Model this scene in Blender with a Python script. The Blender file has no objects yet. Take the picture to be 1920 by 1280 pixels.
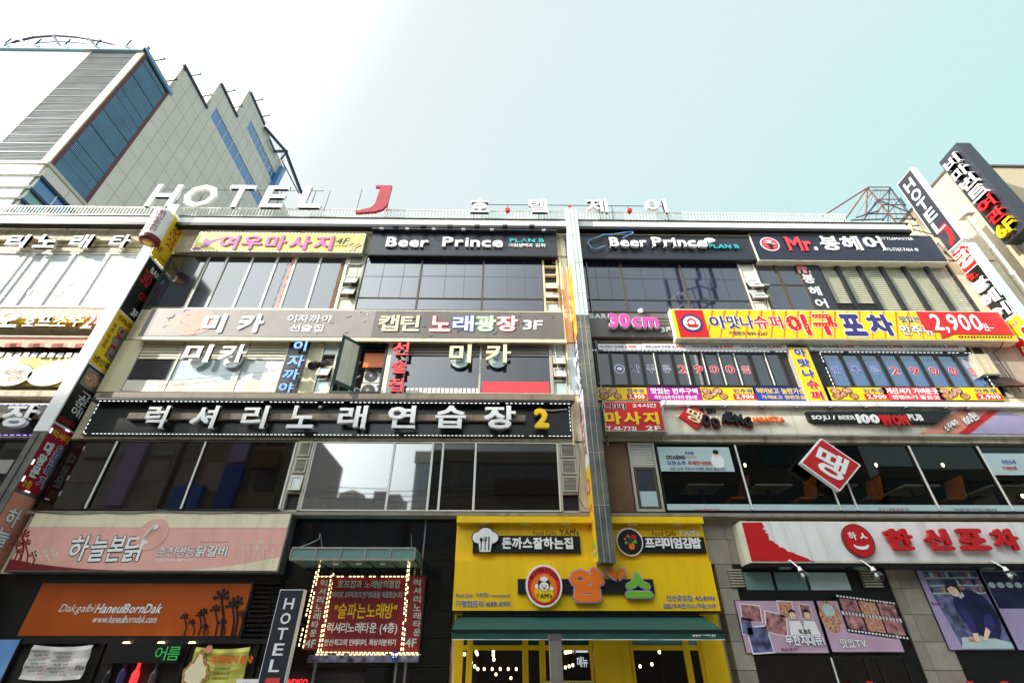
import bpy, math, random
from mathutils import Vector, Matrix
random.seed(7)
S = bpy.context.scene
COL = S.collection
PI = math.pi
# ------------------------------------------------------------------ camera
FPX, KK, YAW = 907.0, 1330.0, math.radians(0.75)
TH = math.atan(FPX / KK)
CAM = Vector((0, -12, 1.6))
sn, cs = math.sin, math.cos
FW = Vector((sn(YAW)*cs(TH), cs(YAW)*cs(TH), sn(TH)))
RT = Vector((cs(YAW), -sn(YAW), 0))
UP = RT.cross(FW)
cam = bpy.data.cameras.new('camera'); cam.sensor_width = 36; cam.lens = 36*FPX/1920
cam.clip_end = 3000; cam.clip_start = .05
co = bpy.data.objects.new('camera', cam); COL.objects.link(co)
co.location = CAM; co.rotation_euler = (PI/2 + TH, 0, -YAW); S.camera = co
# ------------------------------------------------------------------ sky, sun, exposure
SUN_EL, SUN_AZ = math.radians(31), math.radians(66)      # azimuth: left of the view of someone facing away from the facade
sdir = Vector((-sn(SUN_AZ)*cs(SUN_EL), -cs(SUN_AZ)*cs(SUN_EL), sn(SUN_EL)))
w = bpy.data.worlds.new('World'); S.world = w; w.use_nodes = True
nt = w.node_tree; N = nt.nodes; L = nt.links
bg = N['Background']
sky = N.new('ShaderNodeTexSky'); sky.sky_type = 'NISHITA'; sky.sun_disc = False
sky.sun_elevation = SUN_EL; sky.sun_rotation = math.atan2(sdir.x, sdir.y)
sky.air_density = 1.0; sky.dust_density = 3.0; sky.ozone_density = 1.0
# a thin veil of high haze over the blue, whiter on the sun's side
tc = N.new('ShaderNodeTexCoord')
dp = N.new('ShaderNodeVectorMath'); dp.operation = 'DOT_PRODUCT'; dp.inputs[1].default_value = sdir; L.new(tc.outputs['Generated'], dp.inputs[0])
mr = N.new('ShaderNodeMapRange'); mr.inputs[1].default_value = -.55; mr.inputs[2].default_value = .55
mr.inputs[3].default_value = 0; mr.inputs[4].default_value = 1; L.new(dp.outputs['Value'], mr.inputs[0])
nz = N.new('ShaderNodeTexNoise'); nz.inputs['Scale'].default_value = 2.2; nz.inputs['Detail'].default_value = 5
L.new(tc.outputs['Generated'], nz.inputs['Vector'])
ma = N.new('ShaderNodeMath'); ma.operation = 'MULTIPLY_ADD'; ma.inputs[1].default_value = .12; ma.inputs[2].default_value = -.06
L.new(nz.outputs[0], ma.inputs[0])
ad = N.new('ShaderNodeMath'); ad.operation = 'ADD'; ad.use_clamp = True
L.new(mr.outputs[0], ad.inputs[0]); L.new(ma.outputs[0], ad.inputs[1])
veil = N.new('ShaderNodeMix'); veil.data_type = 'RGBA'; L.new(ad.outputs[0], veil.inputs['Factor'])
veil.inputs['A'].default_value = (3.25, 5.1, 5.0, 1); veil.inputs['B'].default_value = (5.0, 5.3, 5.25, 1)
mx = N.new('ShaderNodeMix'); mx.data_type = 'RGBA'; mx.inputs['Factor'].default_value = .92
L.new(sky.outputs[0], mx.inputs['A']); L.new(veil.outputs['Result'], mx.inputs['B'])
# the haze brightens towards the sun, boosted to lift the shaded floors
au = N.new('ShaderNodeMapRange'); au.interpolation_type = 'SMOOTHERSTEP'; au.inputs[1].default_value = .4; au.inputs[2].default_value = 1; au.inputs[3].default_value = 1; au.inputs[4].default_value = 4.5
L.new(dp.outputs['Value'], au.inputs[0])
sc_ = N.new('ShaderNodeVectorMath'); sc_.operation = 'SCALE'; L.new(mx.outputs['Result'], sc_.inputs[0]); L.new(au.outputs[0], sc_.inputs['Scale'])
L.new(sc_.outputs[0], bg.inputs['Color'])
bg.inputs['Strength'].default_value = 0.07
sun = bpy.data.lights.new('sun', 'SUN'); sun.energy = 3.1; sun.angle = math.radians(.6); sun.color = (1, .93, .82)
so = bpy.data.objects.new('sun', sun); COL.objects.link(so); so.rotation_euler = sdir.to_track_quat('Z', 'Y').to_euler()
V = S.view_settings; V.view_transform = 'Standard'; V.look = 'None'; V.gamma = 1; V.use_curve_mapping = False
V.exposure = 1.38
S.cycles.max_bounces = 8; S.cycles.transparent_max_bounces = 8
S.cycles.use_denoising = True

# ------------------------------------------------------------------ helpers
def ray(px, py): return FW + ((px-960)/FPX)*RT + ((640-py)/FPX)*UP
def at(px, py, off=0.0):                  # point of the real plane y = -off seen at a photo pixel
    d = ray(px, py); t = (-off - CAM.y)/d.y; p = CAM + t*d; return p.x, p.z
def atX(px, py, X):                       # point of the real plane x = X
    d = ray(px, py); t = (X - CAM.x)/d.x; p = CAM + t*d; return p.y, p.z
def Z(py, off=0.0, px=960): return at(px, py, off)[1]
def X(px, py, off=0.0): return at(px, py, off)[0]
def q(xa, ya, xb, yb, off=0.0):
    a, b = at(xa, ya, off), at(xb, yb, off)
    return min(a[0], b[0]), max(a[0], b[0]), min(a[1], b[1]), max(a[1], b[1])
def lin(h):
    if isinstance(h, str):
        h = h.lstrip('#'); c = [int(h[i:i+2], 16)/255 for i in (0, 2, 4)]
    else: c = h
    return tuple(((x+.055)/1.055)**2.4 if x > .04045 else x/12.92 for x in c)

def mat(name, col, rough=.5, var=.12, scale=3., metal=0., ior=1.5, bump=0., emit=0., dirt=0., col2=None, spec=None, vsc=1.0):
    m = bpy.data.materials.new(name); m.use_nodes = True
    n = m.node_tree.nodes; l = m.node_tree.links; b = n['Principled BSDF']
    c = lin(col); b.inputs['Base Color'].default_value = (*c, 1); b.inputs['Roughness'].default_value = rough
    b.inputs['Metallic'].default_value = metal; b.inputs['IOR'].default_value = ior
    if spec is not None: b.inputs['Specular IOR Level'].default_value = spec
    g = n.new('ShaderNodeNewGeometry'); mp = n.new('ShaderNodeMapping'); l.new(g.outputs['Position'], mp.inputs[0])
    mp.inputs['Scale'].default_value = (1, 1, vsc)
    if var or col2:
        t = n.new('ShaderNodeTexNoise'); t.inputs['Scale'].default_value = scale; t.inputs['Detail'].default_value = 6
        l.new(mp.outputs[0], t.inputs['Vector'])
        r = n.new('ShaderNodeValToRGB'); r.color_ramp.elements[0].position = .3; r.color_ramp.elements[1].position = .7
        c2 = lin(col2) if col2 else tuple(min(1, x*(1+var)) for x in c)
        c1 = c if col2 else tuple(x*(1-var) for x in c)
        r.color_ramp.elements[0].color = (*c1, 1); r.color_ramp.elements[1].color = (*c2, 1)
        l.new(t.outputs[0], r.inputs[0]); out = r.outputs[0]
        if dirt:
            t2 = n.new('ShaderNodeTexNoise'); t2.inputs['Scale'].default_value = 1; t2.inputs['Detail'].default_value = 4
            mp2 = n.new('ShaderNodeMapping'); mp2.inputs['Scale'].default_value = (5, 5, .35); l.new(g.outputs['Position'], mp2.inputs[0]); l.new(mp2.outputs[0], t2.inputs['Vector'])
            r2 = n.new('ShaderNodeValToRGB'); r2.color_ramp.elements[0].position = .52; r2.color_ramp.elements[1].position = .72
            r2.color_ramp.elements[0].color = (1, 1, 1, 1); r2.color_ramp.elements[1].color = (1-dirt, 1-dirt*1.1, 1-dirt*1.3, 1)
            mm = n.new('ShaderNodeMix'); mm.data_type = 'RGBA'; mm.blend_type = 'MULTIPLY'; mm.inputs['Factor'].default_value = 1
            l.new(t2.outputs[0], r2.inputs[0]); l.new(out, mm.inputs['A']); l.new(r2.outputs[0], mm.inputs['B']); out = mm.outputs['Result']
        l.new(out, b.inputs['Base Color'])
    if bump:
        t3 = n.new('ShaderNodeTexNoise'); t3.inputs['Scale'].default_value = scale*2.3 if rough > .2 else .8; l.new(mp.outputs[0], t3.inputs['Vector'])
        bp = n.new('ShaderNodeBump'); bp.inputs['Strength'].default_value = bump; bp.inputs['Distance'].default_value = .02
        l.new(t3.outputs[0], bp.inputs['Height']); l.new(bp.outputs[0], b.inputs['Normal'])
    if emit:
        b.inputs['Emission Color'].default_value = (*c, 1); b.inputs['Emission Strength'].default_value = emit
    return m
def seeglass(name, tintc, refl=1.5):
    m = bpy.data.materials.new(name); m.use_nodes = True; n = m.node_tree.nodes; l = m.node_tree.links; n.clear()
    o = n.new('ShaderNodeOutputMaterial'); x = n.new('ShaderNodeMixShader'); t = n.new('ShaderNodeBsdfTransparent'); g = n.new('ShaderNodeBsdfGlossy')
    f = n.new('ShaderNodeFresnel'); f.inputs[0].default_value = refl; t.inputs[0].default_value = (*tintc, 1); g.inputs['Roughness'].default_value = .02
    gg = n.new('ShaderNodeNewGeometry'); mu = n.new('ShaderNodeMath'); mu.operation = 'MULTIPLY'; iv = n.new('ShaderNodeMath'); iv.operation = 'SUBTRACT'; iv.inputs[0].default_value = 1; l.new(gg.outputs['Backfacing'], iv.inputs[1]); l.new(f.outputs[0], mu.inputs[0]); l.new(iv.outputs[0], mu.inputs[1]); l.new(mu.outputs[0], x.inputs[0]); l.new(t.outputs[0], x.inputs[1]); l.new(g.outputs[0], x.inputs[2]); l.new(x.outputs[0], o.inputs[0]); return m

class MB:                                  # collects pieces of ONE mesh object
    def __init__(s): s.v = []; s.f = []; s.m = []; s.ms = []
    def mi(s, m):
        if m not in s.ms: s.ms.append(m)
        return s.ms.index(m)
    def add(s, vs, fs, m):
        o = len(s.v); s.v += [tuple(v) for v in vs]; i = s.mi(m)
        for f in fs: s.f.append(tuple(a+o for a in f)); s.m.append(i)
        return s
    def box(s, x0, x1, y0, y1, z0, z1, m):
        x0, x1 = sorted((x0, x1)); y0, y1 = sorted((y0, y1)); z0, z1 = sorted((z0, z1))
        return s.add([(x0,y0,z0),(x1,y0,z0),(x1,y1,z0),(x0,y1,z0),(x0,y0,z1),(x1,y0,z1),(x1,y1,z1),(x0,y1,z1)],
              [(0,3,2,1),(4,5,6,7),(0,1,5,4),(1,2,6,5),(2,3,7,6),(3,0,4,7)], m)
    def prism(s, pts, y0, y1, m):           # polygon in x,z extruded along y
        n = len(pts); vs = [(p[0], y0, p[1]) for p in pts] + [(p[0], y1, p[1]) for p in pts]
        return s.add(vs, [tuple(range(n)), tuple(range(2*n-1, n-1, -1))] + [(i, i+n, (i+1) % n+n, (i+1) % n) for i in range(n)], m)
    def prismx(s, pts, x0, x1, m):          # polygon in y,z extruded along x
        n = len(pts); vs = [(x0, p[0], p[1]) for p in pts] + [(x1, p[0], p[1]) for p in pts]
        return s.add(vs, [tuple(range(n)), tuple(range(2*n-1, n-1, -1))] + [(i, i+n, (i+1) % n+n, (i+1) % n) for i in range(n)], m)
    def disk(s, cx, cz, rx, rz, off, m, d=.004, n=28, a0=0):
        return s.prism([(cx+rx*cs(a0+2*PI*i/n), cz+rz*sn(a0+2*PI*i/n)) for i in range(n)], -off, -off+d, m)
    def bar(s, a, b, r, m, n=6):
        a, b = Vector(a), Vector(b); d = (b-a).normalized(); u = d.orthogonal().normalized(); v = d.cross(u)
        vs = [p + r*(cs(2*PI*i/n)*u + sn(2*PI*i/n)*v) for p in (a, b) for i in range(n)]
        return s.add(vs, [tuple(range(n-1, -1, -1)), tuple(range(n, 2*n))] + [(i, (i+1) % n, (i+1) % n+n, i+n) for i in range(n)], m)
    def tube(s, pts, r, m, n=7):
        for a, b in zip(pts, pts[1:]): s.bar(a, b, r, m, n)
        return s
    def lathe(s, c, axis, prof, m, n=16):   # prof: (distance along axis, radius)
        c = Vector(c); d = Vector(axis).normalized(); u = d.orthogonal().normalized(); v = d.cross(u); vs = []
        for h, r in prof: vs += [c + d*h + r*(cs(2*PI*i/n)*u + sn(2*PI*i/n)*v) for i in range(n)]
        fs = [(k*n+i, k*n+(i+1) % n, (k+1)*n+(i+1) % n, (k+1)*n+i) for k in range(len(prof)-1) for i in range(n)]
        fs += [tuple(range(n-1, -1, -1)), tuple(range((len(prof)-1)*n, len(prof)*n))]
        return s.add(vs, fs, m)
    def build(s, name, parent=None, **kw):
        me = bpy.data.meshes.new(name); me.from_pydata(s.v, [], s.f)
        for m in s.ms: me.materials.append(m)
        me.polygons.foreach_set('material_index', s.m); me.update()
        o = bpy.data.objects.new(name, me); COL.objects.link(o)
        if parent is not None:
            o.parent = parent; e = parent.type == 'EMPTY'
            o.matrix_parent_inverse = Matrix.Translation(-Vector(ORG[parent.name])) if e else Matrix.Identity(4)
            ORG[o.name] = (0, 0, 0)
        else: ORG[o.name] = (0, 0, 0)
        for k, v_ in kw.items(): o[k] = v_
        return o
ORG = {}
def thing(name, label, cat, loc=(0, 0, 0), group=None):
    o = bpy.data.objects.new(name, None); COL.objects.link(o); o.location = loc; o.empty_display_size = .2
    o['label'] = label; o['category'] = cat; ORG[o.name] = tuple(loc)
    if group: o['group'] = group
    return o
def box(name, b, y0, y1, m, parent=None, **kw): return MB().box(b[0], b[1], y0, y1, b[2], b[3], m).build(name, parent, **kw)
def struct(name, mb): return mb.build(name, None, kind='structure')

# lettering -----------------------------------------------------------
_g = {}
def glyph(ch, bold, thick):
    k = (ch, thick)
    if k not in _g:
        cu = bpy.data.curves.new('t', 'FONT'); cu.body = ch;  cu.resolution_u = 2
        cu.extrude = .5 if thick else 0; cu.fill_mode = 'BOTH' if thick else 'FRONT'
        o = bpy.data.objects.new('t', cu); me = bpy.data.meshes.new_from_object(o)
        vs = [tuple(v.co) for v in me.vertices]; fs = [tuple(p.vertices) for p in me.polygons]
        bpy.data.objects.remove(o); bpy.data.curves.remove(cu); bpy.data.meshes.remove(me)
        _g[k] = (vs, fs)
    return _g[k]
def fatten(vs, fs, r, thick):
    if r <= .004: return vs, fs, [0]*len(vs)
    dirs = [(cs(a)*r, sn(a)*r) for a in [PI/4+PI/2*i for i in range(4)]] + ([(cs(a)*r, sn(a)*r) for a in [PI/2*i for i in range(4)]] if r > .035 else [])
    V_, F_, K_ = [], [], []
    for i, (dx, dy) in enumerate([(0, 0)]+dirs):
        o = len(V_); V_ += [(v[0]+dx, v[1]+dy, v[2]) for v in vs]; F_ += [tuple(a+o for a in f) for f in fs]; K_ += [i]*len(vs)
    return V_, F_, K_
def typeset(body, bold, thick, gap=.07, vertical=False):
    out = typeset0(body, bold, thick, gap, vertical)
    return [fatten(vs, fs, bold*.7, thick) for vs, fs in out]
def typeset0(body, bold, thick, gap=.07, vertical=False):
    gap = gap+bold; out = []; x = 0
    chars = list(body)
    if vertical:
        for ch in chars:
            if ch == ' ': x -= .4; continue
            vs, fs = glyph(ch, bold, thick); x0 = min(v[0] for v in vs); x1 = max(v[0] for v in vs); y0 = min(v[1] for v in vs); y1 = max(v[1] for v in vs)
            hh = y1-y0; x -= hh; out.append(([(v[0]-(x0+x1)/2, v[1]-y0+x, v[2]) for v in vs], fs)); x -= gap
        return out
    for ch in chars:
        if ch == ' ': x += .32; continue
        vs, fs = glyph(ch, bold, thick)
        if not vs: continue
        x0 = min(v[0] for v in vs); x1 = max(v[0] for v in vs)
        out.append(([(v[0]-x0+x, v[1], v[2]) for v in vs], fs)); x += x1-x0+gap
    return out
FRAMES = {'front': (Vector((1, 0, 0)), Vector((0, 0, 1)), Vector((0, -1, 0))),
          'right': (Vector((0, 1, 0)), Vector((0, 0, 1)), Vector((1, 0, 0))),
          'left': (Vector((0, -1, 0)), Vector((0, 0, 1)), Vector((-1, 0, 0)))}
def place(gl, u0, u1, z0, z1, base, d, face, skew=0., rot=0.):
    """fits typeset glyphs into [u0,u1]x[z0,z1] of a face whose plane coordinate is base; d = thickness standing out"""
    allv = [v for g in gl for v in g[0]]
    x0 = min(v[0] for v in allv); x1 = max(v[0] for v in allv); y0 = min(v[1] for v in allv); y1 = max(v[1] for v in allv)
    U, W, Nn = FRAMES[face]; res = []
    org = {'front': lambda a, b: Vector((a, -base, b)), 'right': lambda a, b: Vector((base, a, b)), 'left': lambda a, b: Vector((base, -a, b))}[face]
    for vs, fs, ks in gl:
        o = []
        for v, kk in zip(vs, ks):
            a = u0 + (v[0]-x0)/(x1-x0+1e-9)*(u1-u0); b = z0 + (v[1]-y0)/(y1-y0+1e-9)*(z1-z0); a += skew*(b-(z0+z1)/2)
            if rot:
                ca, cb = (u0+u1)/2, (z0+z1)/2; a, b = ca+(a-ca)*cs(rot)-(b-cb)*sn(rot), cb+(a-ca)*sn(rot)+(b-cb)*cs(rot)
            o.append(org(a, b) + Nn*(((v[2]+.5)*d if d else 0)+kk*.0003))
        res.append((o, fs))
    return res
def text(parent, body, b, base, m, face='front', d=0., bold=.028, out=None, skew=0., split=False, vertical=False, name=None, gap=.07, rot=0., grow=.035):
    """lettering of a sign: one mesh (split=False) or one mesh per letter (split=True)"""
    u0, u1, z0, z1 = b; jobs = []
    gl = typeset(body, bold, d > 0, gap, vertical)
    G = place(gl, u0, u1, z0, z1, base + ({'front': 1, 'right': 1, 'left': -1}[face])*(.006 if out else .003), d, face, skew, rot)
    O = None
    if out:
        go = typeset(body, bold+grow, d > 0, gap-grow, vertical)
        av = [v for g in gl for v in g[0]]; ex = grow*.7*(u1-u0)/(max(v[0] for v in av)-min(v[0] for v in av)); e = grow*.7*(z1-z0)/(max(v[1] for v in av)-min(v[1] for v in av))
        O = place(go, u0-ex, u1+ex, z0-e, z1+e, base + ({'front': 1, 'right': 1, 'left': -1}[face])*.003, max(0, d-.004), face, skew, rot)
    if split:
        for i, (vs, fs) in enumerate(G):
            k = MB()
            if O: k.add(*O[i], out)
            k.add(vs, fs, m[i % len(m)] if isinstance(m, list) else m); k.build(name or 'letter', parent)
    else:
        k = MB()
        if O:
            for vs, fs in O: k.add(vs, fs, out)
        for i, (vs, fs) in enumerate(G): k.add(vs, fs, m[i % len(m)] if isinstance(m, list) else m)
        k.build(name or 'lettering', parent)
def tq(parent, body, xl, yt, xr, yb, off, m, **kw):    # front-facing text given by the photo's pixel extent on its plane
    ym = (yt+yb)/2
    a, b = at(xl, ym, off), at(xr, ym, off)
    text(parent, body, (a[0], b[0], Z(yb, off, (xl+xr)/2), Z(yt, off, (xl+xr)/2)), off, m, **kw)

def leds(parent, pts, m, step=.11, ln=.055, r=.0075, name='led_string'):
    """a string of little lamps along a polyline: one part"""
    k = MB()
    for a, b in zip(pts, pts[1:]):
        a, b = Vector(a), Vector(b); n = max(1, int((b-a).length/step)); d = (b-a).normalized()
        for i in range(n):
            p = a + (b-a)*((i+.3)/n)
            if random.random() < .08: continue
            k.bar(p, p+d*ln, r, m, 4)
    k.build(name, parent, kind='stuff')
def loop(b, off): x0, x1, z0, z1 = b; return [(x0, -off, z0), (x1, -off, z0), (x1, -off, z1), (x0, -off, z1), (x0, -off, z0)]
def ring(mb, b, y0, y1, wd, m):
    x0, x1, z0, z1 = b
    mb.box(x0, x1, y0, y1, z0, z0+wd, m); mb.box(x0, x1, y0, y1, z1-wd, z1, m)
    mb.box(x0, x0+wd, y0, y1, z0+wd, z1-wd, m); mb.box(x1-wd, x1, y0, y1, z0+wd, z1-wd, m); return mb

# ------------------------------------------------------------------ materials
M = {}
def D(n, *a, **k): M[n] = mat(n, *a, **k)
D('white', '#e8e8e8', .45, .05, dirt=.2); D('letterwhite', '#eeeef0', .4, .04, dirt=.06); D('cream', '#e4dfcc', .6, .08, dirt=.25)
D('beige', '#cabfa4', .75, .12, 1.5, dirt=.42, bump=.1); D('tile', '#d0c5a8', .7, .14, 5, dirt=.38); D('alu', '#b9b5a6', .4, .08, metal=.3, dirt=.2)
D('whitealu', '#e6e4de', .35, .04); D('darkframe', '#1c1a1c', .35, .1); D('steel', '#8a8a8a', .35, .1, metal=.7); D('bronze', '#544a40', .4, .15, metal=.2)
D('blackpanel', '#15161a', .3, .25, 1.5, dirt=.2); D('black', '#0e0e10', .4, .05); D('charcoal', '#2c2f38', .35, .08); D('navy', '#23263a', .3, .08)
D('granite', '#0c0d10', .06, .3, 60, ior=1.6, bump=.01); D('concrete', '#8d877c', .8, .12, 4, bump=.3, dirt=.3); D('concrete2', '#9a9488', .8, .12, 4, bump=.3, dirt=.3)
D('brownledge', '#7d7061', .6, .15, 2, dirt=.3); D('red', '#c3141c', .4, .06); D('darkred', '#7b1420', .45, .15); D('crimson', '#a3122f', .45, .1)
D('yellow', '#f0c400', .42, .06, 1.2, dirt=.1); D('signyellow', '#f2c70e', .4, .06, dirt=.08); D('paleyellow', '#e8dc6a', .45, .05); D('orange', '#ee7418', .4, .05); D('green', '#6fb52b', .4, .05)
D('awning', '#124840', .75, .12, 3, vsc=.3, bump=.1); D('blue', '#1c3fa8', .4, .05); D('skyblue', '#7fb0ea', .4, .05); D('magenta', '#a4168f', .4, .05); D('pink', '#e04aa8', .35, .05)
D('purple', '#322a6e', .4, .05); D('coral', '#d9424a', .4, .06); D('salmon', '#e8aea4', .45, .07, 1.5, dirt=.1); D('ivory', '#e8dcbc', .45, .06, dirt=.15)
D('rust', '#b04f0e', .35, .15, 1.2); D('stainbrown', '#6d5138', .8, .2, 3); D('teal', '#39b7c4', .4, .05); D('plum', '#9b3f8e', .4, .06); D('violetpink', '#b45aa6', .4, .06)
D('greyprint', '#6b6764', .45, .12, 2, dirt=.1); D('lightgreyprint', '#8e8985', .45, .08, 2); D('peach', '#d98e7a', .45, .1); D('film', '#b9cfd2', .12, .06, 1.0, ior=1.7)
D('filmwhite', '#d3dbdc', .1, .04, 1.0, ior=1.7); D('blind', '#e2d9c0', .6, .04); D('curtain', '#d8d2ae', .75, .08, vsc=.2); D('greenframe', '#1d3d3a', .4, .1)
D('acwhite', '#dddcd6', .45, .05, dirt=.12); D('acgrille', '#3a3733', .5, .15); D('ductwrap', '#4b4237', .6, .35, 9, bump=.6); D('pipecream', '#e0d4ab', .5, .08)
D('marble', '#4b5357', .25, .3, 3, col2='#77746c', bump=.05); D('whitestone', '#c9d6da', .3, .1, 2, dirt=.15); D('towergrey', '#e6d5cb', .6, .04, .4); D('towerbeige', '#c6bda6', .6, .05, .4)
D('towerlouvre', '#8b9194', .85, .14, .35, spec=.1); D('bluelouvre', '#7fa6c8', .6, .1, .6); D('brownred', '#6b3537', .6, .08); D('bluewin', '#3a7ab8', .06, .15, .3, ior=2.0, bump=.02)
D('tealwin', '#6fa6a6', .08, .15, .3, ior=2.0, bump=.02); D('violetmetal', '#34354f', .6, .1); D('stucco', '#b3a68d', .9, .05, 8, bump=.25); D('bluepanel', '#2a64c8', .4, .1)
D('glass4', '#1f2742', .03, .2, .6, ior=2.5, bump=.02); D('glass4L', '#2a303c', .05, .2, .8, ior=2.15, bump=.02); D('glass2', '#120d0b', .03, .2, .6, ior=1.75, bump=.03)
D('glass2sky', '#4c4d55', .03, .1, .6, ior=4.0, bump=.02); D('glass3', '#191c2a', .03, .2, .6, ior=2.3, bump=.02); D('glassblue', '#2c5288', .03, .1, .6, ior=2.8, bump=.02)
D('innerframe', '#464d62', .3, .05); D('inner', '#26221f', .8, .2); D('asphalt', '#48484a', .9, .1, 12, bump=.3); D('paving', '#b0aaa0', .85, .1, 8, bump=.2); D('roadpaint', '#d8d8d0', .7, .1)
D('opp1', '#8a7a6c', .8, .15, 1); D('opp2', '#a59c92', .8, .15, 1); D('opp3', '#857e77', .8, .15, 1); D('rustbrown', '#6e4434', .8, .3, 12); D('chefskin', '#f0cdb5', .5, .02)
D('chairorange', '#d97a18', .6, .1); D('tabletop', '#cbbd98', .5, .1); D('canopyglass', '#6f9490', .1, .06, 1, ior=1.7); D('tarp', '#dad6d4', .5, .06); D('menuyellow', '#c9c558', .5, .07)
D('posterpink', '#c3a2bd', .3, .1, 2); D('posterlilac', '#a89cc4', .3, .12, 2); D('photo1', '#43203a', .35, .1, 9, col2='#d89a98'); D('photo2', '#1d1a34', .35, .1, 7, col2='#7f84b4')
D('photo3', '#151732', .3, .1, 3, col2='#2b2c5c'); D('food', '#7a3b20', .4, .1, 25, col2='#d9a86a'); D('food2', '#8a2420', .4, .1, 25, col2='#e8c0a0'); D('dish', '#2a2422', .3, .1)
D('photosky', '#2a6fd0', .35, .1, .6, col2='#9ccaf2'); D('flame', '#d8372a', .45, .1, 7, col2='#f3c516', vsc=.4); D('brushed', '#a8a39b', .35, .15, 4, metal=.6, dirt=.2)
M['ledwhite'] = mat('ledwhite', '#e8f4f4', .4, 0, emit=.7); M['ledwarm'] = mat('ledwarm', '#ffdf9a', .4, 0, emit=1.9); M['ledviolet'] = mat('ledviolet', '#8a6cf0', .4, 0, emit=2.0)
M['ledgreen'] = mat('ledgreen', '#2f9a48', .4, 0, emit=.25); M['bulb'] = mat('bulb', '#ffd9a0', .4, 0, emit=7); M['ledred'] = mat('ledred', '#e0262c', .4, 0, emit=1.0)
M['seeclear'] = seeglass('seeclear', (.93, .95, .94), 1.45); M['see'] = seeglass('see', (.62, .63, .65), 1.5); M['bulbglass'] = seeglass('bulbglass', (.85, .87, .88), 1.9)
A = M
#SECTIONS

# ================================================================== large structure
# ground, road, pavements
struct('ground', MB().box(-400, 400, -400, 400, -.6, -.15, A['asphalt']))
struct('road', MB().box(-120, 120, -24.5, -3.5, -.149, -.02, A['asphalt']))
struct('pavement', MB().box(-120, 120, -3.5, 12, -.149, .1, A['paving']))
struct('pavement', MB().box(-120, 120, -27, -24.5, -.149, .1, A['paving']))
k = MB()
for i in range(40): k.box(-100+i*5, -97.5+i*5, -14.07, -13.93, -.02, -.016, A['roadpaint'])
struct('road_marking', k)

# ---- the opposite side of the street (seen in the window reflections, and it shades the lower floors)
def opposite(name, label, x0, x1, y, h, m, rows, cols, sign=None):
    t = thing(name, label, 'building', ((x0+x1)/2, y, 0), 'buildings across the street')
    MB().box(x0, x1, y-14, y, -.1, h, m).build('wall', t)
    k = MB(); k.box(x0-.1, x1+.1, y, y+.2, h-.5, h+.5, A['concrete']); k.build('parapet', t)
    ww = (x1-x0)/cols; hh = (h-4.5)/rows
    k = MB()
    for r in range(rows):
        for c in range(cols): k.box(x0+ww*(c+.12), x0+ww*(c+.88), y, y+.06, 4.5+hh*(r+.25), 4.5+hh*(r+.85), A['glass3'])
    k.build('window_row', t)
    for (a, b, z0, z1, mm) in (sign or []): MB().box(a, b, y+.06, y+.4, z0, z1, mm).build('sign_board', t)
    return t
opposite('shading_block', 'unseen tall brown block at the far west end, height set to shade the shops', -82, -42, -27, 45.6, A['opp1'], 12, 9)  # unseen block, height tuned so its shadow covers the lower floors
opposite('shop_block', 'brown shop block with a tall blue and violet board across the street', -26.5, -18, -27, 20, A['opp1'], 4, 4, [(-22.4, -21, 15.5, 19, A['posterlilac']), (-22.4, -21, 11, 15.2, A['blue']), (-26, -23.6, 11.5, 13.6, A['bluepanel']), (-20.5, -18.4, 15, 16.5, A['stainbrown'])])
opposite('shop_block', 'tan block across the street between the tall tower and the brown shops', -41.5, -27, -27, 21.5, A['opp2'], 4, 6, [(-31, -29.5, 12, 18, A['posterlilac'])])
opposite('shop_block', 'low grey shop block across the street', -17.6, -7.8, -27, 12.2, A['opp3'], 2, 4)
opposite('shop_block', 'mid height dark block across the street with blue board', -7.4, 8, -27, 16.3, A['opp3'], 3, 5, [(-3, 6, 9.4, 10.8, A['blue']), (-1, 5, 13.2, 14.4, A['bronze'])])
opposite('shop_block', 'pale block across the street, east of the dark one', 8.6, 30, -27, 18, A['opp3'], 4, 7)
opposite('shop_block', 'grey block across the street beyond the pale one', 31, 60, -27, 15, A['opp3'], 3, 9)
t = thing('roof_tank', 'round water tank standing on the low roof across the street', 'tank', (-13, -30, 12.2))
MB().lathe((-13, -30, 12.2), (0, 0, 1), [(0, 1.1), (1.6, 1.1), (2, .3)], A['opp2']).build('tank', t)
t = thing('roof_shed', 'small boxy stair head on the low roof across the street', 'shed', (-10, -31, 12.2))
MB().box(-11.2, -9, -33, -30, 12.1, 14.2, A['opp3']).build('wall', t)
t = thing('antenna_mast', 'lattice phone mast with panel antennas on the opposite roof', 'antenna', (21, -31, 18))
k = MB(); k.bar((21, -31, 18), (21, -31, 35), .35, A['darkframe'], 8)
for i in range(8):
    a = 2*PI*i/8
    for z, r in ((33, 1.0), (34.6, 2.2), (36.2, 2.4)): k.bar((21+r*cs(a), -31+r*sn(a), z), (21+r*cs(a+PI/4), -31+r*sn(a+PI/4), z), .09, A['darkframe'], 5)
    k.bar((21+1.0*cs(a), -31+1.0*sn(a), 31), (21+2.4*cs(a+.4), -31+2.4*sn(a+.4), 36.2), .07, A['darkframe'], 5)
k.build('mast', t)
for i in range(8):
    a = 2*PI*i/8; x, y = 21+2.6*cs(a), -31+2.6*sn(a); MB().box(x-.2, x+.2, y-.12, y+.12, 36+i % 3*.5, 39+i % 2*2, A['darkframe']).build('panel_antenna', t)

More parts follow.
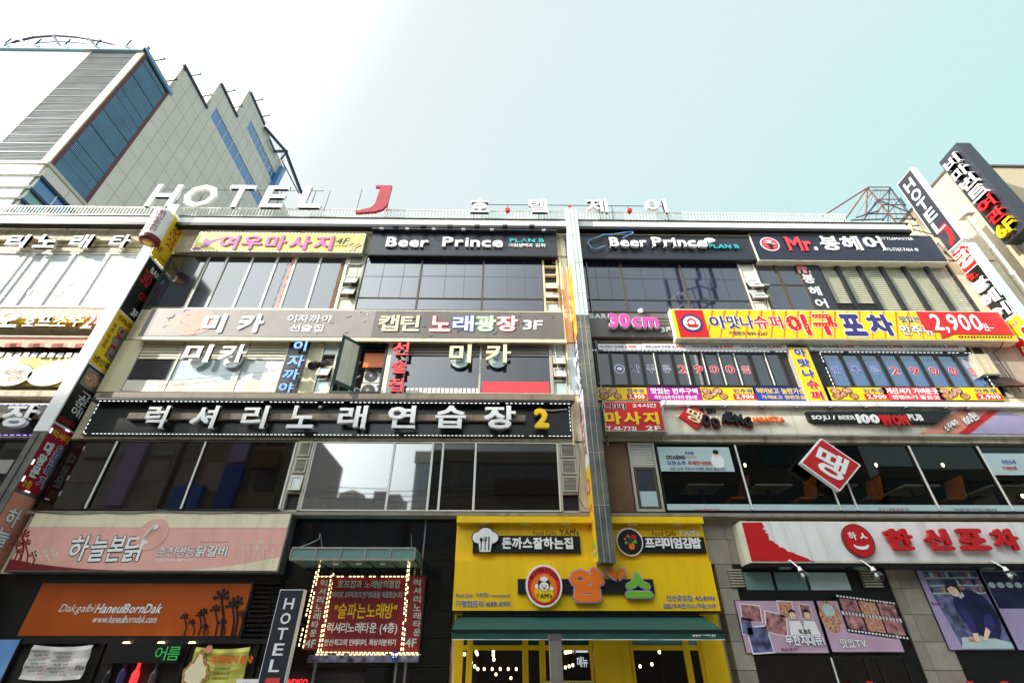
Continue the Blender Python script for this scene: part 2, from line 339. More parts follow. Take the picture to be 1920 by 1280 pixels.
# ---- the commercial building
O = .28
ZG = Z(962)
Z2a, Z2b, Z3a, Z3b, Z4a, Z4b = (Z(p, O) for p in (958, 829, 738, 643, 583, 482))
ZP = Z(411)
B = thing('commercial_building', 'four storey shop building covered in signboards, with beige cladding and dark windows', 'building', (2, 6, 0))
XL, XR = -30, 16.5
def wallpart(x0, x1, y0, y1, z0, z1, m): MB().box(x0, x1, y0, y1, z0, z1, m).build('wall', B)
# solid body, left open behind the see-through shop windows
wallpart(XL, XR, 6, 14, 0, 14.2, A['beige'])
wallpart(XL, XR, .25, 6, Z3a-.25, 14.2, A['beige'])
wallpart(XL, X(1240, 958, O), .25, 6, ZG+.04, Z3a-.25, A['beige'])
wallpart(XL, X(850, 1100), .3, 6, 0, ZG+.04, A['beige'])
wallpart(X(1330, 1060), XR, .3, 6, 0, 3.2, A['beige'])
wallpart(X(850, 1100), XR, .3, 6, 3.2, ZG+.04, A['beige'])
wallpart(X(1240, 958, O), XR, -.2, 6, Z2b+.02, Z3a-.25, A['beige'])
# spandrel bands of cladding panels
def panels(x0, x1, z0, z1, wpx, m, y0=-.26, y1=.25, name='cladding_panel', g=.012):
    n = max(1, round((x1-x0)/wpx)); w_ = (x1-x0)/n
    k = MB()
    for i in range(n):
        dy = random.uniform(-.004, .004)
        MB().box(x0+i*w_+g/2, x0+(i+1)*w_-g/2, y0+dy, y1, z0, z1, m).build(name, B)
XLb = -11.55
panels(-20, XLb, Z(468, O), Z(437, O), 1.05, A['tile']); panels(-20, XLb, Z(618, O), Z4a-.03, .95, A['tile']); panels(-20, XLb, Z(748, O), Z(736, O), 1.6, A['tile'])
panels(-20, XLb, Z(479, O), Z(471, O), 1.05, A['tile'])
panels(-11.1, 1.98, Z4b+.1, Z(437, O), 1.1, A['tile']); panels(-11.1, 1.98, Z3b+.05, Z4a-.03, 1.1, A['tile']); panels(-11.1, 1.98, Z2b+.05, Z3a-.03, 1.1, A['tile'])
panels(2.4, 9.4, Z4b+.1, Z(437, O), 1.1, A['tile']); panels(2.4, XR, Z3b+.05, Z4a-.03, 1.1, A['tile']); panels(2.4, XR, Z2b+.05, Z3a-.03, 1.1, A['tile'])
panels(9.4, XR, Z4b+.1, Z(437, O), .9, A['tile'])
wallpart(XL, XR, -.2, .25, Z(437, O), 14.2, A['beige'])
# parapet wall, coping
wallpart(XL, 13.8, .05, .3, 14.2, ZP, A['tile'])
MB().box(XL, 13.85, 0, .35, ZP, ZP+.06, A['cream']).build('coping', B)
# ledges
k = MB(); k.box(X(185, 742, .5), X(1078, 742, .5), -.5, 0, Z(749, .5), Z(739, .5), A['brownledge']); k.build('ledge', B)
k = MB(); k.box(-11.1, 16, -.36, .0, Z(966, .36), Z(960, .36), A['concrete']); k.build('ledge', B)
k = MB(); k.box(-20, XLb, -.45, 0, Z(748, .45), Z(737, .45), A['beige']); k.build('ledge', B)

# roof edge beam on struts
BO = .6
b0, b1 = Z(424.5, BO), Z(412.5, BO)
t = thing('roof_edge_beam', 'long white steel beam carried on dark struts along the roof edge', 'beam', (0, -BO, b0))
k = MB(); xr = X(1697, 420, BO)
k.box(-19, xr, -BO, -BO+.16, b0+.03, b1, A['whitealu']); k.box(-19, xr+.12, -BO-.03, -BO+.2, b1, b1+.035, A['darkframe']); k.box(-19, xr+.05, -BO-.02, -BO+.22, b0-.1, b0+.03, A['darkframe'])
k.build('beam', t)
for px in (-60, 40, 130, 215, 320, 455, 560, 700, 760, 900, 960, 1120, 1230, 1255, 1400, 1440, 1560, 1640):
    x = X(px, 430, 0); s_ = .3 if px % 3 else -.25
    MB().bar((x, -BO+.1, b0), (x+s_, .06, Z(442)), .022, A['darkframe']).build('strut', t)
# picket railing
t = thing('roof_railing', 'white picket railing running along the whole roof edge', 'railing', (0, -.1, Z(434, .1)))
r0, r1 = Z(434, .1), Z(397.5, .1)
xa, xb = X(28, 405, .1), X(1592, 415, .1)
k = MB(); k.box(xa-8, xb, -.13, -.09, r1, r1+.045, A['whitealu']); k.box(xa-8, xb, -.125, -.095, r0, r0+.03, A['whitealu']); k.box(xa-8, xb, -.125, -.095, r0+.62, r0+.65, A['whitealu']); k.build('rail', t)
k = MB(); x = xa-8
while x < xb: k.box(x, x+.022, -.12, -.1, r0, r1, A['whitealu']); x += .118
k.build('picket', t, kind='stuff')

# ------------------------------------------------------------------ windows
def win(x0, x1, z0, z1, off, fm, pm, fw=.045, th=.08, rows=None, name='window', pane_off=.03, extra=None):
    k = MB(); ring(k, (x0, x1, z0, z1), -off, -off+th, fw, fm)
    zs = [z0+fw] + [z0+(z1-z0)*r for r in (rows or [])] + [z1-fw]
    for r in (rows or []): z = z0+(z1-z0)*r; k.box(x0+fw, x1-fw, -off+.01, -off+th, z-fw/2, z+fw/2, fm)
    o = k.build(name, B)
    for a, b in zip(zs, zs[1:]):
        y = -off+pane_off
        j = [random.uniform(-.004, .004) for _ in range(3)]; u, v = x0+fw*.9, x1-fw*.9; e_ = [y+.005+j[0], y+.005+j[1], y+.005+j[1]+j[2], y+.005+j[0]+j[2]]
        MB().add([(u, e_[0], a), (v, e_[1], a), (v, e_[2], b), (u, e_[3], b), (u, y+.024, a), (v, y+.024, a), (v, y+.024, b), (u, y+.024, b)], [(0, 1, 2, 3), (7, 6, 5, 4), (0, 4, 5, 1), (1, 5, 6, 2), (2, 6, 7, 3), (3, 7, 4, 0)], pm).build('pane', o)
    return o
def bank(xs, z0, z1, off, fm, pms, **kw):
    out = []
    for i, (a, b) in enumerate(zip(xs, xs[1:])):
        out.append(win(a, b, z0, z1, off, fm, pms[i % len(pms)] if isinstance(pms, list) else pms, **kw))
    return out
def ventcol(x0, x1, z0, z1, kinds, fm, off=.28):
    yb = -off+.05
    """narrow column of small hopper windows, louvres and blank panes"""
    n = len(kinds); h = (z1-z0)/n
    c = MB(); c.box(x0, x0+.06, -off, .1, z0, z1, fm); c.box(x1-.06, x1, -off, .1, z0, z1, fm)
    for i in range(n+1): c.box(x0+.06, x1-.06, -off+.01, .1, z0+h*i-.02, z0+h*i+.02, fm)
    fr = c.build('vent_frame', B)
    for i, kd in enumerate(kinds):
        a, b = z0+h*i+.03, z0+h*(i+1)-.03; u, v = x0+.07, x1-.07
        if kd == 'L':
            k = MB(); ring(k, (u, v, a, b), -off-.03, .02, .03, fm); k.box(u+.03, v-.03, yb, yb+.02, a, b, A['darkframe'])
            nn = 9
            for j in range(nn):
                z = a+.04+(b-a-.08)*j/nn; k.add([(u+.03, -off-.03, z), (v-.03, -off-.03, z), (v-.03, yb, z+.04), (u+.03, yb, z+.04), (u+.03, -off-.03, z+.012), (v-.03, -off-.03, z+.012), (v-.03, yb, z+.052), (u+.03, yb, z+.052)],
                      [(0, 1, 2, 3), (4, 7, 6, 5), (0, 4, 5, 1), (1, 5, 6, 2), (2, 6, 7, 3), (3, 7, 4, 0)], fm)
            k.build('louvre', fr)
        elif kd in 'HC':
            t = .16 if kd == 'H' else .04        # hopper: bottom swung outwards
            k = MB(); e = .05; y0 = -off
            def P(x, z, dd): f = 1-(z-a)/(b-a); return (x, y0-t*f-dd, z)
            for (xx0, xx1, zz0, zz1) in ((u, v, a, a+e), (u, v, b-e, b), (u, u+e, a+e, b-e), (v-e, v, a+e, b-e)):
                pts = [P(xx0, zz0, .03), P(xx1, zz0, .03), P(xx1, zz1, .03), P(xx0, zz1, .03), P(xx0, zz0, 0), P(xx1, zz0, 0), P(xx1, zz1, 0), P(xx0, zz1, 0)]
                k.add(pts, [(0, 1, 2, 3), (4, 7, 6, 5), (0, 4, 5, 1), (1, 5, 6, 2), (2, 6, 7, 3), (3, 7, 4, 0)], fm)
            pts = [P(u+e, a+e, .01), P(v-e, a+e, .01), P(v-e, b-e, .01), P(u+e, b-e, .01)]
            k.add(pts, [(0, 1, 2, 3)], A['film']); k.box(u, v, yb, yb+.02, a, b, A['bronze']); k.build('hopper', fr)
        elif kd == 'W': MB().box(u, v, -off+.03, -off+.1, a, b, A['cream']).build('pane', fr)
        elif kd == 'D': MB().box(u, v, -off+.12, -off+.2, a, b, A['darkframe']).build('opening', fr)
        else: MB().box(u, v, -off+.04, -off+.1, a, b, A['film']).build('pane', fr)
    return fr

# left section, 4th floor: pale glass
xs = [X(-140, 579), X(-60, 579), X(0, 540, O), X(0, 556, O), X(19, 579), X(67, 579), X(137, 579), X(201, 579)]
xs = [X(-260, 579, O), X(-150, 579, O), X(0, 540, O), X(2, 557, O), X(19, 579, O), X(67, 579, O), X(137, 579, O), X(201, 579, O), XLb]
bank(xs, Z4a, Z4b+.02, O, A['whitealu'], A['filmwhite'], fw=.05)
for px0, py0, px1, py1 in ((115, 528, 137, 538), (98, 544, 120, 554), (182, 538, 201, 547), (48, 543, 62, 551)):
    b = q(px0, py1, px1, py0, O-.03); MB().box(b[0], b[1], -O+.026, -O+.03, b[2], b[3], A['lightgreyprint']).build('notice', B)
# left section 3rd floor and 2nd floor
win(-20, XLb, Z(676), Z(652), O, A['darkframe'], A['glass2'])
bank([-20, -17, -14.6, XLb-.3], Z2a, Z2b, O, A['darkframe'], A['glass2'])
# centre, 4th floor
L4 = [X(345, 580, O), X(383, 580, O), X(434.6, 580, O), X(485, 580, O), X(523, 580, O), X(573, 580, O), X(627, 580, O)]
bank([-11.1, L4[0]], Z4a, Z4b, O, A['bronze'], A['glass4L'], fw=.06)
bank(L4, Z4a, Z4b, O, A['whitealu'], A['glass4L'], fw=.035)
ventcol(L4[-1], X(664, 580, O), Z4a, Z4b, ['W', 'H', 'H', 'W', 'L'], A['alu'])
bank([X(664, 580, O), X(778.5, 583, O), X(902.7, 583, O), X(1021, 583, O)], Z4a, Z4b, O, A['bronze'], A['glass4'], fw=.03, rows=[.22])
ventcol(X(1021, 583, O), X(1052, 583, O), Z4a, Z4b, ['F', 'H', 'H', 'D', 'D', 'D'], A['pipecream'])
wallpart(X(1053, 583, O), 1.98, -.26, .25, Z4a, Z4b, A['beige'])
def inner_lines(xs):  # thin strips on the glass stand for frames seen inside
    for a, c in zip(xs, xs[1:]):
        z = Z4a+(Z4b-Z4a)*(.62+random.uniform(-.02, .02)); MB().box(a+.06, c-.06, -O+.026, -O+.029, z, z+.012, A['innerframe']).build('inner_frame_line', B)
        for f in (.36+random.uniform(-.04, .04), .7): x = a+(c-a)*f; MB().box(x, x+.009, -O+.022, -O+.025, Z4a+(Z4b-Z4a)*.24, Z4b-.05, A['innerframe']).build('inner_frame_line', B)
inner_lines([X(664, 580, O), X(778.5, 583, O), X(902.7, 583, O), X(1021, 583, O)])
# torn film left on two of the panes
def torn(x, wd, z0, z1, m, seed):
    random.seed(seed); k = MB(); n = 26; z = z0; pl = []; pr = []
    for i in range(n): f = i/(n-1); pl.append((x+random.uniform(0, .02)+.02*f, z0+(z1-z0)*f)); pr.append((x+wd*random.uniform(.55, 1.1)+.02*f, z0+(z1-z0)*f))
    for i in range(n-1): k.add([(pl[i][0], -O+.02, pl[i][1]), (pr[i][0], -O+.02, pr[i][1]), (pr[i+1][0], -O+.018, pr[i+1][1]), (pl[i+1][0], -O+.018, pl[i+1][1])], [(0, 1, 2, 3)], m)
    k.build('torn_film', B)
torn(X(523, 580, O)-.17, .12, Z4a+.04, Z4b-.05, A['peach'], 2); torn(X(627, 580, O)-.2, .17, Z4a+.04, Z4b-.1, A['stainbrown'], 5); torn(X(500, 580, O)+.1, .03, Z4a+.04, Z4b-.2, A['lightgreyprint'], 9)
random.seed(11)
# centre, 3rd floor
k3 = [-10.9, X(222, 737, O), X(303.6, 737, O), X(434, 737, O), X(515, 737, O)]
MB().box(k3[0]-.2, k3[1], -O, .1, Z3a, Z3b, A['curtain']).build('curtain_wall', B)
bw = bank(k3[1:], Z3a, Z3b, O, A['alu'], [A['glass3'], A['film'], A['filmwhite']], fw=.02)
def slats(parent, x0, x1, z0, z1, y, m, n, name='blind'):
    k = MB(); h = (z1-z0)/n
    for i in range(n):
        z = z0+h*i; k.add([(x0, y, z), (x1, y, z), (x1, y+.02, z+h*.8), (x0, y+.02, z+h*.8)], [(0, 1, 2, 3)], m)
        k.add([(x0, y+.02, z+h*.8), (x1, y+.02, z+h*.8), (x1, y+.024, z+h*.99), (x0, y+.024, z+h*.99)], [(0, 1, 2, 3)], m)
    k.build(name, parent)
for i, o in enumerate(bw):
    a, b = k3[1+i]+.03, k3[2+i]-.03
    slats(o, a, b, Z3b-.62, Z3b-.03, -O+.004, A['blind'], 6); MB().box(a, b, -O+.01, -O+.02, Z3a+.03, Z3a+.36, A['cream']).build('sill_screen', o)
xb0, xb1 = X(519, 737, O), X(556, 737, O)
MB().box(xb0-.05, xb1, -O, .1, Z3a, Z3b, A['charcoal']).build('sign_strip', B)
MB().box(xb1, X(582, 737, O), -O+.01, .1, Z3a, Z3b, A['curtain']).build('curtain', B)
ventcol(X(582, 737, O), X(616, 737, O), Z3a, Z3b, ['F', 'H', 'D', 'F'], A['alu'])
# open bay with the outdoor units: recess
xo0, xo1 = X(618, 737, O), X(712, 737, O)
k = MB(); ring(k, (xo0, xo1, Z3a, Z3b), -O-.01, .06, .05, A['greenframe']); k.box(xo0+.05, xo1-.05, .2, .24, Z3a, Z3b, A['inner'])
fr = k.build('open_window_frame', B)
MB().box(xo0+.7, xo1-.07, -.15, -.12, Z3b-.78, Z3b-.3, A['orange']).build('orange_panel', fr)
MB().box(xo1+.02, X(722, 737, O), -O, .1, Z3a, Z3b, A['cream']).build('wall_strip', B)
# the green casement, swung out
h0, h1 = Vector((X(622, 737, O), 0, 0)), None
t = thing('casement_window', 'dark green framed casement window swung open towards the street', 'window', (xo0, -.07, Z3a))
import mathutils
xc0, xc1 = X(620, 735, .1), X(655, 735, .75)
def cas(u, z, dd=0): # u 0..1 along sash from hinge (right, at wall) to free edge (left, out)
    hx, hy = X(661, 737, .3), -.3; fx, fy = X(620, 730, .75), -.8
    return (hx+(fx-hx)*u, hy+(fy-hy)*u+dd, z)
zc0, zc1 = Z3a+.05, Z3b-.1
def slab(k, u0, u1, z0, z1, m, th=.05):
    a = [cas(u0, z0), cas(u1, z0), cas(u1, z1), cas(u0, z1)]; b = [cas(u0, z0, th), cas(u1, z0, th), cas(u1, z1, th), cas(u0, z1, th)]
    k.add(a+b, [(0, 1, 2, 3), (7, 6, 5, 4), (0, 4, 5, 1), (1, 5, 6, 2), (2, 6, 7, 3), (3, 7, 4, 0)], m)
k = MB(); slab(k, 0, .14, zc0, zc1, A['greenframe']); slab(k, .86, 1, zc0, zc1, A['greenframe']); slab(k, .14, .86, zc0, zc0+.1, A['greenframe']); slab(k, .14, .86, zc1-.1, zc1, A['greenframe']); k.build('frame', t)
k = MB(); slab(k, .14, .86, zc0+.1, zc1-.1, A['cream'], .02); k.build('pane', t)
k = MB(); a = Vector(cas(.96, (zc0+zc1)/2-.1)); k.tube([a, a+Vector((-.03, -.05, 0)), a+Vector((-.03, -.05, .16)), a+Vector((0, 0, .16))], .012, A['steel']); k.build('handle', t)
# right half of the 3rd floor centre
r3 = [X(722, 737, O), X(752, 737, O), X(898, 737, O), X(1035, 737, O)]
MB().box(r3[0], r3[1], -O+.01, .1, Z3a, Z3b, A['glass3']).build('sign_strip', B)
bw = bank(r3[1:], Z3a, Z3b, O, A['alu'], A['glass3'], fw=.025)
for i, o in enumerate(bw): slats(o, r3[1+i]+.03, r3[2+i]-.03, Z3b-.45, Z3b-.03, -O+.004, A['lightgreyprint'], 4)
MB().box(X(903, 737, O), X(1030, 737, O), -O+.012, -O+.02, Z3a+.04, Z(724), A['coral']).build('red_valance', bw[1])
k = MB(); xx = X(760, 737, O)
while xx < X(895, 737, O): k.box(xx, xx+.09, -O+.012, -O+.02, Z3a+.03, Z3a+.17, A['white']); xx += .12
k.build('paper_fringe', bw[0])
ventcol(X(1035, 737, O), X(1068, 737, O), Z3a, Z3b, ['F', 'H', 'H', 'F'], A['alu'])
MB().box(X(1068, 737, O), 1.98, -.26, .1, Z3a, Z3b, A['whitestone']).build('cladding_panel', B)
# centre, 2nd floor
bank([-11.1, X(158, 957, O), X(338, 957, O), X(521, 957, O)], Z2a, Z2b, O, A['black'], A['glass2'], fw=.03)
for px in (158, 338): x = X(px, 957, O); MB().box(x-.02, x+.02, -.305, -.27, Z2a+.03, Z2b-.03, A['whitealu']).build('mullion', B)
x = X(523, 957, O); MB().box(x-.02, x+.02, -.305, -.27, Z2a+.03, Z2b-.03, A['whitealu']).build('mullion', B)
ventcol(X(525, 957, O), X(560, 957, O), Z2a, Z2b, ['D', 'C', 'L', 'L'], A['alu'])
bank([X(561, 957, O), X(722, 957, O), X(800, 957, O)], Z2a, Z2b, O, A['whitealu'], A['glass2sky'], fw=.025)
bank([X(800, 957, O), X(821, 957, O), X(887, 957, O), X(1052, 957, O)], Z2a, Z2b, O, A['whitealu'], A['glass2'], fw=.025)
ventcol(X(1052, 957, O), X(1092, 957, O), Z2a, Z2b, ['D', 'L', 'L', 'L'], A['alu'])
MB().box(X(1092, 957, O), 1.98, -.26, .1, Z2a, Z2b, A['beige']).build('cladding_panel', B)

# right section, 4th floor
y4 = 583
bank([2.35, X(1178, y4, O), X(1296.5, y4, O), X(1413, y4, O)], Z4a, Z4b, O, A['bronze'], A['glass4'], fw=.03, rows=[.22])
inner_lines([2.35, X(1178, y4, O), X(1296.5, y4, O), X(1413, y4, O)])
ventcol(X(1413, y4, O), X(1447, y4, O), Z4a, Z4b, ['W', 'H', 'H', 'W', 'W'], A['whitealu'])
bank([X(1449, y4, O), X(1487, 580, O), X(1530, 580, O)], Z4a, Z4b, O, A['bronze'], A['glass4'], fw=.05, rows=[.52])
MB().box(X(1531, y4, O), X(1572, y4, O), -O-.02, .1, Z4a, Z4b, A['charcoal']).build('sign_strip', B)
xs = [X(p, y4, O) for p in (1573, 1613, 1656, 1701, 1746, 1791, 1838)]
bw = bank(xs, Z4a, Z4b, O, A['darkframe'], A['seeclear'], fw=.06)
for i, o in enumerate(bw):
    zb = Z4a+.08 if i > 1 else Z4a+.5
    slats(o, xs[i]+.06, xs[i+1]-.06, zb, Z4b-.06, -.2, A['blind'], int((Z4b-zb)/.085)); MB().box(xs[i]+.03, xs[i+1]-.03, -.12, -.1, Z4a, Z4b, A['inner']).build('room_back', o)
MB().box(X(1840, y4, O), XR, -.26, .1, Z4a, Z4b, A['beige']).build('cladding_panel', B)
# right section 3rd floor: narrow dark sashes, then blue ones
za, zb = Z(722, O), Z(657, O)
MB().box(2.35, X(1860, 722, O), -.26, .2, Z3a-.2, za-.02, A['darkframe']).build('spandrel', B); MB().box(2.35, X(1850, 657, O), -.26, .2, zb+.02, Z3b+.04, A['darkframe']).build('spandrel', B)
xs = [X(1121+30.2*i, 720, O) for i in range(13)]
w3 = bank(xs, za, zb, O, A['darkframe'], A['glass3'], fw=.05)
for x in (X(1236, 720, O), X(1295, 720, O), X(1330, 720, O), X(1362, 720, O), X(1392, 720, O), X(1452, 720, O)): MB().box(x-.012, x+.012, -.3, -.275, za+.05, zb-.05, A['whitealu']).build('mullion', B)
MB().box(xs[-1], X(1562, 720, O), -.26, .2, za-.02, zb+.02, A['darkframe']).build('spandrel', B)
x5 = [X(1563+37*i, 720, O) for i in range(9)]
w5 = bank(x5, za, zb, O, A['darkframe'], A['glassblue'], fw=.05)
def winprint(ws, chars, z, cols, h=.26):
    for o, ch, c in zip(ws, chars, cols):
        if ch == ' ': continue
        vs = [v.co for v in o.data.vertices]; a = min(v.x for v in vs); b = max(v.x for v in vs); m_ = (a+b)/2; wd = .2 if ch != ',' else .07
        text(o, ch, (m_-wd*.62, m_+wd*.62, z-h/2, z+h/2), O-.028, c, out=A['letterwhite'], bold=.02)
W_, R_, P_ = A['letterwhite'], A['red'], A['purple']
winprint(w3[2:], '안주류2900원', (za+zb)/2, [P_, P_, P_, R_, R_, R_, R_, R_])
winprint(w5, '안주류2900원', (za+zb)/2, [A['blue'], A['blue'], A['blue'], R_, R_, R_, R_, R_])
o = w3[1]; vs = [v.co for v in o.data.vertices]; m_ = (min(v.x for v in vs)+max(v.x for v in vs))/2; zz = (za+zb)/2
MB().disk(m_, zz, .15, .15, O-.027, W_).disk(m_, zz, .12, .12, O-.023, P_).disk(m_, zz, .08, .06, O-.019, W_).build('emblem', o)
# right end of the 3rd floor: vents
ventcol(X(1870, 735, O), X(1898, 735, O), Z3a, Z3b, ['D', 'W', 'L', 'D'], A['alu'])
MB().box(X(1899, 735, O), XR, -.26, .1, Z3a, Z3b, A['concrete2']).build('cladding_panel', B)
# right section 2nd floor
MB().box(2.35, X(1192, 958, O), -.26, .1, Z2a, Z2b, A['stainbrown']).build('cladding_panel', B)
xa, xb = X(1194, 958, O), X(1247, 958, O)
k = MB(); ring(k, (xa, xb, Z2a, Z2b), -O-.02, .1, .06, A['alu']); zl = Z(872, O); k.box(xa+.06, xb-.06, -O, -.2, zl-.03, zl+.03, A['alu']); fr = k.build('door_frame', B)
slats(fr, xa+.06, xb-.06, zl+.04, Z2b-.06, -O, A['whitealu'], 12, 'louvre')
k = MB(); ring(k, (xa+.08, xb-.08, Z2a+.07, zl-.05), -O-.01, .02, .05, A['bronze']); o = k.build('door', fr)
MB().box(xa+.12, xb-.12, -.26, -.24, Z2a+.5, zl-.1, A['glass4']).build('pane', o); MB().box(xa+.12, xb-.12, -.27, -.24, Z2a+.12, Z2a+.49, A['film']).build('sill_board', o)
xs = [X(p, 958, O) for p in (1250, 1411, 1577, 1609, 1762, 1900, 2040)]
w2 = bank(xs, Z2a, Z2b, O, A['darkframe'], A['see'], fw=.03)
zs = Z(945, O)
for i, o in enumerate(w2):
    MB().box(xs[i]+.03, xs[i+1]-.03, -O-.012, -O+.01, Z2a+.04, zs+.02, A['film']).build('sill_board', o)
    MB().box(xs[i+1]-.016, xs[i+1]+.016, -.31, -.28, Z2a+.05, Z2b-.05, A['whitealu']).build('mullion', o)
tq(w2[0], 'www.ddaeng.co.kr', 1303, 952, 1350, 958, O+.01, A['red'], bold=.01); tq(w2[3], 'SOJU / BEER 100WON', 1648, 952, 1704, 960, O+.01, [A['black'], A['red']], bold=.02); tq(w2[4], 'THE NEW ERA OF SOJU / BEER PUB!', 1788, 953, 1870, 959, O+.01, A['black'], bold=.01)
# pub interior
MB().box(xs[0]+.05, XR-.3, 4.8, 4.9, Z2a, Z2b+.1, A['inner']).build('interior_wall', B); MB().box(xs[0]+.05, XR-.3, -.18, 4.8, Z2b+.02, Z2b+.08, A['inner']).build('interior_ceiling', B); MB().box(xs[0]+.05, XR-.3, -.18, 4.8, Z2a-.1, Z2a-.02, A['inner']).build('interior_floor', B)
# ================================================================== signboards
def sign(name, label, b, off, m, base=.25, frame=None, lip=.03, group=None, side=None):
    """boxed signboard: frame body + face panel; returns the thing"""
    x0, x1, z0, z1 = b
    t = thing(name, label, 'sign', ((x0+x1)/2, -off, z0), group)
    MB().box(x0, x1, -off+.004, base-.3, z0, z1, frame or A['alu']).build('frame', t)
    MB().box(x0+lip, x1-lip, -off-.004, -off+.02, z0+lip, z1-lip, m).build('face', t)
    return t
W_, K_, R_, Y_ = A['letterwhite'], A['black'], A['red'], A['signyellow']
E_ = .006
# --- left section
t = thing('karaoke_letters', 'white channel letters on the beige band left of the drum shaped sign', 'sign', (-15, -.1, Z(470)))
MB().box(-20, -11.7, -.38, -.2, Z(458, .38), Z(449, .38), A['beige']).build('mounting_rail', t)
for ch, xl, xr in (('리', 18, 55), ('노', 73, 112), ('래', 137, 174), ('타', 211, 246), ('운', 285, 320)):
    if ch != '운': tq(t, ch, xl, 444, xr, 468, .4, W_, d=.1, bold=.045, name='letter')
t = thing('pub_letters', 'cream and yellow channel letters with a big number on the left beige band', 'sign', (-14, -.1, Z(618)))
MB().box(-20, -11.75, -.38, -.2, Z(612, .38), Z(604, .38), A['yellow']).build('mounting_rail', t)
for ch, xl, xr, yt, yb, m in (('오', -5, 42, 584, 615, W_), ('호', 50, 70, 594, 614, A['ivory']), ('프', 74, 100, 594, 613, A['ivory']), ('소', 102, 130, 594, 614, A['signyellow']), ('주', 133, 160, 594, 614, A['signyellow']), ('2', 160, 180, 590, 618, A['peach']), ('4', 181, 200, 590, 618, A['peach'])):
    tq(t, ch, xl, yt, xr, yb, .4, m, d=.06, bold=.04, name='letter')
t = thing('rolled_awning', 'faded orange awning strip rolled up above the dark window at the left', 'awning', (-14, -.2, Z(650)))
k = MB(); xa, xb = -19.5, -11.7; n = 60; zt, zb_ = Z(640, .35), Z(650, .55)
for i in range(n):
    a, b = xa+(xb-xa)*i/n, xa+(xb-xa)*(i+1)/n; da, db = .03*sn(i*1.3), .03*sn((i+1)*1.3)
    k.add([(a, -.3, zt), (b, -.3, zt), (b, -.56+db, zb_+db), (a, -.56+da, zb_+da), (a, -.54+da, zb_-.12+da), (b, -.54+db, zb_-.12+db)], [(0, 1, 2, 3), (3, 2, 5, 4)], A['peach'])
k.build('fabric', t); MB().bar((xa, -.32, zt+.04), (xb, -.32, zt+.04), .05, A['alu'], 8).build('roller', t)
# banner left
b = (-19.5, X(152, 700, .42), Z(728, .42), Z(676, .42))
t = thing('banner', 'pale yellow banner with speech bubbles tied under the left third floor window', 'banner', (-14, -.3, b[2]))
k = MB(); n = 30
for i in range(n):
    u0, u1 = b[0]+(b[1]-b[0])*i/n, b[0]+(b[1]-b[0])*(i+1)/n; f = lambda i: -.42-.04*sn(i*.9); g = lambda i: .05*sn(i*.33+1)
    k.add([(u0, f(i), b[2]+g(i)), (u1, f(i+1), b[2]+g(i+1)), (u1, f(i+1), b[3]), (u0, f(i), b[3]), (u0, f(i)+.012, b[2]+g(i)), (u1, f(i+1)+.012, b[2]+g(i+1)), (u1, f(i+1)+.012, b[3]), (u0, f(i)+.012, b[3])], [(0, 1, 2, 3), (7, 6, 5, 4), (0, 4, 5, 1), (2, 6, 7, 3)], A['paleyellow'])
k.build('cloth', t)
k = MB()
for px, rx in ((25, .5), (92, .55)): c = at(px, 703, .47); k.disk(c[0], c[1], rx+.02, .36, .48, A['stainbrown']).disk(c[0], c[1], rx, .34, .486, A['ivory'])
k.build('speech_bubble', t)
tq(t, '피곤해?', 6, 692, 45, 702, .495, A['brownred']); tq(t, '인정?', 14, 704, 42, 712, .495, A['brownred'])
k = MB()
for i in range(34):
    x = -19.4+i*.235; k.box(x, x+.16, -.44, -.43, Z(676, .42), Z(668, .42), W_)
k.build('fringe', t, kind='stuff')
b = q(-200, 818, 96, 756, .4); b = (-20, XLb-.15, b[2], b[3])
t = sign('signboard', 'black signboard at the left edge with one large white letter and violet lamps', b, .4, A['blackpanel'])
tq(t, '장', 12, 762, 70, 803, .55, W_, d=.12, bold=.05, name='letter'); leds(t, loop((b[0]+.06, b[1]-.06, b[2]+.05, b[3]-.05), .42), A['ledviolet'], .16, .09)
MB().box(b[0], b[1]-.3, -.5, -.41, Z(790, .45), Z(781, .45), A['brownledge']).build('raceway', t)
for px in (8, 40): c = at(px, 880, .27); MB().box(c[0]-.3, c[0]+.5, -.275, -.26, c[1]-.1, c[1]+.25, A['lightgreyprint']).build('window_sticker', B)

# --- rooftop letters
OH = .3
t = thing('rooftop_hotel_letters', 'row of big white HOTEL letters with a red J standing on the roof edge', 'sign', (-4, -OH, Z(400, OH)))
for ch, xl, xr, ry in (('H', 292, 340, 361), ('O', 345, 405, 377), ('T', 430, 478, 362), ('E', 501, 543, 362), ('L', 559, 603, 393)):
    zt, zb_ = Z(357, OH), Z(397.5, OH)
    text(t, ch, (X(xl, ry, OH), X(xr, ry, OH), zb_, zt), OH, W_, d=.1, bold=.03, skew=.04, name='letter')
zt, zb_ = Z(354, OH), Z(406, OH); x0 = X(665, 405, OH); x1 = X(733, 354, OH)
pts = [(x1-.02-.52, zt-.1), (x1-.55, zt), (x1+.05, zt), (x1+.02, zb_+.45), (x1-.1, zb_+.22), (x1-.35, zb_+.08), (x0+.05, zb_), (x0, zb_+.1), (x1-.55, zb_+.28), (x1-.42, zb_+.5), (x1-.36, zt-.12)]
MB().prism(pts, -OH-.1, -OH, A['crimson']).build('letter', t)
k = MB(); zz = Z(362, OH-.1)
k.bar((X(300, 362), -OH+.1, zz), (X(612, 362), -OH+.1, zz), .012, A['darkframe'])
for px in (330, 372, 450, 520, 585, 612, 672, 728): k.bar((X(px, 398), -OH+.1, Z(400)-.2), (X(px, 398), -OH+.1, zz if px < 620 else zt), .014, A['darkframe'])
k.build('support_frame', t)
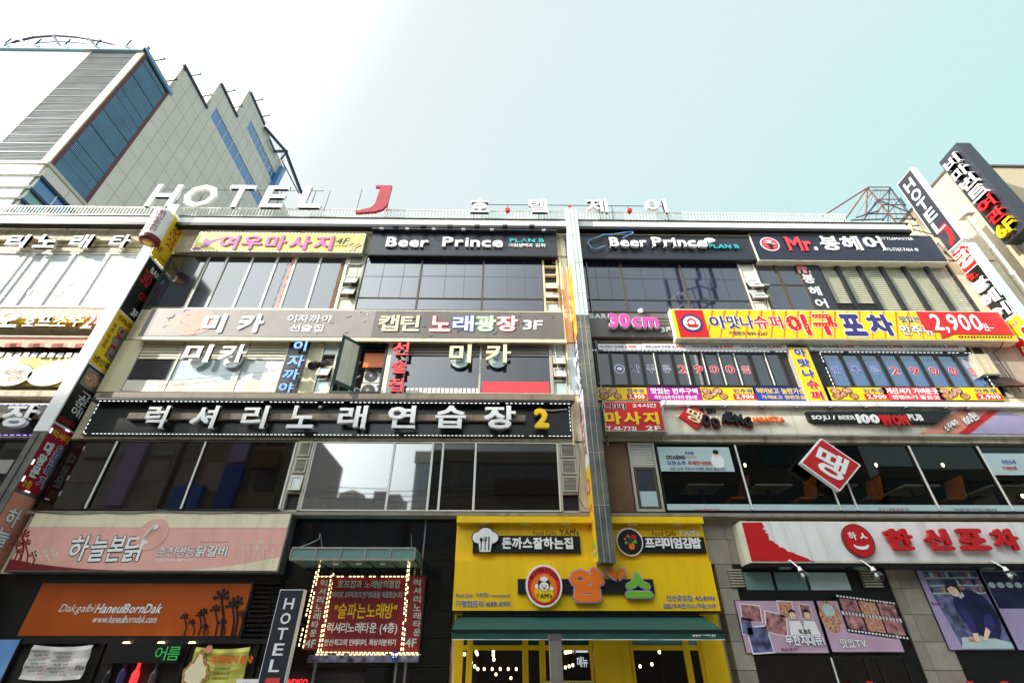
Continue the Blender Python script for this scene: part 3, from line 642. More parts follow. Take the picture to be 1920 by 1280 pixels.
t = thing('rooftop_korean_letters', 'small white Korean letters with red dots between them on a roof rail', 'sign', (2, -OH, Z(402, OH)))
for ch, xl, xr in (('호', 882, 918), ('텔', 991, 1027), ('제', 1099, 1138), ('이', 1208, 1249)): tq(t, ch, xl, 377, xr, 402, OH, W_, d=.1, bold=.035, name='letter')
for px, py in ((952, 397), (1068, 394), (1180, 398)):
    c = at(px, py, OH); MB().lathe((c[0], -OH, c[1]), (0, -1, 0), [(0, .085), (.12, .085)], A['red'], 16).bar((c[0], -OH+.05, c[1]-.1), (c[0], -OH+.05, Z(382, OH)), .01, A['darkframe']).build('dot', t)
k = MB(); zz = Z(382, OH); k.bar((X(885, 382), -OH+.05, zz), (X(1245, 382), -OH+.05, zz), .014, A['darkframe'])
for px in (890, 1008, 1118, 1142, 1240): k.bar((X(px, 382), -OH+.05, Z(402, OH)-.3), (X(px, 382), -OH+.05, zz), .012, A['darkframe'])
k.build('support_frame', t)

# --- 4th floor boards
b = q(355, 471, 687, 438, .5); b = (X(357, 470, .5), b[1], b[2], b[3])
t = sign('signboard', 'pale yellow massage signboard with pink lettering and a fox tail drawing', b, .5, A['paleyellow'])
tq(t, '여우마사지', 412, 442, 625, 469, .51, A['violetpink'], bold=.045, d=.02, split=True, gap=.16, out=A['peach'], grow=.015); tq(t, '4F', 630, 446, 655, 458, .506, K_, skew=.2); tq(t, '남성전용', 628, 459, 652, 463, .506, A['stainbrown'])
c = at(385, 455, .5); k = MB()
k.prism([(c[0]-.1, c[1]+.1), (c[0]-.02, c[1]+.22), (c[0]+.1, c[1]+.1), (c[0]+.5, c[1]+.22), (c[0]+.2, c[1]-.02), (c[0]+.12, c[1]-.22), (c[0]-.12, c[1]-.24), (c[0], c[1]-.1)], -.512, -.5, A['plum'])
k.build('fox_tail_drawing', t); k = MB(); k.prism([(b[0]+.04, b[2]+.04), (b[0]+.1, b[2]+.2), (b[0]+.25, b[2]+.16), (b[0]+.36, b[2]+.04)], -.512, -.5, A['magenta']).build('petal_drawing', t)
for i in range(4):
    k = MB(); xx = X(657+i*6, 455, .5); pts = [(xx+.12*sn(j*.8+i), -.513, b[2]+.06+j*.055) for j in range(8)]; k.tube(pts, .012, A['violetpink'] if i % 2 else W_, 4); k.build('curl_drawing', t)
leds(t, loop((b[0]+.02, b[1]-.02, b[2]+.02, b[3]-.02), .515), A['ledwhite'], .12, .06)
leds(t, [(X(430, 482, .3), -.3, Z(483, .3)), (X(600, 482, .3), -.3, Z(483, .3))], A['ledviolet'], .12, .08)

def spot(px, py, off):
    c = at(px, py, off); t = thing('spot_lamp', 'SPOT', 'lamp', (c[0], -off, c[1]), 'small dark spot lamps over the left beer sign')
    MB().box(c[0]-.09, c[0]+.09, -off-.08, -off+.04, c[1]-.06, c[1]+.02, A['darkframe']).build('head', t)
    MB().tube([(c[0], -off, c[1]), (c[0], -off, c[1]+.1), (c[0], -.1, c[1]+.1)], .014, A['darkframe']).build('arm', t)
    return t
for px in (742, 794, 844, 895, 947, 997):
    t = spot(px, 425, .7); t['label'] = 'small dark spot lamp over the left beer sign, ' + {742: 'leftmost of six', 794: 'second from its left end', 844: 'third from its left end', 895: 'third from its right end', 947: 'second from its right end', 997: 'rightmost of six'}[px]
b = q(690, 478, 1042, 437, .45)
t = sign('signboard', 'hooded black beer bar signboard left of the tall centre blade sign', b, .45, A['charcoal'], frame=A['darkframe'])
MB().box(b[0]-.02, b[1]+.02, -.6, -.45, b[3]-.04, b[3]+.03, A['charcoal']).build('hood', t)
tq(t, 'Beer', 725, 447, 804, 465, .47, W_, d=.06, bold=.05, split=True); tq(t, 'Prince', 830, 447, 943, 465, .47, W_, d=.06, bold=.05, split=True)
tq(t, 'PLAN B', 956, 448, 1020, 455, .46, A['teal'], d=.02, bold=.04); tq(t, '크림생맥과 감튀', 953, 457, 1022, 464, .46, W_, d=.02, bold=.02)
k = MB()
for px in (713, 762, 812, 868, 922, 1020): c = at(px, 442, .6); k.box(c[0]-.06, c[0]+.06, -.66, -.58, b[3]-.07, b[3]-.04, W_)
k.build('downlight', t)
b = q(1092, 485, 1407, 442, .45); b = (2.42, b[1], b[2], b[3])
t = sign('signboard', 'black beer bar signboard with a pale blue bottle outline, right of the centre blade', b, .45, A['charcoal'], frame=A['darkframe'])
tq(t, 'Beer', 1142, 449, 1211, 466, .5, W_, d=.1, bold=.05, split=True); tq(t, 'Prince', 1221, 449, 1323, 466, .5, W_, d=.1, bold=.05, split=True); tq(t, 'PLAN B', 1328, 460, 1384, 467, .48, A['teal'], d=.05, bold=.04)
P3 = lambda px, py, off: Vector((at(px, py, off)[0], -off, at(px, py, off)[1]))
k = MB(); k.tube([P3(*p, .55) for p in ((1135, 461), (1117, 467), (1110, 465), (1102, 456), (1105, 450), (1133, 440), (1145, 440), (1186, 434), (1187, 437), (1168, 446))], .02, A['skyblue']); k.build('bottle_outline', t)
c = at(1331, 451, .55); k = MB()
for i in range(7): a = i*.9; k.disk(c[0]+.11*cs(a), c[1]+.04*sn(a)+.02, .08, .07, .55+.004*i, W_, .03, 12)
k.prism([(c[0]-.1, c[1]), (c[0]-.06, c[1]-.12), (c[0]+.06, c[1]-.12), (c[0]+.1, c[1])], -.54, -.5, W_).build('crown_emblem', t)
b = q(1423, 488, 1745, 441, .5)
t = sign('signboard', 'dark blue hair salon signboard with a round red barber emblem', b, .5, A['navy'], frame=A['cream'])
c = at(1443, 458, .5); k = MB(); k.disk(c[0], c[1], .32, .32, .512, W_).disk(c[0], c[1], .28, .28, .518, A['coral']); k.build('round_emblem', t)
k = MB(); k.disk(c[0], c[1]+.08, .05, .06, .526, W_).box(c[0]-.12, c[0]+.12, -.526, -.518, c[1]+.14, c[1]+.17, W_).prism([(c[0]-.08, c[1]+.02), (c[0]+.08, c[1]+.02), (c[0]+.05, c[1]-.24), (c[0]+.01, c[1]-.24), (c[0], c[1]-.08), (c[0]-.01, c[1]-.24), (c[0]-.05, c[1]-.24)], -.526, -.518, K_)
k.bar((c[0]-.2, -.522, c[1]+.06), (c[0]+.2, -.522, c[1]-.02), .02, W_, 4); k.build('barber_figure', t)
tq(t, 'Mr', 1474, 445, 1520, 471, .51, A['coral'], d=.03, bold=.045, split=True); tq(t, '.', 1527, 463, 1533, 470, .51, W_, d=.02, bold=.02)
for ch, xl, xr in (('봉', 1538, 1573), ('헤', 1578, 1612), ('어', 1620, 1654)): tq(t, ch, xl, 444, xr, 470, .51, W_, d=.03, bold=.05, name='letter')
tq(t, 'STYLEMASTER', 1650, 445, 1712, 450, .51, W_, bold=.04); tq(t, '070-7767-7404 4F', 1658, 465, 1722, 471, .51, W_, bold=.03)
for ch, y in (('Mr.', 503), ('봉', 522), ('헤', 545), ('어', 568)):
    xm = 1506+(y-503)*.52; tq(B, ch, xm-11, y-8, xm+11, y+9, .31, A['coral'] if ch == 'Mr.' else W_, out=W_ if ch == 'Mr.' else None, bold=.04)

# --- 3rd/4th floor band
b = q(256, 631, 1057, 584, .5)
t = sign('signboard', 'long dark patterned signboard with a pink blotch at its left end', b, .5, A['greyprint'], frame=A['ivory'])
k = MB(); k.box(b[0]-.02, b[1]+.02, -.5, -.42, b[2]-.09, b[2]-.002, A['ivory']).build('bottom_lip', t)
x0_, x1_ = X(285, 610, .5), X(335, 610, .5)
MB().box(x0_, X(700, 610, .5), -.506, -.5, b[2]+.035, b[3]-.035, A['lightgreyprint']).build('glare_print', t)  # sun glare painted as a lighter sheet over the left part
c = at(363, 605, .5); zc = (b[2]+b[3])/2; k = MB(); n = 26; hz = (b[3]-b[2])/2-.04
pts = [(c[0]+.62*cs(2*PI*i/n)*(1+.08*sn(5*i)), zc+max(-hz, min(hz, .46*sn(2*PI*i/n)))) for i in range(n)]
k.prism(pts, -.512, -.507, A['peach']).build('pink_blotch', t)
k = MB()
for i in range(46):                          # scratched floral scrolls
    cx = random.uniform(b[0]+.5, b[1]-.3); cz = random.uniform(b[2]+.15, b[3]-.15); r = random.uniform(.06, .17); a = random.uniform(0, 6); n = 6
    ps = [(cx+r*cs(a+j*.5)*(1-.1*j), -.514, max(b[2]+.04, min(b[3]-.04, cz+r*sn(a+j*.5)*(1-.1*j)))) for j in range(n)]; k.tube(ps, .007, A['lightgreyprint'] if cx > X(700, 610) else W_, 3)
k.build('scroll_print', t, kind='stuff')
for ch, xl, xr in (('미', 380, 422), ('카', 447, 494)): tq(t, ch, xl, 589, xr, 624, .514, W_, bold=.06, d=.01, name='letter')
tq(t, '이자까야', 539, 590, 623, 604, .514, W_, bold=.03); tq(t, '선술집', 543, 608, 606, 622, .514, W_, bold=.03)
tq(t, '캡틴', 710, 591, 787, 621, .514, A['ivory'], bold=.05, d=.01, split=True)
for ch, xl, xr, o_ in (('노', 806, 845, R_), ('래', 849, 888, A['blue']), ('광', 891, 930, A['green']), ('장', 931, 971, A['coral'])): tq(t, ch, xl, 592, xr, 621, .514, W_, bold=.05, out=o_, grow=.05, name='letter')
tq(t, '3F', 981, 600, 1017, 618, .514, W_, bold=.05, skew=.1)
b = q(1100, 632, 1263, 587, .42); b = (2.42, b[1], b[2], b[3])
t = sign('signboard', 'weathered dark board with raised pink 30cm lettering', b, .42, A['greyprint'], frame=A['bronze'])
tq(t, 'BAR', 1105, 588, 1137, 597, .43, W_, bold=.05); tq(t, '30', 1140, 592, 1180, 618, .48, A['pink'], d=.12, bold=.07, split=True, out=W_, grow=.02); tq(t, 'cm', 1183, 599, 1233, 618, .48, A['pink'], d=.12, bold=.06, split=True, out=W_, grow=.02); tq(t, '3F', 1238, 615, 1256, 624, .43, W_, d=.05, bold=.04)
k = MB(); zz = [b[2]+.2+.12*i for i in range(5)]
for z in zz[1:]: k.box(b[0]+1.3, b[1]-.06, -.436, -.422, z, z+.025, A['bronze'])
k.build('rail', t)
c = at(1200, 581, .45); MB().lathe((c[0], -.52, c[1]-.06), (0, 1, .2), [(0, .07), (.06, .08), (.14, .04)], W_).build('lamp_head', t)
# yellow pub board
b = q(1268, 634, 1872, 584, .6)
t = sign('signboard', 'bright yellow pub signboard with a red price field and a red emblem square', b, .6, A['signyellow'], frame=A['cream'])
k = MB(); xc, zc = at(1300, 640, .6)
for i in range(22):
    a = math.radians(4+i*5.2)
    for xs_ in [b[0]+.5]:
        x1_ = b[0]+.9+i*.37; k.add([(x1_, -.607, b[2]+.04), (x1_+.03, -.607, b[2]+.04), (x1_+.42, -.607, b[3]-.04), (x1_+.36, -.607, b[3]-.04)], [(0, 1, 2, 3)], A['orange'])
k.build('ray_print', t)
xa, xb = X(1268, 612, .6)+.05, X(1325, 612, .6); MB().box(xa, xb, -.608, -.6, b[2]+.04, b[3]-.04, R_).build('emblem_field', t)
c = ((xa+xb)/2, (b[2]+b[3])/2); k = MB()
for i in range(20): a = 2*PI*i/20; k.disk(c[0]+.3*cs(a), c[1]+.3*sn(a), .04, .04, .614, A['purple'], .004, 6)
k.disk(c[0], c[1], .3, .3, .617, A['purple']).disk(c[0], c[1], .25, .25, .622, W_).disk(c[0], c[1]+.03, .13, .14, .626, R_).disk(c[0], c[1]+.01, .09, .09, .63, W_)
k.prism([(c[0]-.2, c[1]-.05), (c[0]+.2, c[1]-.05), (c[0]+.12, c[1]-.15), (c[0]-.12, c[1]-.15)], -.634, -.63, R_).build('emblem', t)
OF = .608
for ch, xl, xr, m in (('아', 1330, 1361, A['purple']), ('맛', 1363, 1386, A['purple']), ('나', 1388, 1412, A['purple']), ('슈', 1413, 1440, R_), ('퍼', 1442, 1466, R_)): tq(t, ch, xl, 592, xr, 616, OF, m, bold=.05, out=W_, grow=.05, name='letter')
tq(t, '가맹문의 1899-6267', 1366, 621, 1439, 629, OF, A['purple'], bold=.02)
for ch, xl, xr, m in (('이', 1475, 1516, R_), ('구', 1524, 1570, R_)):
    tq(t, ch, xl, 589, xr, 629, OF, m, bold=.09, out=W_, grow=.04, name='letter')
k = MB()
for x_, ys in ((1477, (606,)), (1481, (598, 615)), (1488, (593, 622)), (1496, (598, 615)), (1500, (606,)), (1513, (594, 600, 606, 612, 618, 625))):
    for y_ in ys: c = at(x_, y_, OF); k.disk(c[0], c[1], .025, .025, OF+.012, Y_, .004, 8)
for x_ in range(1528, 1570, 6):
    c = at(x_, 610, OF); k.disk(c[0], c[1], .025, .025, OF+.012, Y_, .004, 8)
    c = at(x_, 593, OF); k.disk(c[0], c[1], .025, .025, OF+.012, Y_, .004, 8)
k.build('lamp_dots', t)
for ch, xl, xr in (('포', 1577, 1620), ('차', 1628, 1674)): tq(t, ch, xl, 589, xr, 630, OF, A['purple'], bold=.08, out=W_, grow=.05, name='letter')
tq(t, '맛있는~', 1686, 592, 1733, 604, OF, K_, bold=.05, out=W_, grow=.05, rot=.06); tq(t, '안주류', 1688, 609, 1749, 628, OF, W_, bold=.05, out=K_, grow=.06)
x0_, x1_ = X(1733, 612, .6), b[1]-.05
k = MB(); k.prism([(x0_, b[3]-.04), (x0_-.05, b[2]+.35), (x0_+.35, b[2]+.27), (x0_+.3, b[2]+.05), (x0_+.75, b[2]+.22), (x1_, b[2]+.2), (x1_, b[3]-.04)], -.622, -.606, R_).build('price_field', t)
tq(t, '2,900', 1748, 589, 1840, 624, .626, W_, bold=.03, skew=.12, split=True); tq(t, '원~', 1842, 606, 1862, 620, .626, W_, bold=.02)
k = MB(); z = b[2]+.12; x = x0_+.8
while x < x1_-.1: k.add([(x, -.612, z-.035), (x+.05, -.612, z-.035), (x+.08, -.612, z+.035), (x+.03, -.612, z+.035)], [(0, 1, 2, 3)], K_); x += .09
k.build('rope_print', t)

# --- 3rd floor small boards
strip = [('이구포차 안주류', 1122, 1201), ('아맛나슈퍼 안주류', 1205, 1292), ('아맛나슈퍼 안주류', 1295, 1382), ('이구포차 안주류', 1385, 1474), ('이구포차 안주류', 1519, 1609), ('이구포차 안주류', 1612, 1700), ('아맛나슈퍼 안주류', 1704, 1805)]
for i, (s_, xl, xr) in enumerate(strip):
    b = q(xl, 655, xr, 645, .36)
    t = thing('price_strip', ['first narrow white price strip right of the centre blade sign', 'second narrow white price strip from the centre blade sign', 'third narrow white price strip from the centre blade sign', 'narrow white price strip just left of the yellow vertical board', 'narrow white price strip just right of the yellow vertical board', 'narrow white price strip, second right of the yellow vertical board', 'rightmost narrow white price strip under the yellow pub board'][i], 'sign', (b[0], -.36, b[2]), 'white price strips above the dark sashes')
    MB().box(b[0], b[1], -.36, -.2, b[2], b[3], W_).build('face', t)
    xm = xl+(xr-xl)*.6; tq(t, s_, xl+4, 647, xm, 653, .363, A['purple'], bold=.02); tq(t, '2,900', xm+2, 647, xr-8, 653, .363, R_, bold=.04)
t = thing('led_rope', 'white lamp rope framing the dark sash windows under the price strips', 'light string', (2.4, -.2, Z(724)))
leds(t, loop((2.42, X(1500, 722, .3), Z(726, .3), Z(656, .3)), .32), A['ledwhite'], .12, .07); leds(t, loop((X(1562, 722, .3), X(1860, 722, .3), Z(726, .3), Z(656, .3)), .32), A['ledwhite'], .12, .07)
def foodboard(lbl, xl, xr, bgm, kind, l1=None, l2=None):
    b = q(xl, 750, xr, 726, .36)
    t = sign('menu_board', lbl, b, .36, bgm, lip=.01, frame=A['darkframe'], group='row of small menu boards under the third floor windows')
    if kind == 'food':
        k = MB()
        w = b[1]-b[0]; h = b[3]-b[2]
        for j, (u, v, r) in enumerate(((.12, .68, .09), (.13, .3, .1), (.32, .72, .09), (.4, .3, .08), (.24, .45, .06))):
            cx, cz = b[0]+u*w, b[2]+v*h; k.disk(cx, cz, r*w, min(r*w*.8, .24*h), .368+.001*j, A['dish'], .004, 14).disk(cx, cz, r*w*.8, min(r*w*.8, .24*h)*.8, .374+.001*j, A['food'] if j % 2 else A['food2'], .004, 14)
        k.build('dish_photo', t)
        MB().box(b[0]+.58*w, b[1]-.03, -.37, -.36, b[2]+.03, b[2]+.48*h, R_).build('price_field', t)
        text(t, '안주류', (b[0]+.6*w, b[1]-.08, b[2]+.55*h, b[3]-.05), .364, K_, out=W_, bold=.03); text(t, '2,900', (b[0]+.62*w, b[1]-.1, b[2]+.08*h, b[2]+.42*h), .371, W_, bold=.04)
    else:
        w = b[1]-b[0]; h = b[3]-b[2]
        text(t, l1, (b[0]+.07*w, b[1]-.07*w, b[2]+.48*h, b[3]-.07*h), .364, kind, bold=.05); text(t, l2, (b[0]+.12*w, b[1]-.1*w, b[2]+.08*h, b[2]+.38*h), .364, kind, bold=.03)
foodboard('yellow food photo board beside the centre blade sign', 1121, 1212, Y_, 'food')
foodboard('purple menu board with white lettering', 1216, 1313, A['magenta'], W_, '맛있는 안주구역', '아맛나슈퍼 이구포차 경영시장')
foodboard('yellow food photo board between the purple and the blue board', 1316, 1414, Y_, 'food')
foodboard('blue menu board with yellow lettering', 1417, 1513, A['blue'], Y_, '먹어보고 놀란가슴', '가격보고 한번웃음')
foodboard('yellow food photo board right of the yellow vertical board', 1560, 1659, Y_, 'food')
foodboard('red menu board with white lettering', 1662, 1762, A['coral'], W_, '계산서가 가벼운곳', '한병쏘기 좋은곳')
foodboard('rightmost yellow food photo board', 1765, 1870, Y_, 'food')
xa, xb = X(1480, 660, .42), X(1517, 660, .42); b = (xa, xb, Z(748, .42), Z(647, .42))
t = sign('signboard', 'yellow vertical board with blue and red letters between the dark and the blue sashes', b, .42, A['signyellow'], lip=.02)
zt = b[3]; h = (b[3]-b[2])/5
for i, (ch, m) in enumerate((('아', A['blue']), ('맛', A['blue']), ('나', A['blue']), ('슈', R_), ('퍼', R_))): text(t, ch, (xa+.12, xb-.12, zt-h*(i+.9), zt-h*(i+.14)), .43, m, bold=.06, out=W_, name='letter')
# little leaning boards by the far right vents
b = (X(1839, 694, .42), X(1872, 694, .42), Z(696, .42), Z(657, .42))
t = sign('vent_cover_board', 'faded tan board hung over the vents right of the blue sashes', b, .42, A['beige'])
k = MB(); t2 = thing('hopper_window', 'dark hopper window tilted open at the right end of the third floor', 'window', (X(1880, 712, .3), -.3, Z(716, .3)))
xa, xb = X(1862, 712, .4), X(1905, 712, .4); k.add([(xa, -.28, Z(700, .3)), (xb, -.28, Z(700, .3)), (xb, -.6, Z(716, .6)), (xa, -.6, Z(716, .6)), (xa, -.25, Z(700, .3)-.03), (xb, -.25, Z(700, .3)-.03), (xb, -.57, Z(716, .6)-.04), (xa, -.57, Z(716, .6)-.04)], [(0, 1, 2, 3), (7, 6, 5, 4), (0, 4, 5, 1), (1, 5, 6, 2), (2, 6, 7, 3), (3, 7, 4, 0)], A['darkframe']); k.build('sash', t2)

# 3rd floor channel letters over the windows
def chan(lbl, items, off, m, o_=None, d=.07, bold=.05, disks=False):
    t = thing('channel_letters', lbl, 'sign', (X(items[0][1], items[0][3], off), -off, Z(items[0][4], off)))
    for ch, xl, xr, yt, yb in items:
        if disks: c = at((xl+xr)/2-2, yb-8, off-.09); MB().lathe((c[0]+.02, -off+.11, c[1]), (0, -1, 0), [(0, .27), (.03, .27)], disks, 24).build('disc', t)
        tq(t, ch, xl, yt, xr, yb, off, m, d=d, bold=bold, out=o_, name='letter')
    k = MB(); k.bar((X(items[0][1], (items[0][3]+items[0][4])/2), -off+.03, Z(items[0][3]+10, off)), (X(items[-1][2], items[-1][3]+10), -off+.03, Z(items[-1][3]+10 if not disks else items[-1][3]+9, off)), .01, A['steel'])
    if disks: k.build('rail', t)
    return t
chan('large white raised letters over the pale third floor window', [('미', 347, 398, 648, 681), ('카', 413, 463, 648, 682)], .45, W_, disks=W_)
chan('large cream raised letters with pale discs over the dark third floor window', [('미', 843, 884, 648, 682), ('카', 911, 958, 648, 682)], .45, A['ivory'], disks=A['film'])
chan('column of light blue raised letters on the third floor', [('이', 552, 577, 641, 660), ('자', 541, 572, 668, 690), ('까', 532, 562, 694, 714), ('야', 524, 552, 719, 738)], .42, A['skyblue'])
chan('column of red raised letters on the third floor', [('선', 738, 768, 643, 668), ('술', 735, 763, 677, 702), ('집', 729, 757, 711, 736)], .42, A['coral'])
leds(thing('led_rope', 'row of small white lamps under the big black signboard canopy', 'light string', (0, -.6, Z(752, .6))), [(-10.6, -.62, Z(756, .62)), (X(1070, 757, .6), -.62, Z(756, .62))], A['ledwhite'], .115, .06)

# --- big black board
b = (X(152, 816, .35), X(1073, 818, .35), Z(819, .35), Z(752, .35))
t = sign('signboard', 'big black signboard with large white letters and a yellow 2, across the second floor', b, .35, A['blackpanel'], frame=A['darkframe'])
MB().box(b[0]-.02, X(1073, 750, .6), -.62, 0, Z(753.5, .62), Z(749.5, .62), A['black']).build('canopy', t)
MB().box(X(240, 787, .4), X(985, 787, .4), -.47, -.36, Z(790, .42), Z(779, .42), A['brownledge']).build('raceway', t)
cx = [(271, 321), (357, 414), (452, 508), (539, 598), (636, 689), (728, 781), (817, 874), (908, 967)]
for ch, (xl, xr) in zip('럭셔리노래연습장', cx): tq(t, ch, xl+5 if xl < 600 else xl, 763, xr-5 if xl < 600 else xr, 805, .5, W_, d=.09, bold=.05, name='letter')
tq(t, '2', 1001, 768, 1029, 804, .5, A['signyellow'], d=.09, bold=.07, name='letter')
leds(t, loop((b[0]+.03, b[1]-.03, b[2]+.03, b[3]-.02), .36), A['ledwhite'], .1, .055)
MB().tube([(b[1]-.1, -.4, b[3]-.25), (b[1]-.5, -.42, b[3]-.3), (b[1]-.9, -.4, b[3]-.25)], .02, W_).build('cable', t)

# --- red massage board and ddaeng board
b = q(1132, 808, 1249, 752, .65); b = (2.52, X(1249, 808, .65), b[2], b[3])
t = sign('signboard', 'red massage signboard with yellow lettering right of the centre blade sign', b, .65, R_)
tq(t, '나비', 1130, 756, 1173, 768, .655, K_, out=W_, bold=.05); tq(t, '24시간', 1186, 756, 1231, 764, .655, W_, bold=.04)
tq(t, '마사지', 1134, 772, 1235, 796, .66, A['signyellow'], bold=.06, d=.01, split=True, gap=.14); tq(t, 'T.411-7221', 1138, 799, 1193, 807, .655, W_, bold=.04); tq(t, '2F', 1211, 798, 1239, 807, .655, W_, bold=.05)
b = (X(1250, 812, .4), XR, Z(812, .4), Z(757, .4))
t = sign('signboard', 'long cream pub signboard under a pale canopy, with black and red raised lettering', b, .4, A['cream'], frame=A['white'])
MB().box(b[0]-.02, b[1], -.55, -.1, Z(757, .55), Z(748, .55), A['white']).build('canopy', t)
MB().box(b[0]-.04, b[0], -.52, -.1, b[2], b[3], A['white']).build('side_cheek', t)
k = MB()
for px in (1290, 1359, 1427, 1493, 1555, 1622, 1695, 1770, 1812): c = at(px, 760, .5); k.lathe((c[0], -.5, Z(757, .55)), (0, 0, -1), [(0, .05), (.05, .08), (.06, .04)], A['steel'], 10)
k.build('downlight', t)
c = at(1299, 782, .42); rr = .3
MB().prism([(c[0], c[1]+.36), (c[0]+.38, c[1]), (c[0], c[1]-.36), (c[0]-.38, c[1])], -.5, -.41, R_).build('diamond', t)
text(t, '땡', (c[0]-.2, c[0]+.2, c[1]-.17, c[1]+.17), .5, A['ivory'], d=.03, bold=.03, rot=-.5, name='letter')
tq(t, '잘 있다', 1310, 766, 1342, 775, .42, K_, d=.04, bold=.05, rot=.05)
for i, (ch, xl, xr, yt, yb) in enumerate((('D', 1317, 1330, 779, 799), ('D', 1334, 1348, 785, 802), ('A', 1350, 1364, 778, 794), ('E', 1360, 1374, 774, 793), ('N', 1376, 1391, 778, 797), ('G', 1393, 1408, 783, 801))):
    tq(t, ch, xl, yt, xr, yb, .47, K_, d=.08, bold=.09, name='letter'); tq(t, ch, xl+2, yt+5, xr+2, yb+3, .42, R_, d=.04, bold=.09, name='letter_shadow')  # second red letter layer set behind the black letters
tq(t, 'JABAITTA', 1410, 783, 1469, 794, .44, A['orange'], d=.06, bold=.08, split=True)
b2 = q(1517, 793, 1752, 775, .45); k = MB(); b2 = (b2[0], X(1790, 785, .45), b2[2], b2[3]); k.prism([(b2[0], b2[2]+.05), (b2[0], b2[3]), (b2[1], b2[3]+.05), (b2[1]-.6, b2[2]), (b2[0]+.1, b2[2])], -.52, -.41, K_).build('black_plate', t)
tq(t, 'SOJU / BEER', 1522, 779, 1603, 789, .525, W_, d=.02, bold=.05, split=True); tq(t, '100', 1606, 777, 1647, 794, .53, W_, d=.03, bold=.07, split=True); tq(t, 'WON', 1650, 779, 1700, 799, .53, R_, d=.06, bold=.09, split=True); tq(t, 'PUB', 1702, 777, 1729, 789, .525, W_, d=.02, bold=.05, split=True)
x0_, x1_, x2_ = X(1722, 809, .4), X(1812, 800, .4), X(1874, 765, .4)
k = MB(); k.prism([(x0_, b[2]+.05), (X(1800, 775, .4), b[3]-.1), (x2_, b[3]-.12), (x1_, b[2]+.05)], -.416, -.404, A['peach']).prism([(x0_+1.0, b[2]+.05), (x2_-.35, b[3]-.12), (x2_-.1, b[3]-.12), (x0_+1.3, b[2]+.05)], -.424, -.41, R_).prism([(x1_, b[2]+.05), (x2_, b[3]-.12), (x2_+.5, b[3]-.3), (x2_+.45, b[2]+.05)], -.42, -.406, A['posterlilac']).build('ray_print', t)
tq(t, '소주맥주', 1765, 792, 1800, 803, .43, W_, bold=.05, out=A['stainbrown'], rot=.45, d=.02); tq(t, '100원!', 1800, 776, 1835, 792, .43, W_, bold=.05, out=K_, rot=.45, d=.02)

# diamond sign
c = at(1557, 872, .55); t = thing('diamond_sign', 'red diamond shaped sign with a white letter hung in front of the second floor windows', 'sign', (c[0], -.55, c[1]))
dc = [at(*p_, .55) for p_ in ((1539, 821), (1614, 872), (1575, 921), (1500, 867))]; dm = (sum(p_[0] for p_ in dc)/4, sum(p_[1] for p_ in dc)/4)
def rdia(s_, y0, y1, m, nm):
    pts = []
    for i_ in range(4):
        a_, o_, e_ = dc[i_], dc[i_-1], dc[(i_+1) % 4]
        for (n_, f_) in ((o_, .06), (o_, .015), (e_, .015), (e_, .06)): g_ = f_; px_ = a_[0]+(n_[0]-a_[0])*g_; pz_ = a_[1]+(n_[1]-a_[1])*g_; pts.append((dm[0]+(px_-dm[0])*s_, dm[1]+(pz_-dm[1])*s_))
    MB().prism(pts, y0, y1, m).build(nm, t)
rdia(1, -.56, -.44, W_, 'body'); rdia(.93, -.566, -.555, R_, 'face')
text(t, '땡', (dm[0]-.36, dm[0]+.36, dm[1]-.34, dm[1]+.34), .568, W_, bold=.045, d=.01, rot=-.62, name='letter')
MB().bar((c[0]-.1, -.46, c[1]+.4), (c[0]-.1, -.2, c[1]+.5), .02, A['steel']).bar((c[0]+.1, -.46, c[1]-.4), (c[0]+.1, -.2, c[1]-.4), .02, A['steel']).build('bracket', t)

# banners in the pub window
b = q(1240, 883, 1366, 838, .31)
t = thing('banner', 'pale blue promotional banner in the pub window beside the louvred door', 'banner', (b[0], -.31, b[2]))
MB().box(b[0], b[1], -.31, -.3, b[2], b[3], A['film']).build('cloth', t)
tq(t, 'DDAENG', 1249, 853, 1284, 861, .313, K_, bold=.08); tq(t, '안산점', 1284, 846, 1300, 852, .313, A['blue'], bold=.05); tq(t, 'JABAITTA', 1284, 855, 1306, 859, .313, A['orange'], bold=.04); tq(t, '모든소주', 1251, 864, 1286, 872, .313, A['blue'], bold=.04); tq(t, '무제한이벤트', 1290, 864, 1334, 872, .313, R_, bold=.04); tq(t, '모든 소주 주문시 무제한 제공! 좋은데이', 1256, 876, 1360, 882, .313, A['purple'], bold=.02)
c = at(1344, 858, .31); MB().disk(c[0], c[1]-.08, .16, .2, .314, W_).disk(c[0], c[1]+.1, .07, .09, .318, A['chefskin']).disk(c[0], c[1]+.15, .075, .06, .322, K_).build('portrait_print', t)
b = q(1865, 890, 1960, 850, .31)
t = thing('banner', 'small pale banner in the pub window at the far right edge', 'banner', (b[0], -.31, b[2]))
MB().box(b[0], b[1], -.31, -.3, b[2], b[3], A['film']).build('cloth', t)
tq(t, '모든소주', 1878, 862, 1905, 870, .313, A['blue'], bold=.04); tq(t, '이벤트', 1880, 874, 1908, 881, .313, R_, bold=.04)

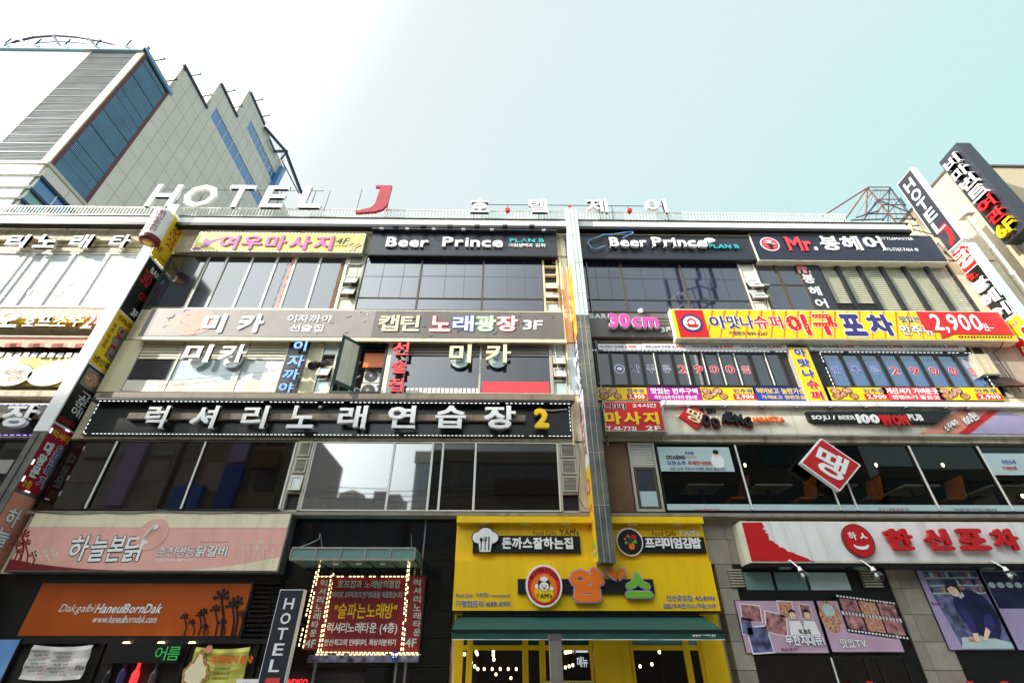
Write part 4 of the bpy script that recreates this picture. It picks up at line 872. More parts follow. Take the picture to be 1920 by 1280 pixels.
# pub furniture seen through the glass
def pubset(px, lbl1, lbl2):
    x = X(px, 945, -1.0); z0 = Z2a-.02
    t = thing('pub_table', lbl1, 'table', (x, 1.2, z0), 'tables in the second floor pub')
    MB().box(x-.45, x+.45, -.1, .7, z0+.72, z0+.76, A['tabletop']).build('tabletop', t); MB().bar((x, .3, z0), (x, .3, z0+.72), .05, A['darkframe']).build('leg', t)
    t = thing('pub_chair', lbl2, 'chair', (x+.85, 1.2, z0), 'orange chairs in the second floor pub')
    MB().prismx([(0, z0+.42), (.5, z0+.42), (.5, z0+.47), (0, z0+.47)], x+.6, x+1.0, A['chairorange']).build('seat', t)
    k = MB(); k.add([(x+.98, -.05, z0+.45), (x+1.12, -.05, z0+1.0), (x+1.12, .5, z0+1.0), (x+.98, .5, z0+.45), (x+1.02, -.05, z0+.45), (x+1.16, -.05, z0+1.0), (x+1.16, .5, z0+1.0), (x+1.02, .5, z0+.45)], [(0, 1, 2, 3), (7, 6, 5, 4), (0, 4, 5, 1), (1, 5, 6, 2), (2, 6, 7, 3), (3, 7, 4, 0)], A['chairorange']); k.build('backrest', t)
    for dx in (.63, .97):
        for y in (.05, .45): MB().bar((x+dx, y, z0), (x+dx, y, z0+.42), .018, A['darkframe']).build('leg', t)
for px, n in ((1300, 'nearest the louvred door'), (1420, 'behind the second pane'), (1535, 'left of the diamond sign'), (1680, 'right of the diamond sign'), (1830, 'at the right end of the pub window')):
    pubset(px, 'wooden topped pub table '+n, 'orange pub chair '+n)
for px, py, n in ((1397, 872, 'left of the diamond sign'), (1643, 872, 'right of the diamond sign'), (1768, 872, 'in the fourth pane from the right'), (1918, 930, 'at the right edge')):
    x, z = at(px, py, -.8); t = thing('pendant_lamp', 'clear glass pendant lamp in the pub, '+n, 'lamp', (x, .8, z), 'pendant lamps in the second floor pub')
    MB().lathe((x, .8, z+.12), (0, 0, -1), [(0, .04), (.06, .1), (.2, .19), (.24, .2)], A['bulbglass'], 14).build('shade', t); MB().bar((x, .8, z+.12), (x, .8, Z2b), .008, A['steel']).build('cord', t)
    MB().lathe((x, .8, z+.06), (0, 0, -1), [(0, .02), (.05, .035), (.1, .02)], A['bulb'], 8).build('bulb', t)

# ================================================================== blade signs
def panel(t, face, Xf, u0, u1, z0, z1, m, name='panel', pr=.012):
    k = MB(); s_ = 1 if face == 'right' else -1
    k.box(Xf-s_*.004, Xf+s_*pr, min(u0, u1), max(u0, u1), z0, z1, m); return k.build(name, t)
def bz(px, py): return Z(py, .85, px)
# left blade (right face towards us)
XF = -11.2; Y0, Y1 = -.85, -.1
t = thing('blade_sign', 'tall white edged blade sign at the left, stacked with coloured panels', 'sign', (XF-.17, -.5, 3))
z_or, z_bar, z_yel, z_food, z_red, z_redb = at(341, 401, .85)[1], at(288, 479.6, .85)[1], at(226, 579, .85)[1], at(172, 678, .85)[1], at(99.6, 790, .85)[1], at(24.6, 916.6, .85)[1]
ztop = at(345, 398, .5)[1]
MB().box(XF-.35, XF, Y0+.004, Y1, z_red-.25, ztop, A['white']).build('upper_body', t)
MB().box(XF-.35, XF, Y0+.004, Y1, .6, z_red-.256, A['marble']).build('lower_body', t)
MB().box(XF-.36, XF-.01, Y0-.006, Y0+.004, z_red-.25, z_or-.8, A['letterwhite']).build('edge_trim', t)
MB().box(XF-.19, XF-.17, Y0-.01, Y0+.002, .6, z_red-.3, A['darkframe']).build('edge_joint', t)
RB = XF+.013
def rt(body, u0, u1, za, zb, m, vertical=False, **kw): text(t, body, (u0, u1, za, zb), RB, m, face='right', vertical=vertical, **kw)
panel(t, 'right', XF, Y0-.08, Y1-.02, z_bar+.04, z_or, A['signyellow'])
rt('여우마사지', Y0+.2, Y1-.12, z_bar+.75, z_or-.2, A['crimson'], vertical=True, bold=.04); rt('4F', Y0+.02, Y0+.3, z_bar+.35, z_bar+.6, A['crimson'], bold=.04); rt('남성전용', Y0+.3, Y0+.6, z_bar+.22, z_bar+.32, A['crimson'])
leds(t, [(RB+.02, Y0-.06, z_bar+.05), (RB+.02, Y1-.03, z_bar+.05), (RB+.02, Y1-.03, z_or), (RB+.02, Y0-.06, z_or), (RB+.02, Y0-.06, z_bar+.05)], A['ledwhite'], .1, .06, .014)
panel(t, 'right', XF, Y0+.03, Y1-.02, z_yel+.03, z_bar-.03, A['black'])
rt('BAR', Y1-.47, Y1-.07, z_bar-.42, z_bar-.2, W_, bold=.04); rt('30', Y0+.1, Y0+.5, z_yel+1.15, z_yel+1.7, A['red'], bold=.04); rt('cm', Y0+.34, Y0+.7, z_yel+.72, z_yel+.95, A['red'], bold=.02); rt('3F', Y1-.35, Y1-.08, z_yel+.12, z_yel+.36, W_, bold=.05)
panel(t, 'right', XF, Y0+.03, Y1-.02, z_food+.03, z_yel-.03, A['signyellow'])
rt('빈대떡&찌개', Y0+.12, Y1-.08, z_yel-.28, z_yel-.1, K_); rt('파전 막걸리', Y0+.09, Y0+.22, z_food+.55, z_yel-.42, K_, vertical=True, bold=.03)
MB().add([(RB, Y0+.32, z_food+.4), (RB, Y1-.12, z_food+.5), (RB, Y1-.1, z_yel-.35), (RB, Y0+.36, z_yel-.4)], [(0, 1, 2, 3)], R_).build('red_blob', t)
rt('대박전', Y0+.3, Y1-.08, z_food+.4, z_yel-.35, A['lightgreyprint'], vertical=True, bold=.08, out=K_); rt('1층안쪽', Y0+.08, Y1-.1, z_food+.1, z_food+.3, K_, bold=.04)
panel(t, 'right', XF, Y0+.03, Y1-.02, z_red+.03, z_food-.03, A['black'])
MB().add([(RB+.004, Y0+.08, z_food-.1), (RB+.004, Y1-.06, z_food-.1), (RB+.004, Y1-.06, z_food-.62), (RB+.004, Y0+.08, z_food-.62)], [(3, 2, 1, 0)], A['steel']).build('plate_rim', t)
k = MB(); n = 16; k.add([(RB+.008, (Y0+Y1)/2+.24*cs(2*PI*i/n), z_food-.36+.18*sn(2*PI*i/n)) for i in range(n)], [tuple(range(n))], A['food2']).build('dish_photo', t)
rt('고운애', Y0+.25, Y0+.62, z_red+.35, z_food-.72, W_, vertical=True, bold=.02); rt('안산본점지하', Y0+.06, Y1-.15, z_red+.08, z_red+.2, R_, bold=.03)
panel(t, 'right', XF, Y0+.03, Y1-.02, z_redb+.03, z_red-.03, A['crimson'])
rt('럭셔리', Y0+.12, Y1-.1, z_red-.32, z_red-.14, A['signyellow'], bold=.02); rt('대왕문', Y0+.1, Y0+.36, z_redb+.35, z_red-.45, W_, vertical=True, bold=.07, out=K_); rt('오픈특가', Y0+.42, Y0+.68, z_redb+.2, z_red-.42, A['purple'], vertical=True, bold=.05, out=W_, grow=.06); rt('2층', Y0+.1, Y0+.34, z_redb+.1, z_redb+.28, A['signyellow'], bold=.03)
leds(t, [(RB+.02, Y0+.04, z_redb+.04), (RB+.02, Y1-.03, z_redb+.04), (RB+.02, Y1-.03, z_red-.04), (RB+.02, Y0+.04, z_red-.04), (RB+.02, Y0+.04, z_redb+.04)], A['ledwhite'], .36, .12, .016)
panel(t, 'right', XF, Y0+.03, Y1-.02, 3.0, z_redb-.05, A['peach']); rt('하늘본닭', Y0+.15, Y0+.5, 3.05, z_redb-.35, W_, vertical=True, bold=.05, out=K_)
# soju cup drum on the blade
c0, c1 = at(303, 402, 1.15), at(283, 455, 1.15); xx = (c0[0]+c1[0])/2
t = thing('drum_sign', 'white cylinder sign with red lettering and a red and yellow base near the top left', 'sign', (xx, -1.15, c1[1]))
zt_, zb2 = c0[1], c1[1]
MB().lathe((xx, -1.15, zb2+.18), (0, 0, 1), [(0, .28), (zt_-zb2-.2, .28), (zt_-zb2-.14, .25)], A['letterwhite'], 24).build('body', t)
MB().lathe((xx, -1.15, zb2), (0, 0, 1), [(0, .2), (.05, .27), (.18, .29)], A['darkred'], 24).build('base_ring', t)
MB().lathe((xx, -1.15, zb2-.03), (0, 0, 1), [(0, .1), (.035, .15)], A['signyellow'], 20).build('base_cap', t)
k = MB()
gl = typeset('참이슬소주한잔', .03, False, .1, True)
for j, (rad0) in enumerate((-.5, .25)):
    G = place(gl, -.1, .1, zb2+.3, zt_-.1, 0, 0, 'front')
    for vs, fs in G: k.add([Vector((xx+.286*sn(v.x/.28+rad0+.3), -1.15-.286*cs(v.x/.28+rad0+.3), v.z)) for v in vs], fs, A['crimson'])
k.build('lettering', t)
MB().bar((xx, -1.0, (zt_+zb2)/2), (XF-.2, -.7, (zt_+zb2)/2), .04, A['steel']).build('bracket', t)

# centre blade
XC = 2.0; ztc = Z(400, .6, 1068); zsp = at(1085, 590, .85)[1]; zbt = at(1122, 1054, .85)[1]
t = thing('blade_sign', 'tall narrow blade sign in the middle, light on its top put into colour over marble', 'sign', (XC+.18, -.5, zbt))
MB().box(XC, XC+.37, Y0, Y1, zsp, ztc, A['whitestone']).build('upper_body', t)  # paler body carries the light on the upper part
MB().box(XC, XC+.37, Y0, Y1, zbt, zsp-.004, A['marble']).build('lower_body', t)
k = MB()
for x in (XC+.12, XC+.25): k.box(x-.006, x+.006, Y0-.006, Y0+.002, zbt, ztc, A['alu'])
z = zbt+1.2
while z < ztc: k.box(XC, XC+.37, Y0-.005, Y0+.002, z, z+.01, A['alu']); z += 1.25
k.build('joint', t)
LB = XC-.013
def lt(body, u0, u1, za, zb, m, vertical=False, **kw): text(t, body, (u0, u1, za, zb), LB, m, face='left', vertical=vertical, **kw)
zz = [at(1112, p, .85)[1] for p in (487, 640, 728, 868, 1052)]
panel(t, 'left', XC, Y0+.02, Y1, zz[1]+.3, zz[0], A['flame']); panel(t, 'left', XC, Y0+.02, Y1, zz[2], zz[1]+.29, A['charcoal']); panel(t, 'left', XC, Y0+.02, Y1, zz[3], zz[2]-.01, A['white']); panel(t, 'left', XC, Y0+.02, Y1, zz[4]+.03, zz[3]-.01, A['signyellow'])
lt('비어 프린스', .25, .7, zz[2]+.1, zz[1]+.2, W_, vertical=True, bold=.05); lt('나비마사지', .25, .7, zz[3]+.3, zz[2]-.2, A['crimson'], vertical=True, bold=.05)
LBc = LB
k = MB(); n = 18; zc = zz[3]-.45; k.add([(LB-.004, -.48+.2*cs(2*PI*i/n), zc+.2*sn(2*PI*i/n)) for i in range(n)], [tuple(range(n))], R_).add([(LB-.008, -.48+.12*cs(2*PI*i/n), zc+.12*sn(2*PI*i/n)) for i in range(n)], [tuple(range(n))], A['chefskin']).build('emblem', t)
lt('얌', .2, .75, zz[4]+1.15, zc-.45, A['orange'], bold=.08, out=W_); lt('스', .2, .75, zz[4]+.15, zz[4]+.55, A['green'], bold=.08, out=W_)
lt("*'", .3, .6, zz[4]+.7, zz[4]+.95, A['orange'], bold=.06, out=W_)
leds(t, [(LB-.01, Y0+.04, zz[3]), (LB-.01, Y0+.04, zz[1])], A['letterwhite'], .2, .05, .006)

# right blades
XH = 15.1
t = thing('blade_sign', 'dark HOTEL blade sign with a red J and a wide white edge, upper right', 'sign', (XH+.1, -.5, 11.7))
zt_, zb2 = at(1702, 315, .87)[1], at(1806, 442, .87)[1]
zt_ = 17.2; zb2 = 13.45
MB().box(XH, XH+.22, Y0-.02, Y1, zb2, zt_, A['white']).build('body', t)
panel(t, 'left', XH, Y0+.03, Y1-.03, zb2+.04, zt_-.04, A['charcoal'])
LB = XH-.013; h = (zt_-zb2)
for i, ch in enumerate('HOTEL'): lt(ch, .28, .68, zt_-.28-h*.145*(i+.85), zt_-.28-h*.145*i, W_, bold=.035, name='letter')
MB().add([(LB-.004, -p[0], p[1]) for p in ((.3, zb2+.95), (.72, zb2+.95), (.74, zb2+.5), (.68, zb2+.2), (.45, zb2+.08), (.42, zb2+.18), (.55, zb2+.35), (.58, zb2+.78), (.3, zb2+.8))], [tuple(range(9))], R_).build('letter', t)
XM = 15.13
t = thing('blade_sign', 'lamp edged blade sign of the hair salon under the HOTEL blade, right edge', 'sign', (XM, -.5, 8))
zm0, zm1, zm2 = at(1837, 490, .85)[1], at(1910, 587, .85)[1], 13.3
MB().box(XM, XM+.3, Y0, Y1, 6.2, zm2, A['whitestone']).build('body', t)
panel(t, 'left', XM, Y0+.03, Y1-.03, zm0+.03, zm2, R_); panel(t, 'left', XM, Y0+.03, Y1-.03, zm1+.03, zm0-.02, A['black']); panel(t, 'left', XM, Y0+.03, Y1-.03, 6.2, zm1-.02, A['signyellow'])
LB = XM-.013
lt('아우성', .2, .75, zm0+.15, zm2-.1, A['ivory'], vertical=True, bold=.06, out=W_)
hm = zm0-zm1
lt('Mr.', .2, .6, zm1+hm*.82, zm1+hm*.95, R_, bold=.06, d=.06, name='letter')
for i, ch in enumerate('봉헤어'): lt(ch, .2, .76, zm1+hm*(.57-i*.26), zm1+hm*(.78-i*.26), W_, bold=.045, d=.07, name='letter')
lt('아맛나슈퍼', .2, .7, zm1-.3, zm1-.12, A['plum'], bold=.05); lt('이구', .15, .8, 6.5, zm1-.4, R_, vertical=True, bold=.08, out=W_)
leds(t, [(LB-.02, Y0+.05, zm1+.03), (LB-.02, Y1-.05, zm1+.03), (LB-.02, Y1-.05, zm2-.03), (LB-.02, Y0+.05, zm2-.03), (LB-.02, Y0+.05, zm1+.03)], A['ledwhite'], .1, .07, .018)
# ================================================================== ground floor, left
def flowers(t, pts, m, off, name='flower_print'):
    k = MB()
    for (px, py0, py1, r) in pts:
        a = at(px, py0, off); b = at(px+random.uniform(-4, 6), py1, off); mid = ((a[0]+b[0])/2+.05, (a[1]+b[1])/2)
        y = -off-.006; k.tube([(a[0], y, a[1]), (mid[0], y, mid[1]), (b[0], y, b[1])], r*.16, m, 4)
        for j in range(5): an = PI*(j/4); k.prism([(b[0], b[1]), (b[0]+r*cs(an-.25), b[1]+r*sn(an-.25)), (b[0]+r*1.15*cs(an), b[1]+r*1.15*sn(an)), (b[0]+r*cs(an+.25), b[1]+r*sn(an+.25))], y-.003-.0006*j, y, m)
    k.build(name, t, kind='stuff')
OF = .4
xa, xb = X(5, 1072, OF), X(520, 1076, OF); za, zb = Z(1073, OF), Z(962, OF)
t = sign('signboard', 'wide pink and cream restaurant signboard with thin flower drawings, lower left', (xa, xb, za, zb), OF, A['salmon'], frame=A['steel'])
h = zb-za
MB().box(xa+.03, xb-.03, -OF-.008, -OF, zb-.27*h, zb-.03, A['ivory']).build('cream_band', t)
c = at(290, 992, OF); MB().disk(c[0], c[1]-.1, .34, .34, OF+.012, A['salmon']).build('round_patch', t)
k = MB()
for r in (.12, .17, .22, .27):
    for i in range(24): a = 2*PI*i/24; k.disk(c[0]+r*cs(a), c[1]-.05+r*sn(a), .008, .008, OF+.016, A['ivory'], .003, 5)
k.build('dotted_ring', t, kind='stuff')
k = MB(); n = 16; k.prism([(xa+.03, za+.03), (xa+.03, za+.25)] + [(xa+.03+2.6*(i/8), za+.03+.22*(1-i/8)**2) for i in range(1, 9)], -OF-.009, -OF, A['darkred']).build('bottom_swoosh', t); MB().prism([(xb-.03, za+.03), (xb-1.9, za+.03), (xb-1.0, za+.13), (xb-.03, za+.3)], -OF-.009, -OF, A['ivory']).build('bottom_swoosh', t)
for ch, xl, xr in (('하', 130, 166), ('늘', 170, 200), ('본', 203, 232), ('닭', 234, 273)): tq(t, ch, xl, 1003, xr, 1052, OF+.006, A['letterwhite'], bold=.035, out=K_, grow=.04, name='letter', rot=.05)
MB().tube([(X(268, 1012, OF), -OF-.02, Z(1010, OF)), (X(278, 1000, OF), -OF-.02, Z(1000, OF)), (X(288, 992, OF), -OF-.02, Z(988, OF))], .03, A['letterwhite'], 5).build('rooster_tail', t)
c = at(292, 988, OF); MB().disk(c[0], c[1], .07, .06, OF+.03, A['letterwhite'], .01, 10).build('rooster_head', t)
tq(t, '춘천명동', 294, 1024, 367, 1043, OF+.006, A['letterwhite'], bold=.01, out=K_, grow=.03); tq(t, '닭갈비', 369, 1022, 426, 1043, OF+.006, A['letterwhite'], bold=.05, out=K_, grow=.03)
tq(t, 'Dakgalbi HaneulBornDak', 376, 1014, 429, 1018, OF, A['darkred'], bold=.02); tq(t, '가맹문의 031 487 8292', 290, 1046, 362, 1052, OF, W_); tq(t, 'SOLOREX', 441, 1063, 468, 1067, OF, K_, bold=.03)
flowers(t, [(28, 1050, 1022, .09), (38, 1055, 1004, .13), (50, 1060, 1019, .1), (60, 1060, 1041, .09), (34, 1050, 1034, .07)], A['darkred'], OF)
flowers(t, [(58+8*i, 1058, 1030+(i*7) % 16, .05) for i in range(7)] + [(456+9*i, 1056, 1018+(i*11) % 22, .06) for i in range(7)], A['ivory'], OF)
# dark recess and orange panel
struct_x1 = X(545, 1100)
MB().box(-20, X(520, 1130), -.08, .3, Z(1096), Z(1078), A['black']).build('fascia', B)
MB().box(-20, X(30, 1190, .1)-.02, -.1, .3, Z(1197), Z(1096), A['black']).build('fascia', B)
b = (X(30, 1190, .1), X(452, 1190, .1), Z(1197, .1), Z(1090, .1))
t = sign('signboard', 'orange lightbox panel with white latin lettering and dark flower drawings, bottom left', b, .12, A['rust'], frame=A['darkframe'], lip=.05)
tq(t, 'Dakgalbi', 112, 1132, 176, 1151, .13, W_, bold=.0, skew=.25); tq(t, 'HaneulBornDak', 181, 1131, 304, 1149, .13, W_, bold=.04, skew=.2); tq(t, 'www.haneulborndak.com', 175, 1153, 295, 1167, .13, W_, bold=.01, skew=.2)
flowers(t, [(345, 1190, 1157, .08), (362, 1190, 1167, .07), (372, 1190, 1153, .08), (382, 1190, 1148, .09), (388, 1190, 1175, .06), (404, 1190, 1143, .1), (415, 1192, 1120, .16), (420, 1190, 1167, .08), (434, 1192, 1136, .13), (440, 1192, 1130, .14), (452, 1192, 1152, .09)], K_, .13)
k = MB(); xa, xb = X(458, 1190), X(512, 1190)
for i in range(13): z = Z(1192)+i*.09; k.add([(xa, -.1, z), (xb, -.1, z), (xb, 0, z+.06), (xa, 0, z+.06), (xa, -.1, z+.012), (xb, -.1, z+.012), (xb, 0, z+.072), (xa, 0, z+.072)], [(0, 1, 2, 3), (4, 7, 6, 5), (0, 4, 5, 1)], A['darkframe'])
k.build('louvre', B)
MB().box(-20, struct_x1, -.02, .3, .1, Z(1197), A['inner']).build('shopfront', B)
k = MB()
for px in (22, 186, 347, 478): k.box(X(px, 1240)-.05, X(px, 1240)+.05, -.1, -.02, .1, Z(1200), A['darkframe'])
k.box(-20, struct_x1, -.12, -.02, Z(1207), Z(1198), A['darkframe']); k.build('shop_frame', B)
b = (-12, X(16, 1240, .12), .6, Z(1196, .12)); t = sign('photo_board', 'blue sky photo panel at the bottom left corner', (b[0], X(22, 1240, .12), b[2], b[3]), .14, A['photosky'], frame=A['darkframe'])
def tarp(name, lbl, xl, yt, xr, yb, off, m, sag=.04):
    x0, x1, z0, z1 = q(xl, yb, xr, yt, off); t = thing(name, lbl, 'banner', ((x0+x1)/2, -off, z0)); k = MB(); nx, nz_ = 16, 8
    g = lambda i, j: (x0+(x1-x0)*i/nx, -off-.02*sn(i*.9+j*.5)-.015*sn(j*1.7), z1-(z1-z0)*j/nz_-sag*sn(PI*i/nx)*(1-.3*j/nz_))
    vs = [g(i, j) for j in range(nz_+1) for i in range(nx+1)]; vs += [(v[0], v[1]+.008, v[2]) for v in vs]; n1 = (nx+1)*(nz_+1)
    fs = [(j*(nx+1)+i, (j+1)*(nx+1)+i, (j+1)*(nx+1)+i+1, j*(nx+1)+i+1) for j in range(nz_) for i in range(nx)]
    k.add(vs, fs+[tuple(n1+a for a in f[::-1]) for f in fs], m); k.build('cloth', t); return t
t = tarp('banner', 'wrinkled white menu banner with small black print, bottom left', 34, 1208, 176, 1272, .22, A['tarp'])
for i, (px, py) in enumerate(((58, 1222), (100, 1226), (52, 1238), (95, 1240), (46, 1252), (88, 1254))):
    tq(t, '매콤달콤 닭갈비', px, py-4, px+34, py, .27, K_, bold=.02); tq(t, '볶음밥 사리', px+6, py+3, px+32, py+7, .27, K_, bold=.01); tq(t, '8,000', px+24, py+9, px+36, py+12, .27, R_, bold=.02)
tq(t, 'White', 140, 1246, 158, 1256, .27, K_, bold=.04, skew=.2)
b = q(192, 1242, 345, 1206, .2); t = sign('led_display', 'dark LED ticker display with green dot letters over the shop door', b, .25, A['black'], frame=A['darkframe'])
gl = typeset('어름', .05, False); u0, u1, z0, z1 = q(291, 1238, 338, 1211, .26)
tq(t, '어름', 291, 1211, 338, 1237, .256, A['ledgreen'], bold=.0)
t = tarp('banner', 'yellow food banner with a cooked dish photo, bottom left', 348, 1212, 470, 1278, .22, A['menuyellow'])
tq(t, '치즈닭갈비 출시!', 395, 1228, 474, 1243, .27, A['orange'], bold=.05, out=A['brownred']); 
for i, s_ in enumerate(('소19,800원', '중29,800원', '대39,800원')): tq(t, s_, 401-i*2, 1250+i*9, 432-i*2, 1256+i*9, .27, K_, bold=.02, skew=.2)
c = at(367, 1262, .26); k = MB(); pts = [(c[0]+.26*cs(2*PI*i/22)*(1+.08*sn(i*4)), c[1]+.24*sn(2*PI*i/22)*(1+.1*cs(i*3))+(.16 if i in (5, 6) else 0)) for i in range(22)]; k.prism(pts, -.272, -.265, A['food']).prism([(c[0]+(p[0]-c[0])*.8, c[1]+(p[1]-c[1])*.8) for p in pts], -.278, -.272, A['ivory']).build('dish_photo', t)
c = at(392, 1216, .26); MB().disk(c[0], c[1], .07, .07, .27, A['peach'], .006, 14).build('dot_print', t)
# shop goods barely seen inside
for i, (px, py, m, lbl) in enumerate(((205, 1262, A['darkframe'], 'dark bottle on the shop shelf'), (232, 1258, A['purple'], 'violet lit bottle in the shop window'), (255, 1262, A['ledred'], 'red lit bottle in the shop window'), (290, 1262, A['bronze'], 'brown jar on the shop shelf'))):
    c = at(px, py, .12); t = thing('bottle', lbl, 'bottle', (c[0], -.12, c[1]-.25)); MB().lathe((c[0], -.12, c[1]-.25), (0, 0, 1), [(0, .07), (.25, .07), (.33, .03), (.45, .03)], m, 10).build('body', t)
for px in (238, 303, 361): c = at(px, 1202, .16); MB().lathe((c[0], -.16, c[1]), (0, 0, -1), [(0, .05), (.03, .07)], A['ledwarm'], 10).build('downlight', B)
t = sign('notice', 'small white notice at the foot of the yellow banner', q(441, 1284, 489, 1272, .3), .3, W_, lip=.005); tq(t, '메뉴', 456, 1277, 471, 1283, .3, A['plum'], bold=.03)

# black granite wall and karaoke entrance
xa, xb = X(513, 1100), X(850, 1100)
zs = [Z(p) for p in (966, 1005, 1050, 1097, 1145, 1196, 1250)] + [.9, .1]
xs = [xa, X(545, 1000), X(640, 1000), X(722, 1000), X(797, 1000), xb]
for i in range(len(xs)-1):
    for j in range(len(zs)-1):
        if i in (1, 2) and zs[j] < Z(1240): continue
        MB().box(xs[i]+.004, xs[i+1]-.004, -.02-random.random()*.003, .3, zs[j+1]+.004, zs[j]-.004, A['granite']).build('granite_panel', B)
MB().box(X(797, 1000)-.015, X(797, 1000)+.015, -.04, -.02, zs[3], Z(962), A['steel']).build('joint_trim', B)
MB().box(xs[1], xs[3], .1, .3, .1, Z(1240), A['inner']).build('doorway', B)
k = MB()
for px in (590, 742, 760): k.box(X(px, 1260)-.025, X(px, 1260)+.025, -.04, .05, .1, Z(1240), A['steel'])
k.build('door_frame', B)
CO = 1.0
xa, xb = X(543, 1049, CO), X(777, 1049, CO); z0, z1 = Z(1049, CO), Z(1028, CO)
t = thing('glass_canopy', 'boxy pale green glass canopy with steel edges over the karaoke entrance', 'canopy', ((xa+xb)/2, -CO, z0))
k = MB()
for z in (z0, z1): k.box(xa, xb, -CO-.02, -CO+.02, z-.02, z+.02, A['brushed']); k.box(xa, xa+.03, -CO, -.02, z-.02, z+.02, A['brushed']); k.box(xb-.03, xb, -CO, -.02, z-.02, z+.02, A['brushed'])
n = 5
for i in range(n+1):
    x = xa+(xb-xa)*i/n; k.box(x-.015, x+.015, -CO-.022, -CO+.01, z0+.02, z1-.02, A['brushed']); k.box(x-.012, x+.012, -CO+.02, -.02, z0-.012, z0+.012, A['darkframe'])
k.build('frame', t)
for i in range(n):
    x, x2 = xa+(xb-xa)*i/n+.02, xa+(xb-xa)*(i+1)/n-.02
    MB().box(x, x2, -CO-.005, -CO+.008, z0+.02, z1-.02, A['canopyglass']).build('glass_pane', t); MB().box(x, x2, -CO+.03, -.03, z0, z0+.01, A['canopyglass']).build('glass_pane', t)
for x in (xa+.01, xb-.02): MB().box(x, x+.012, -CO+.02, -.03, z0+.02, z1-.02, A['canopyglass']).build('glass_pane', t)
MB().box(xa+.03, xb-.03, -CO+.03, -.03, z1-.01, z1+.005, A['tealwin']).build('top_glass', t)
for px in (629, 672, 717): c = X(px, 1060, .6); MB().lathe((c, -.6, z0-.01), (0, 0, -1), [(0, .07), (.015, .07)], A['letterwhite'], 14).build('downlight', t)
MB().bar((X(600, 1010), -.03, Z(1003)), (xa+.6, -CO+.1, z1), .01, A['steel']).bar((xb-.3, -.03, Z(1003)), (xb-.1, -CO+.1, z1), .01, A['steel']).build('tie_rod', t)
b = (X(601, 1215, .12), X(788, 1215, .12), Z(1224, .12), Z(1078, .12))
t = sign('signboard', 'dark red karaoke signboard with white and yellow lines framed by warm lamps', b, .12, A['darkred'], frame=A['darkframe'])
for s_, xl, yt, xr, yb, m, bo in (('호프집과 노래방의결합', 633, 1087, 751, 1102, A['film'], .03), ('1차따로 2차따로의 번거로움을 해결했습니다', 622, 1108, 755, 1120, A['film'], .02), ('"술파는노래방"', 627, 1130, 744, 1159, A['signyellow'], .03), ('럭셔리노래타운 (4층)', 613, 1166, 745, 1189, W_, .03), ('안산최고의 인테리어, 최상의분위기', 608, 1197, 742, 1210, W_, .03)): tq(t, s_, xl, yt, xr, yb, .125, m, bold=bo)
for i, ch in enumerate('럭셔리노래타운'): tq(t, ch, 775, 1085+i*15.5, 789, 1098+i*15.5, .125, A['film'], bold=.03)
tq(t, '4F', 760, 1196, 781, 1212, .125, A['film'], bold=.03)
b2 = (X(572, 1215, .5), X(572, 1215, .5)+.02, Z(1222, .5), Z(1082, .5))
t2 = thing('side_banner', 'narrow dark red side strip with white letters, left of the entrance sign', 'sign', (b2[0], -.5, b2[2]))
MB().box(X(566, 1215, .3), X(597, 1215, .3), -.3, -.02, b2[2]+.05, Z(1082, .3), A['darkred']).build('face', t2)
for i, ch in enumerate('럭셔리노래타운'): tq(t2, ch, 601-i*3.3, 1086+i*15.5, 614-i*3.3, 1099+i*15.5, .306, A['film'], bold=.03)
tq(t2, '4F', 572, 1198, 592, 1213, .306, A['film'], bold=.03)
t3 = thing('lamp_curtain', 'strings of warm bulbs hanging around the karaoke entrance sign', 'light string', (b[0], -.3, b[2]))
P = lambda px, py, off: (X(px, py, off), -off, Z(py, off, px))
for (a, b_, off) in (((622, 1075), (596, 1222), .3), ((626, 1072), (601, 1222), .2), ((594, 1068), (560, 1212), .5), ((600, 1056), (568, 1215), .5), ((765, 1056), (752, 1220), .5), ((768, 1056), (756, 1220), .4), ((592, 1222), (784, 1223), .2), ((590, 1226), (786, 1226), .2), ((592, 1080), (765, 1080), .2)):
    leds(t3, [P(*a, off), P(*b_, off)], A['ledwarm'], .085, .05, .011)
t = sign('picture_strip', 'grey photo strip under the karaoke entrance sign', (X(578, 1232, .1), X(785, 1232, .1), Z(1241, .1), Z(1227, .1)), .1, A['photo2'], lip=.005)
tq(B, 'INDIGO', 538, 1272, 577, 1283, .05, A['ledred'], bold=.03)
c = at(740, 1228, .15); t = thing('number_plate', 'small blue house number plate under the entrance sign', 'sign', (c[0], -.16, c[1])); MB().disk(c[0], c[1], .09, .08, .17, A['blue'], .02).build('plate', t); tq(t, '29', 735, 1224, 745, 1232, .172, W_, bold=.04)
# hotel J vertical light box
xa, xb = X(484, 1275, .8), X(534, 1275, .8)
b = (xa, xb, .7, Z(1105, .8)); t = sign('vertical_sign', 'dark upright HOTEL signboard with a red J beside the black entrance wall', b, .8, A['charcoal'], base=-.34, frame=W_, lip=.015)
for zz_ in (1.2, 2.4): MB().box(xa+.1, xb-.1, -.65, -.02, zz_, zz_+.04, A['steel']).build('bracket', t)
xm = (xa+xb)/2; zt_ = b[3]
for i, ch in enumerate('HOTEL'): text(t, ch, (xm-.1, xm+.1, zt_-.16-.262*i-.2, zt_-.16-.262*i), .806, W_, bold=.03, name='letter')
z = zt_-1.62; MB().prism([(xm-.12, z+.03), (xm-.1, z+.12), (xm+.16, z+.12), (xm+.15, z-.4), (xm+.02, z-.55), (xm-.15, z-.6), (xm-.13, z-.5), (xm, z-.42), (xm+.03, z), ], -.815, -.806, A['coral']).build('letter', t)

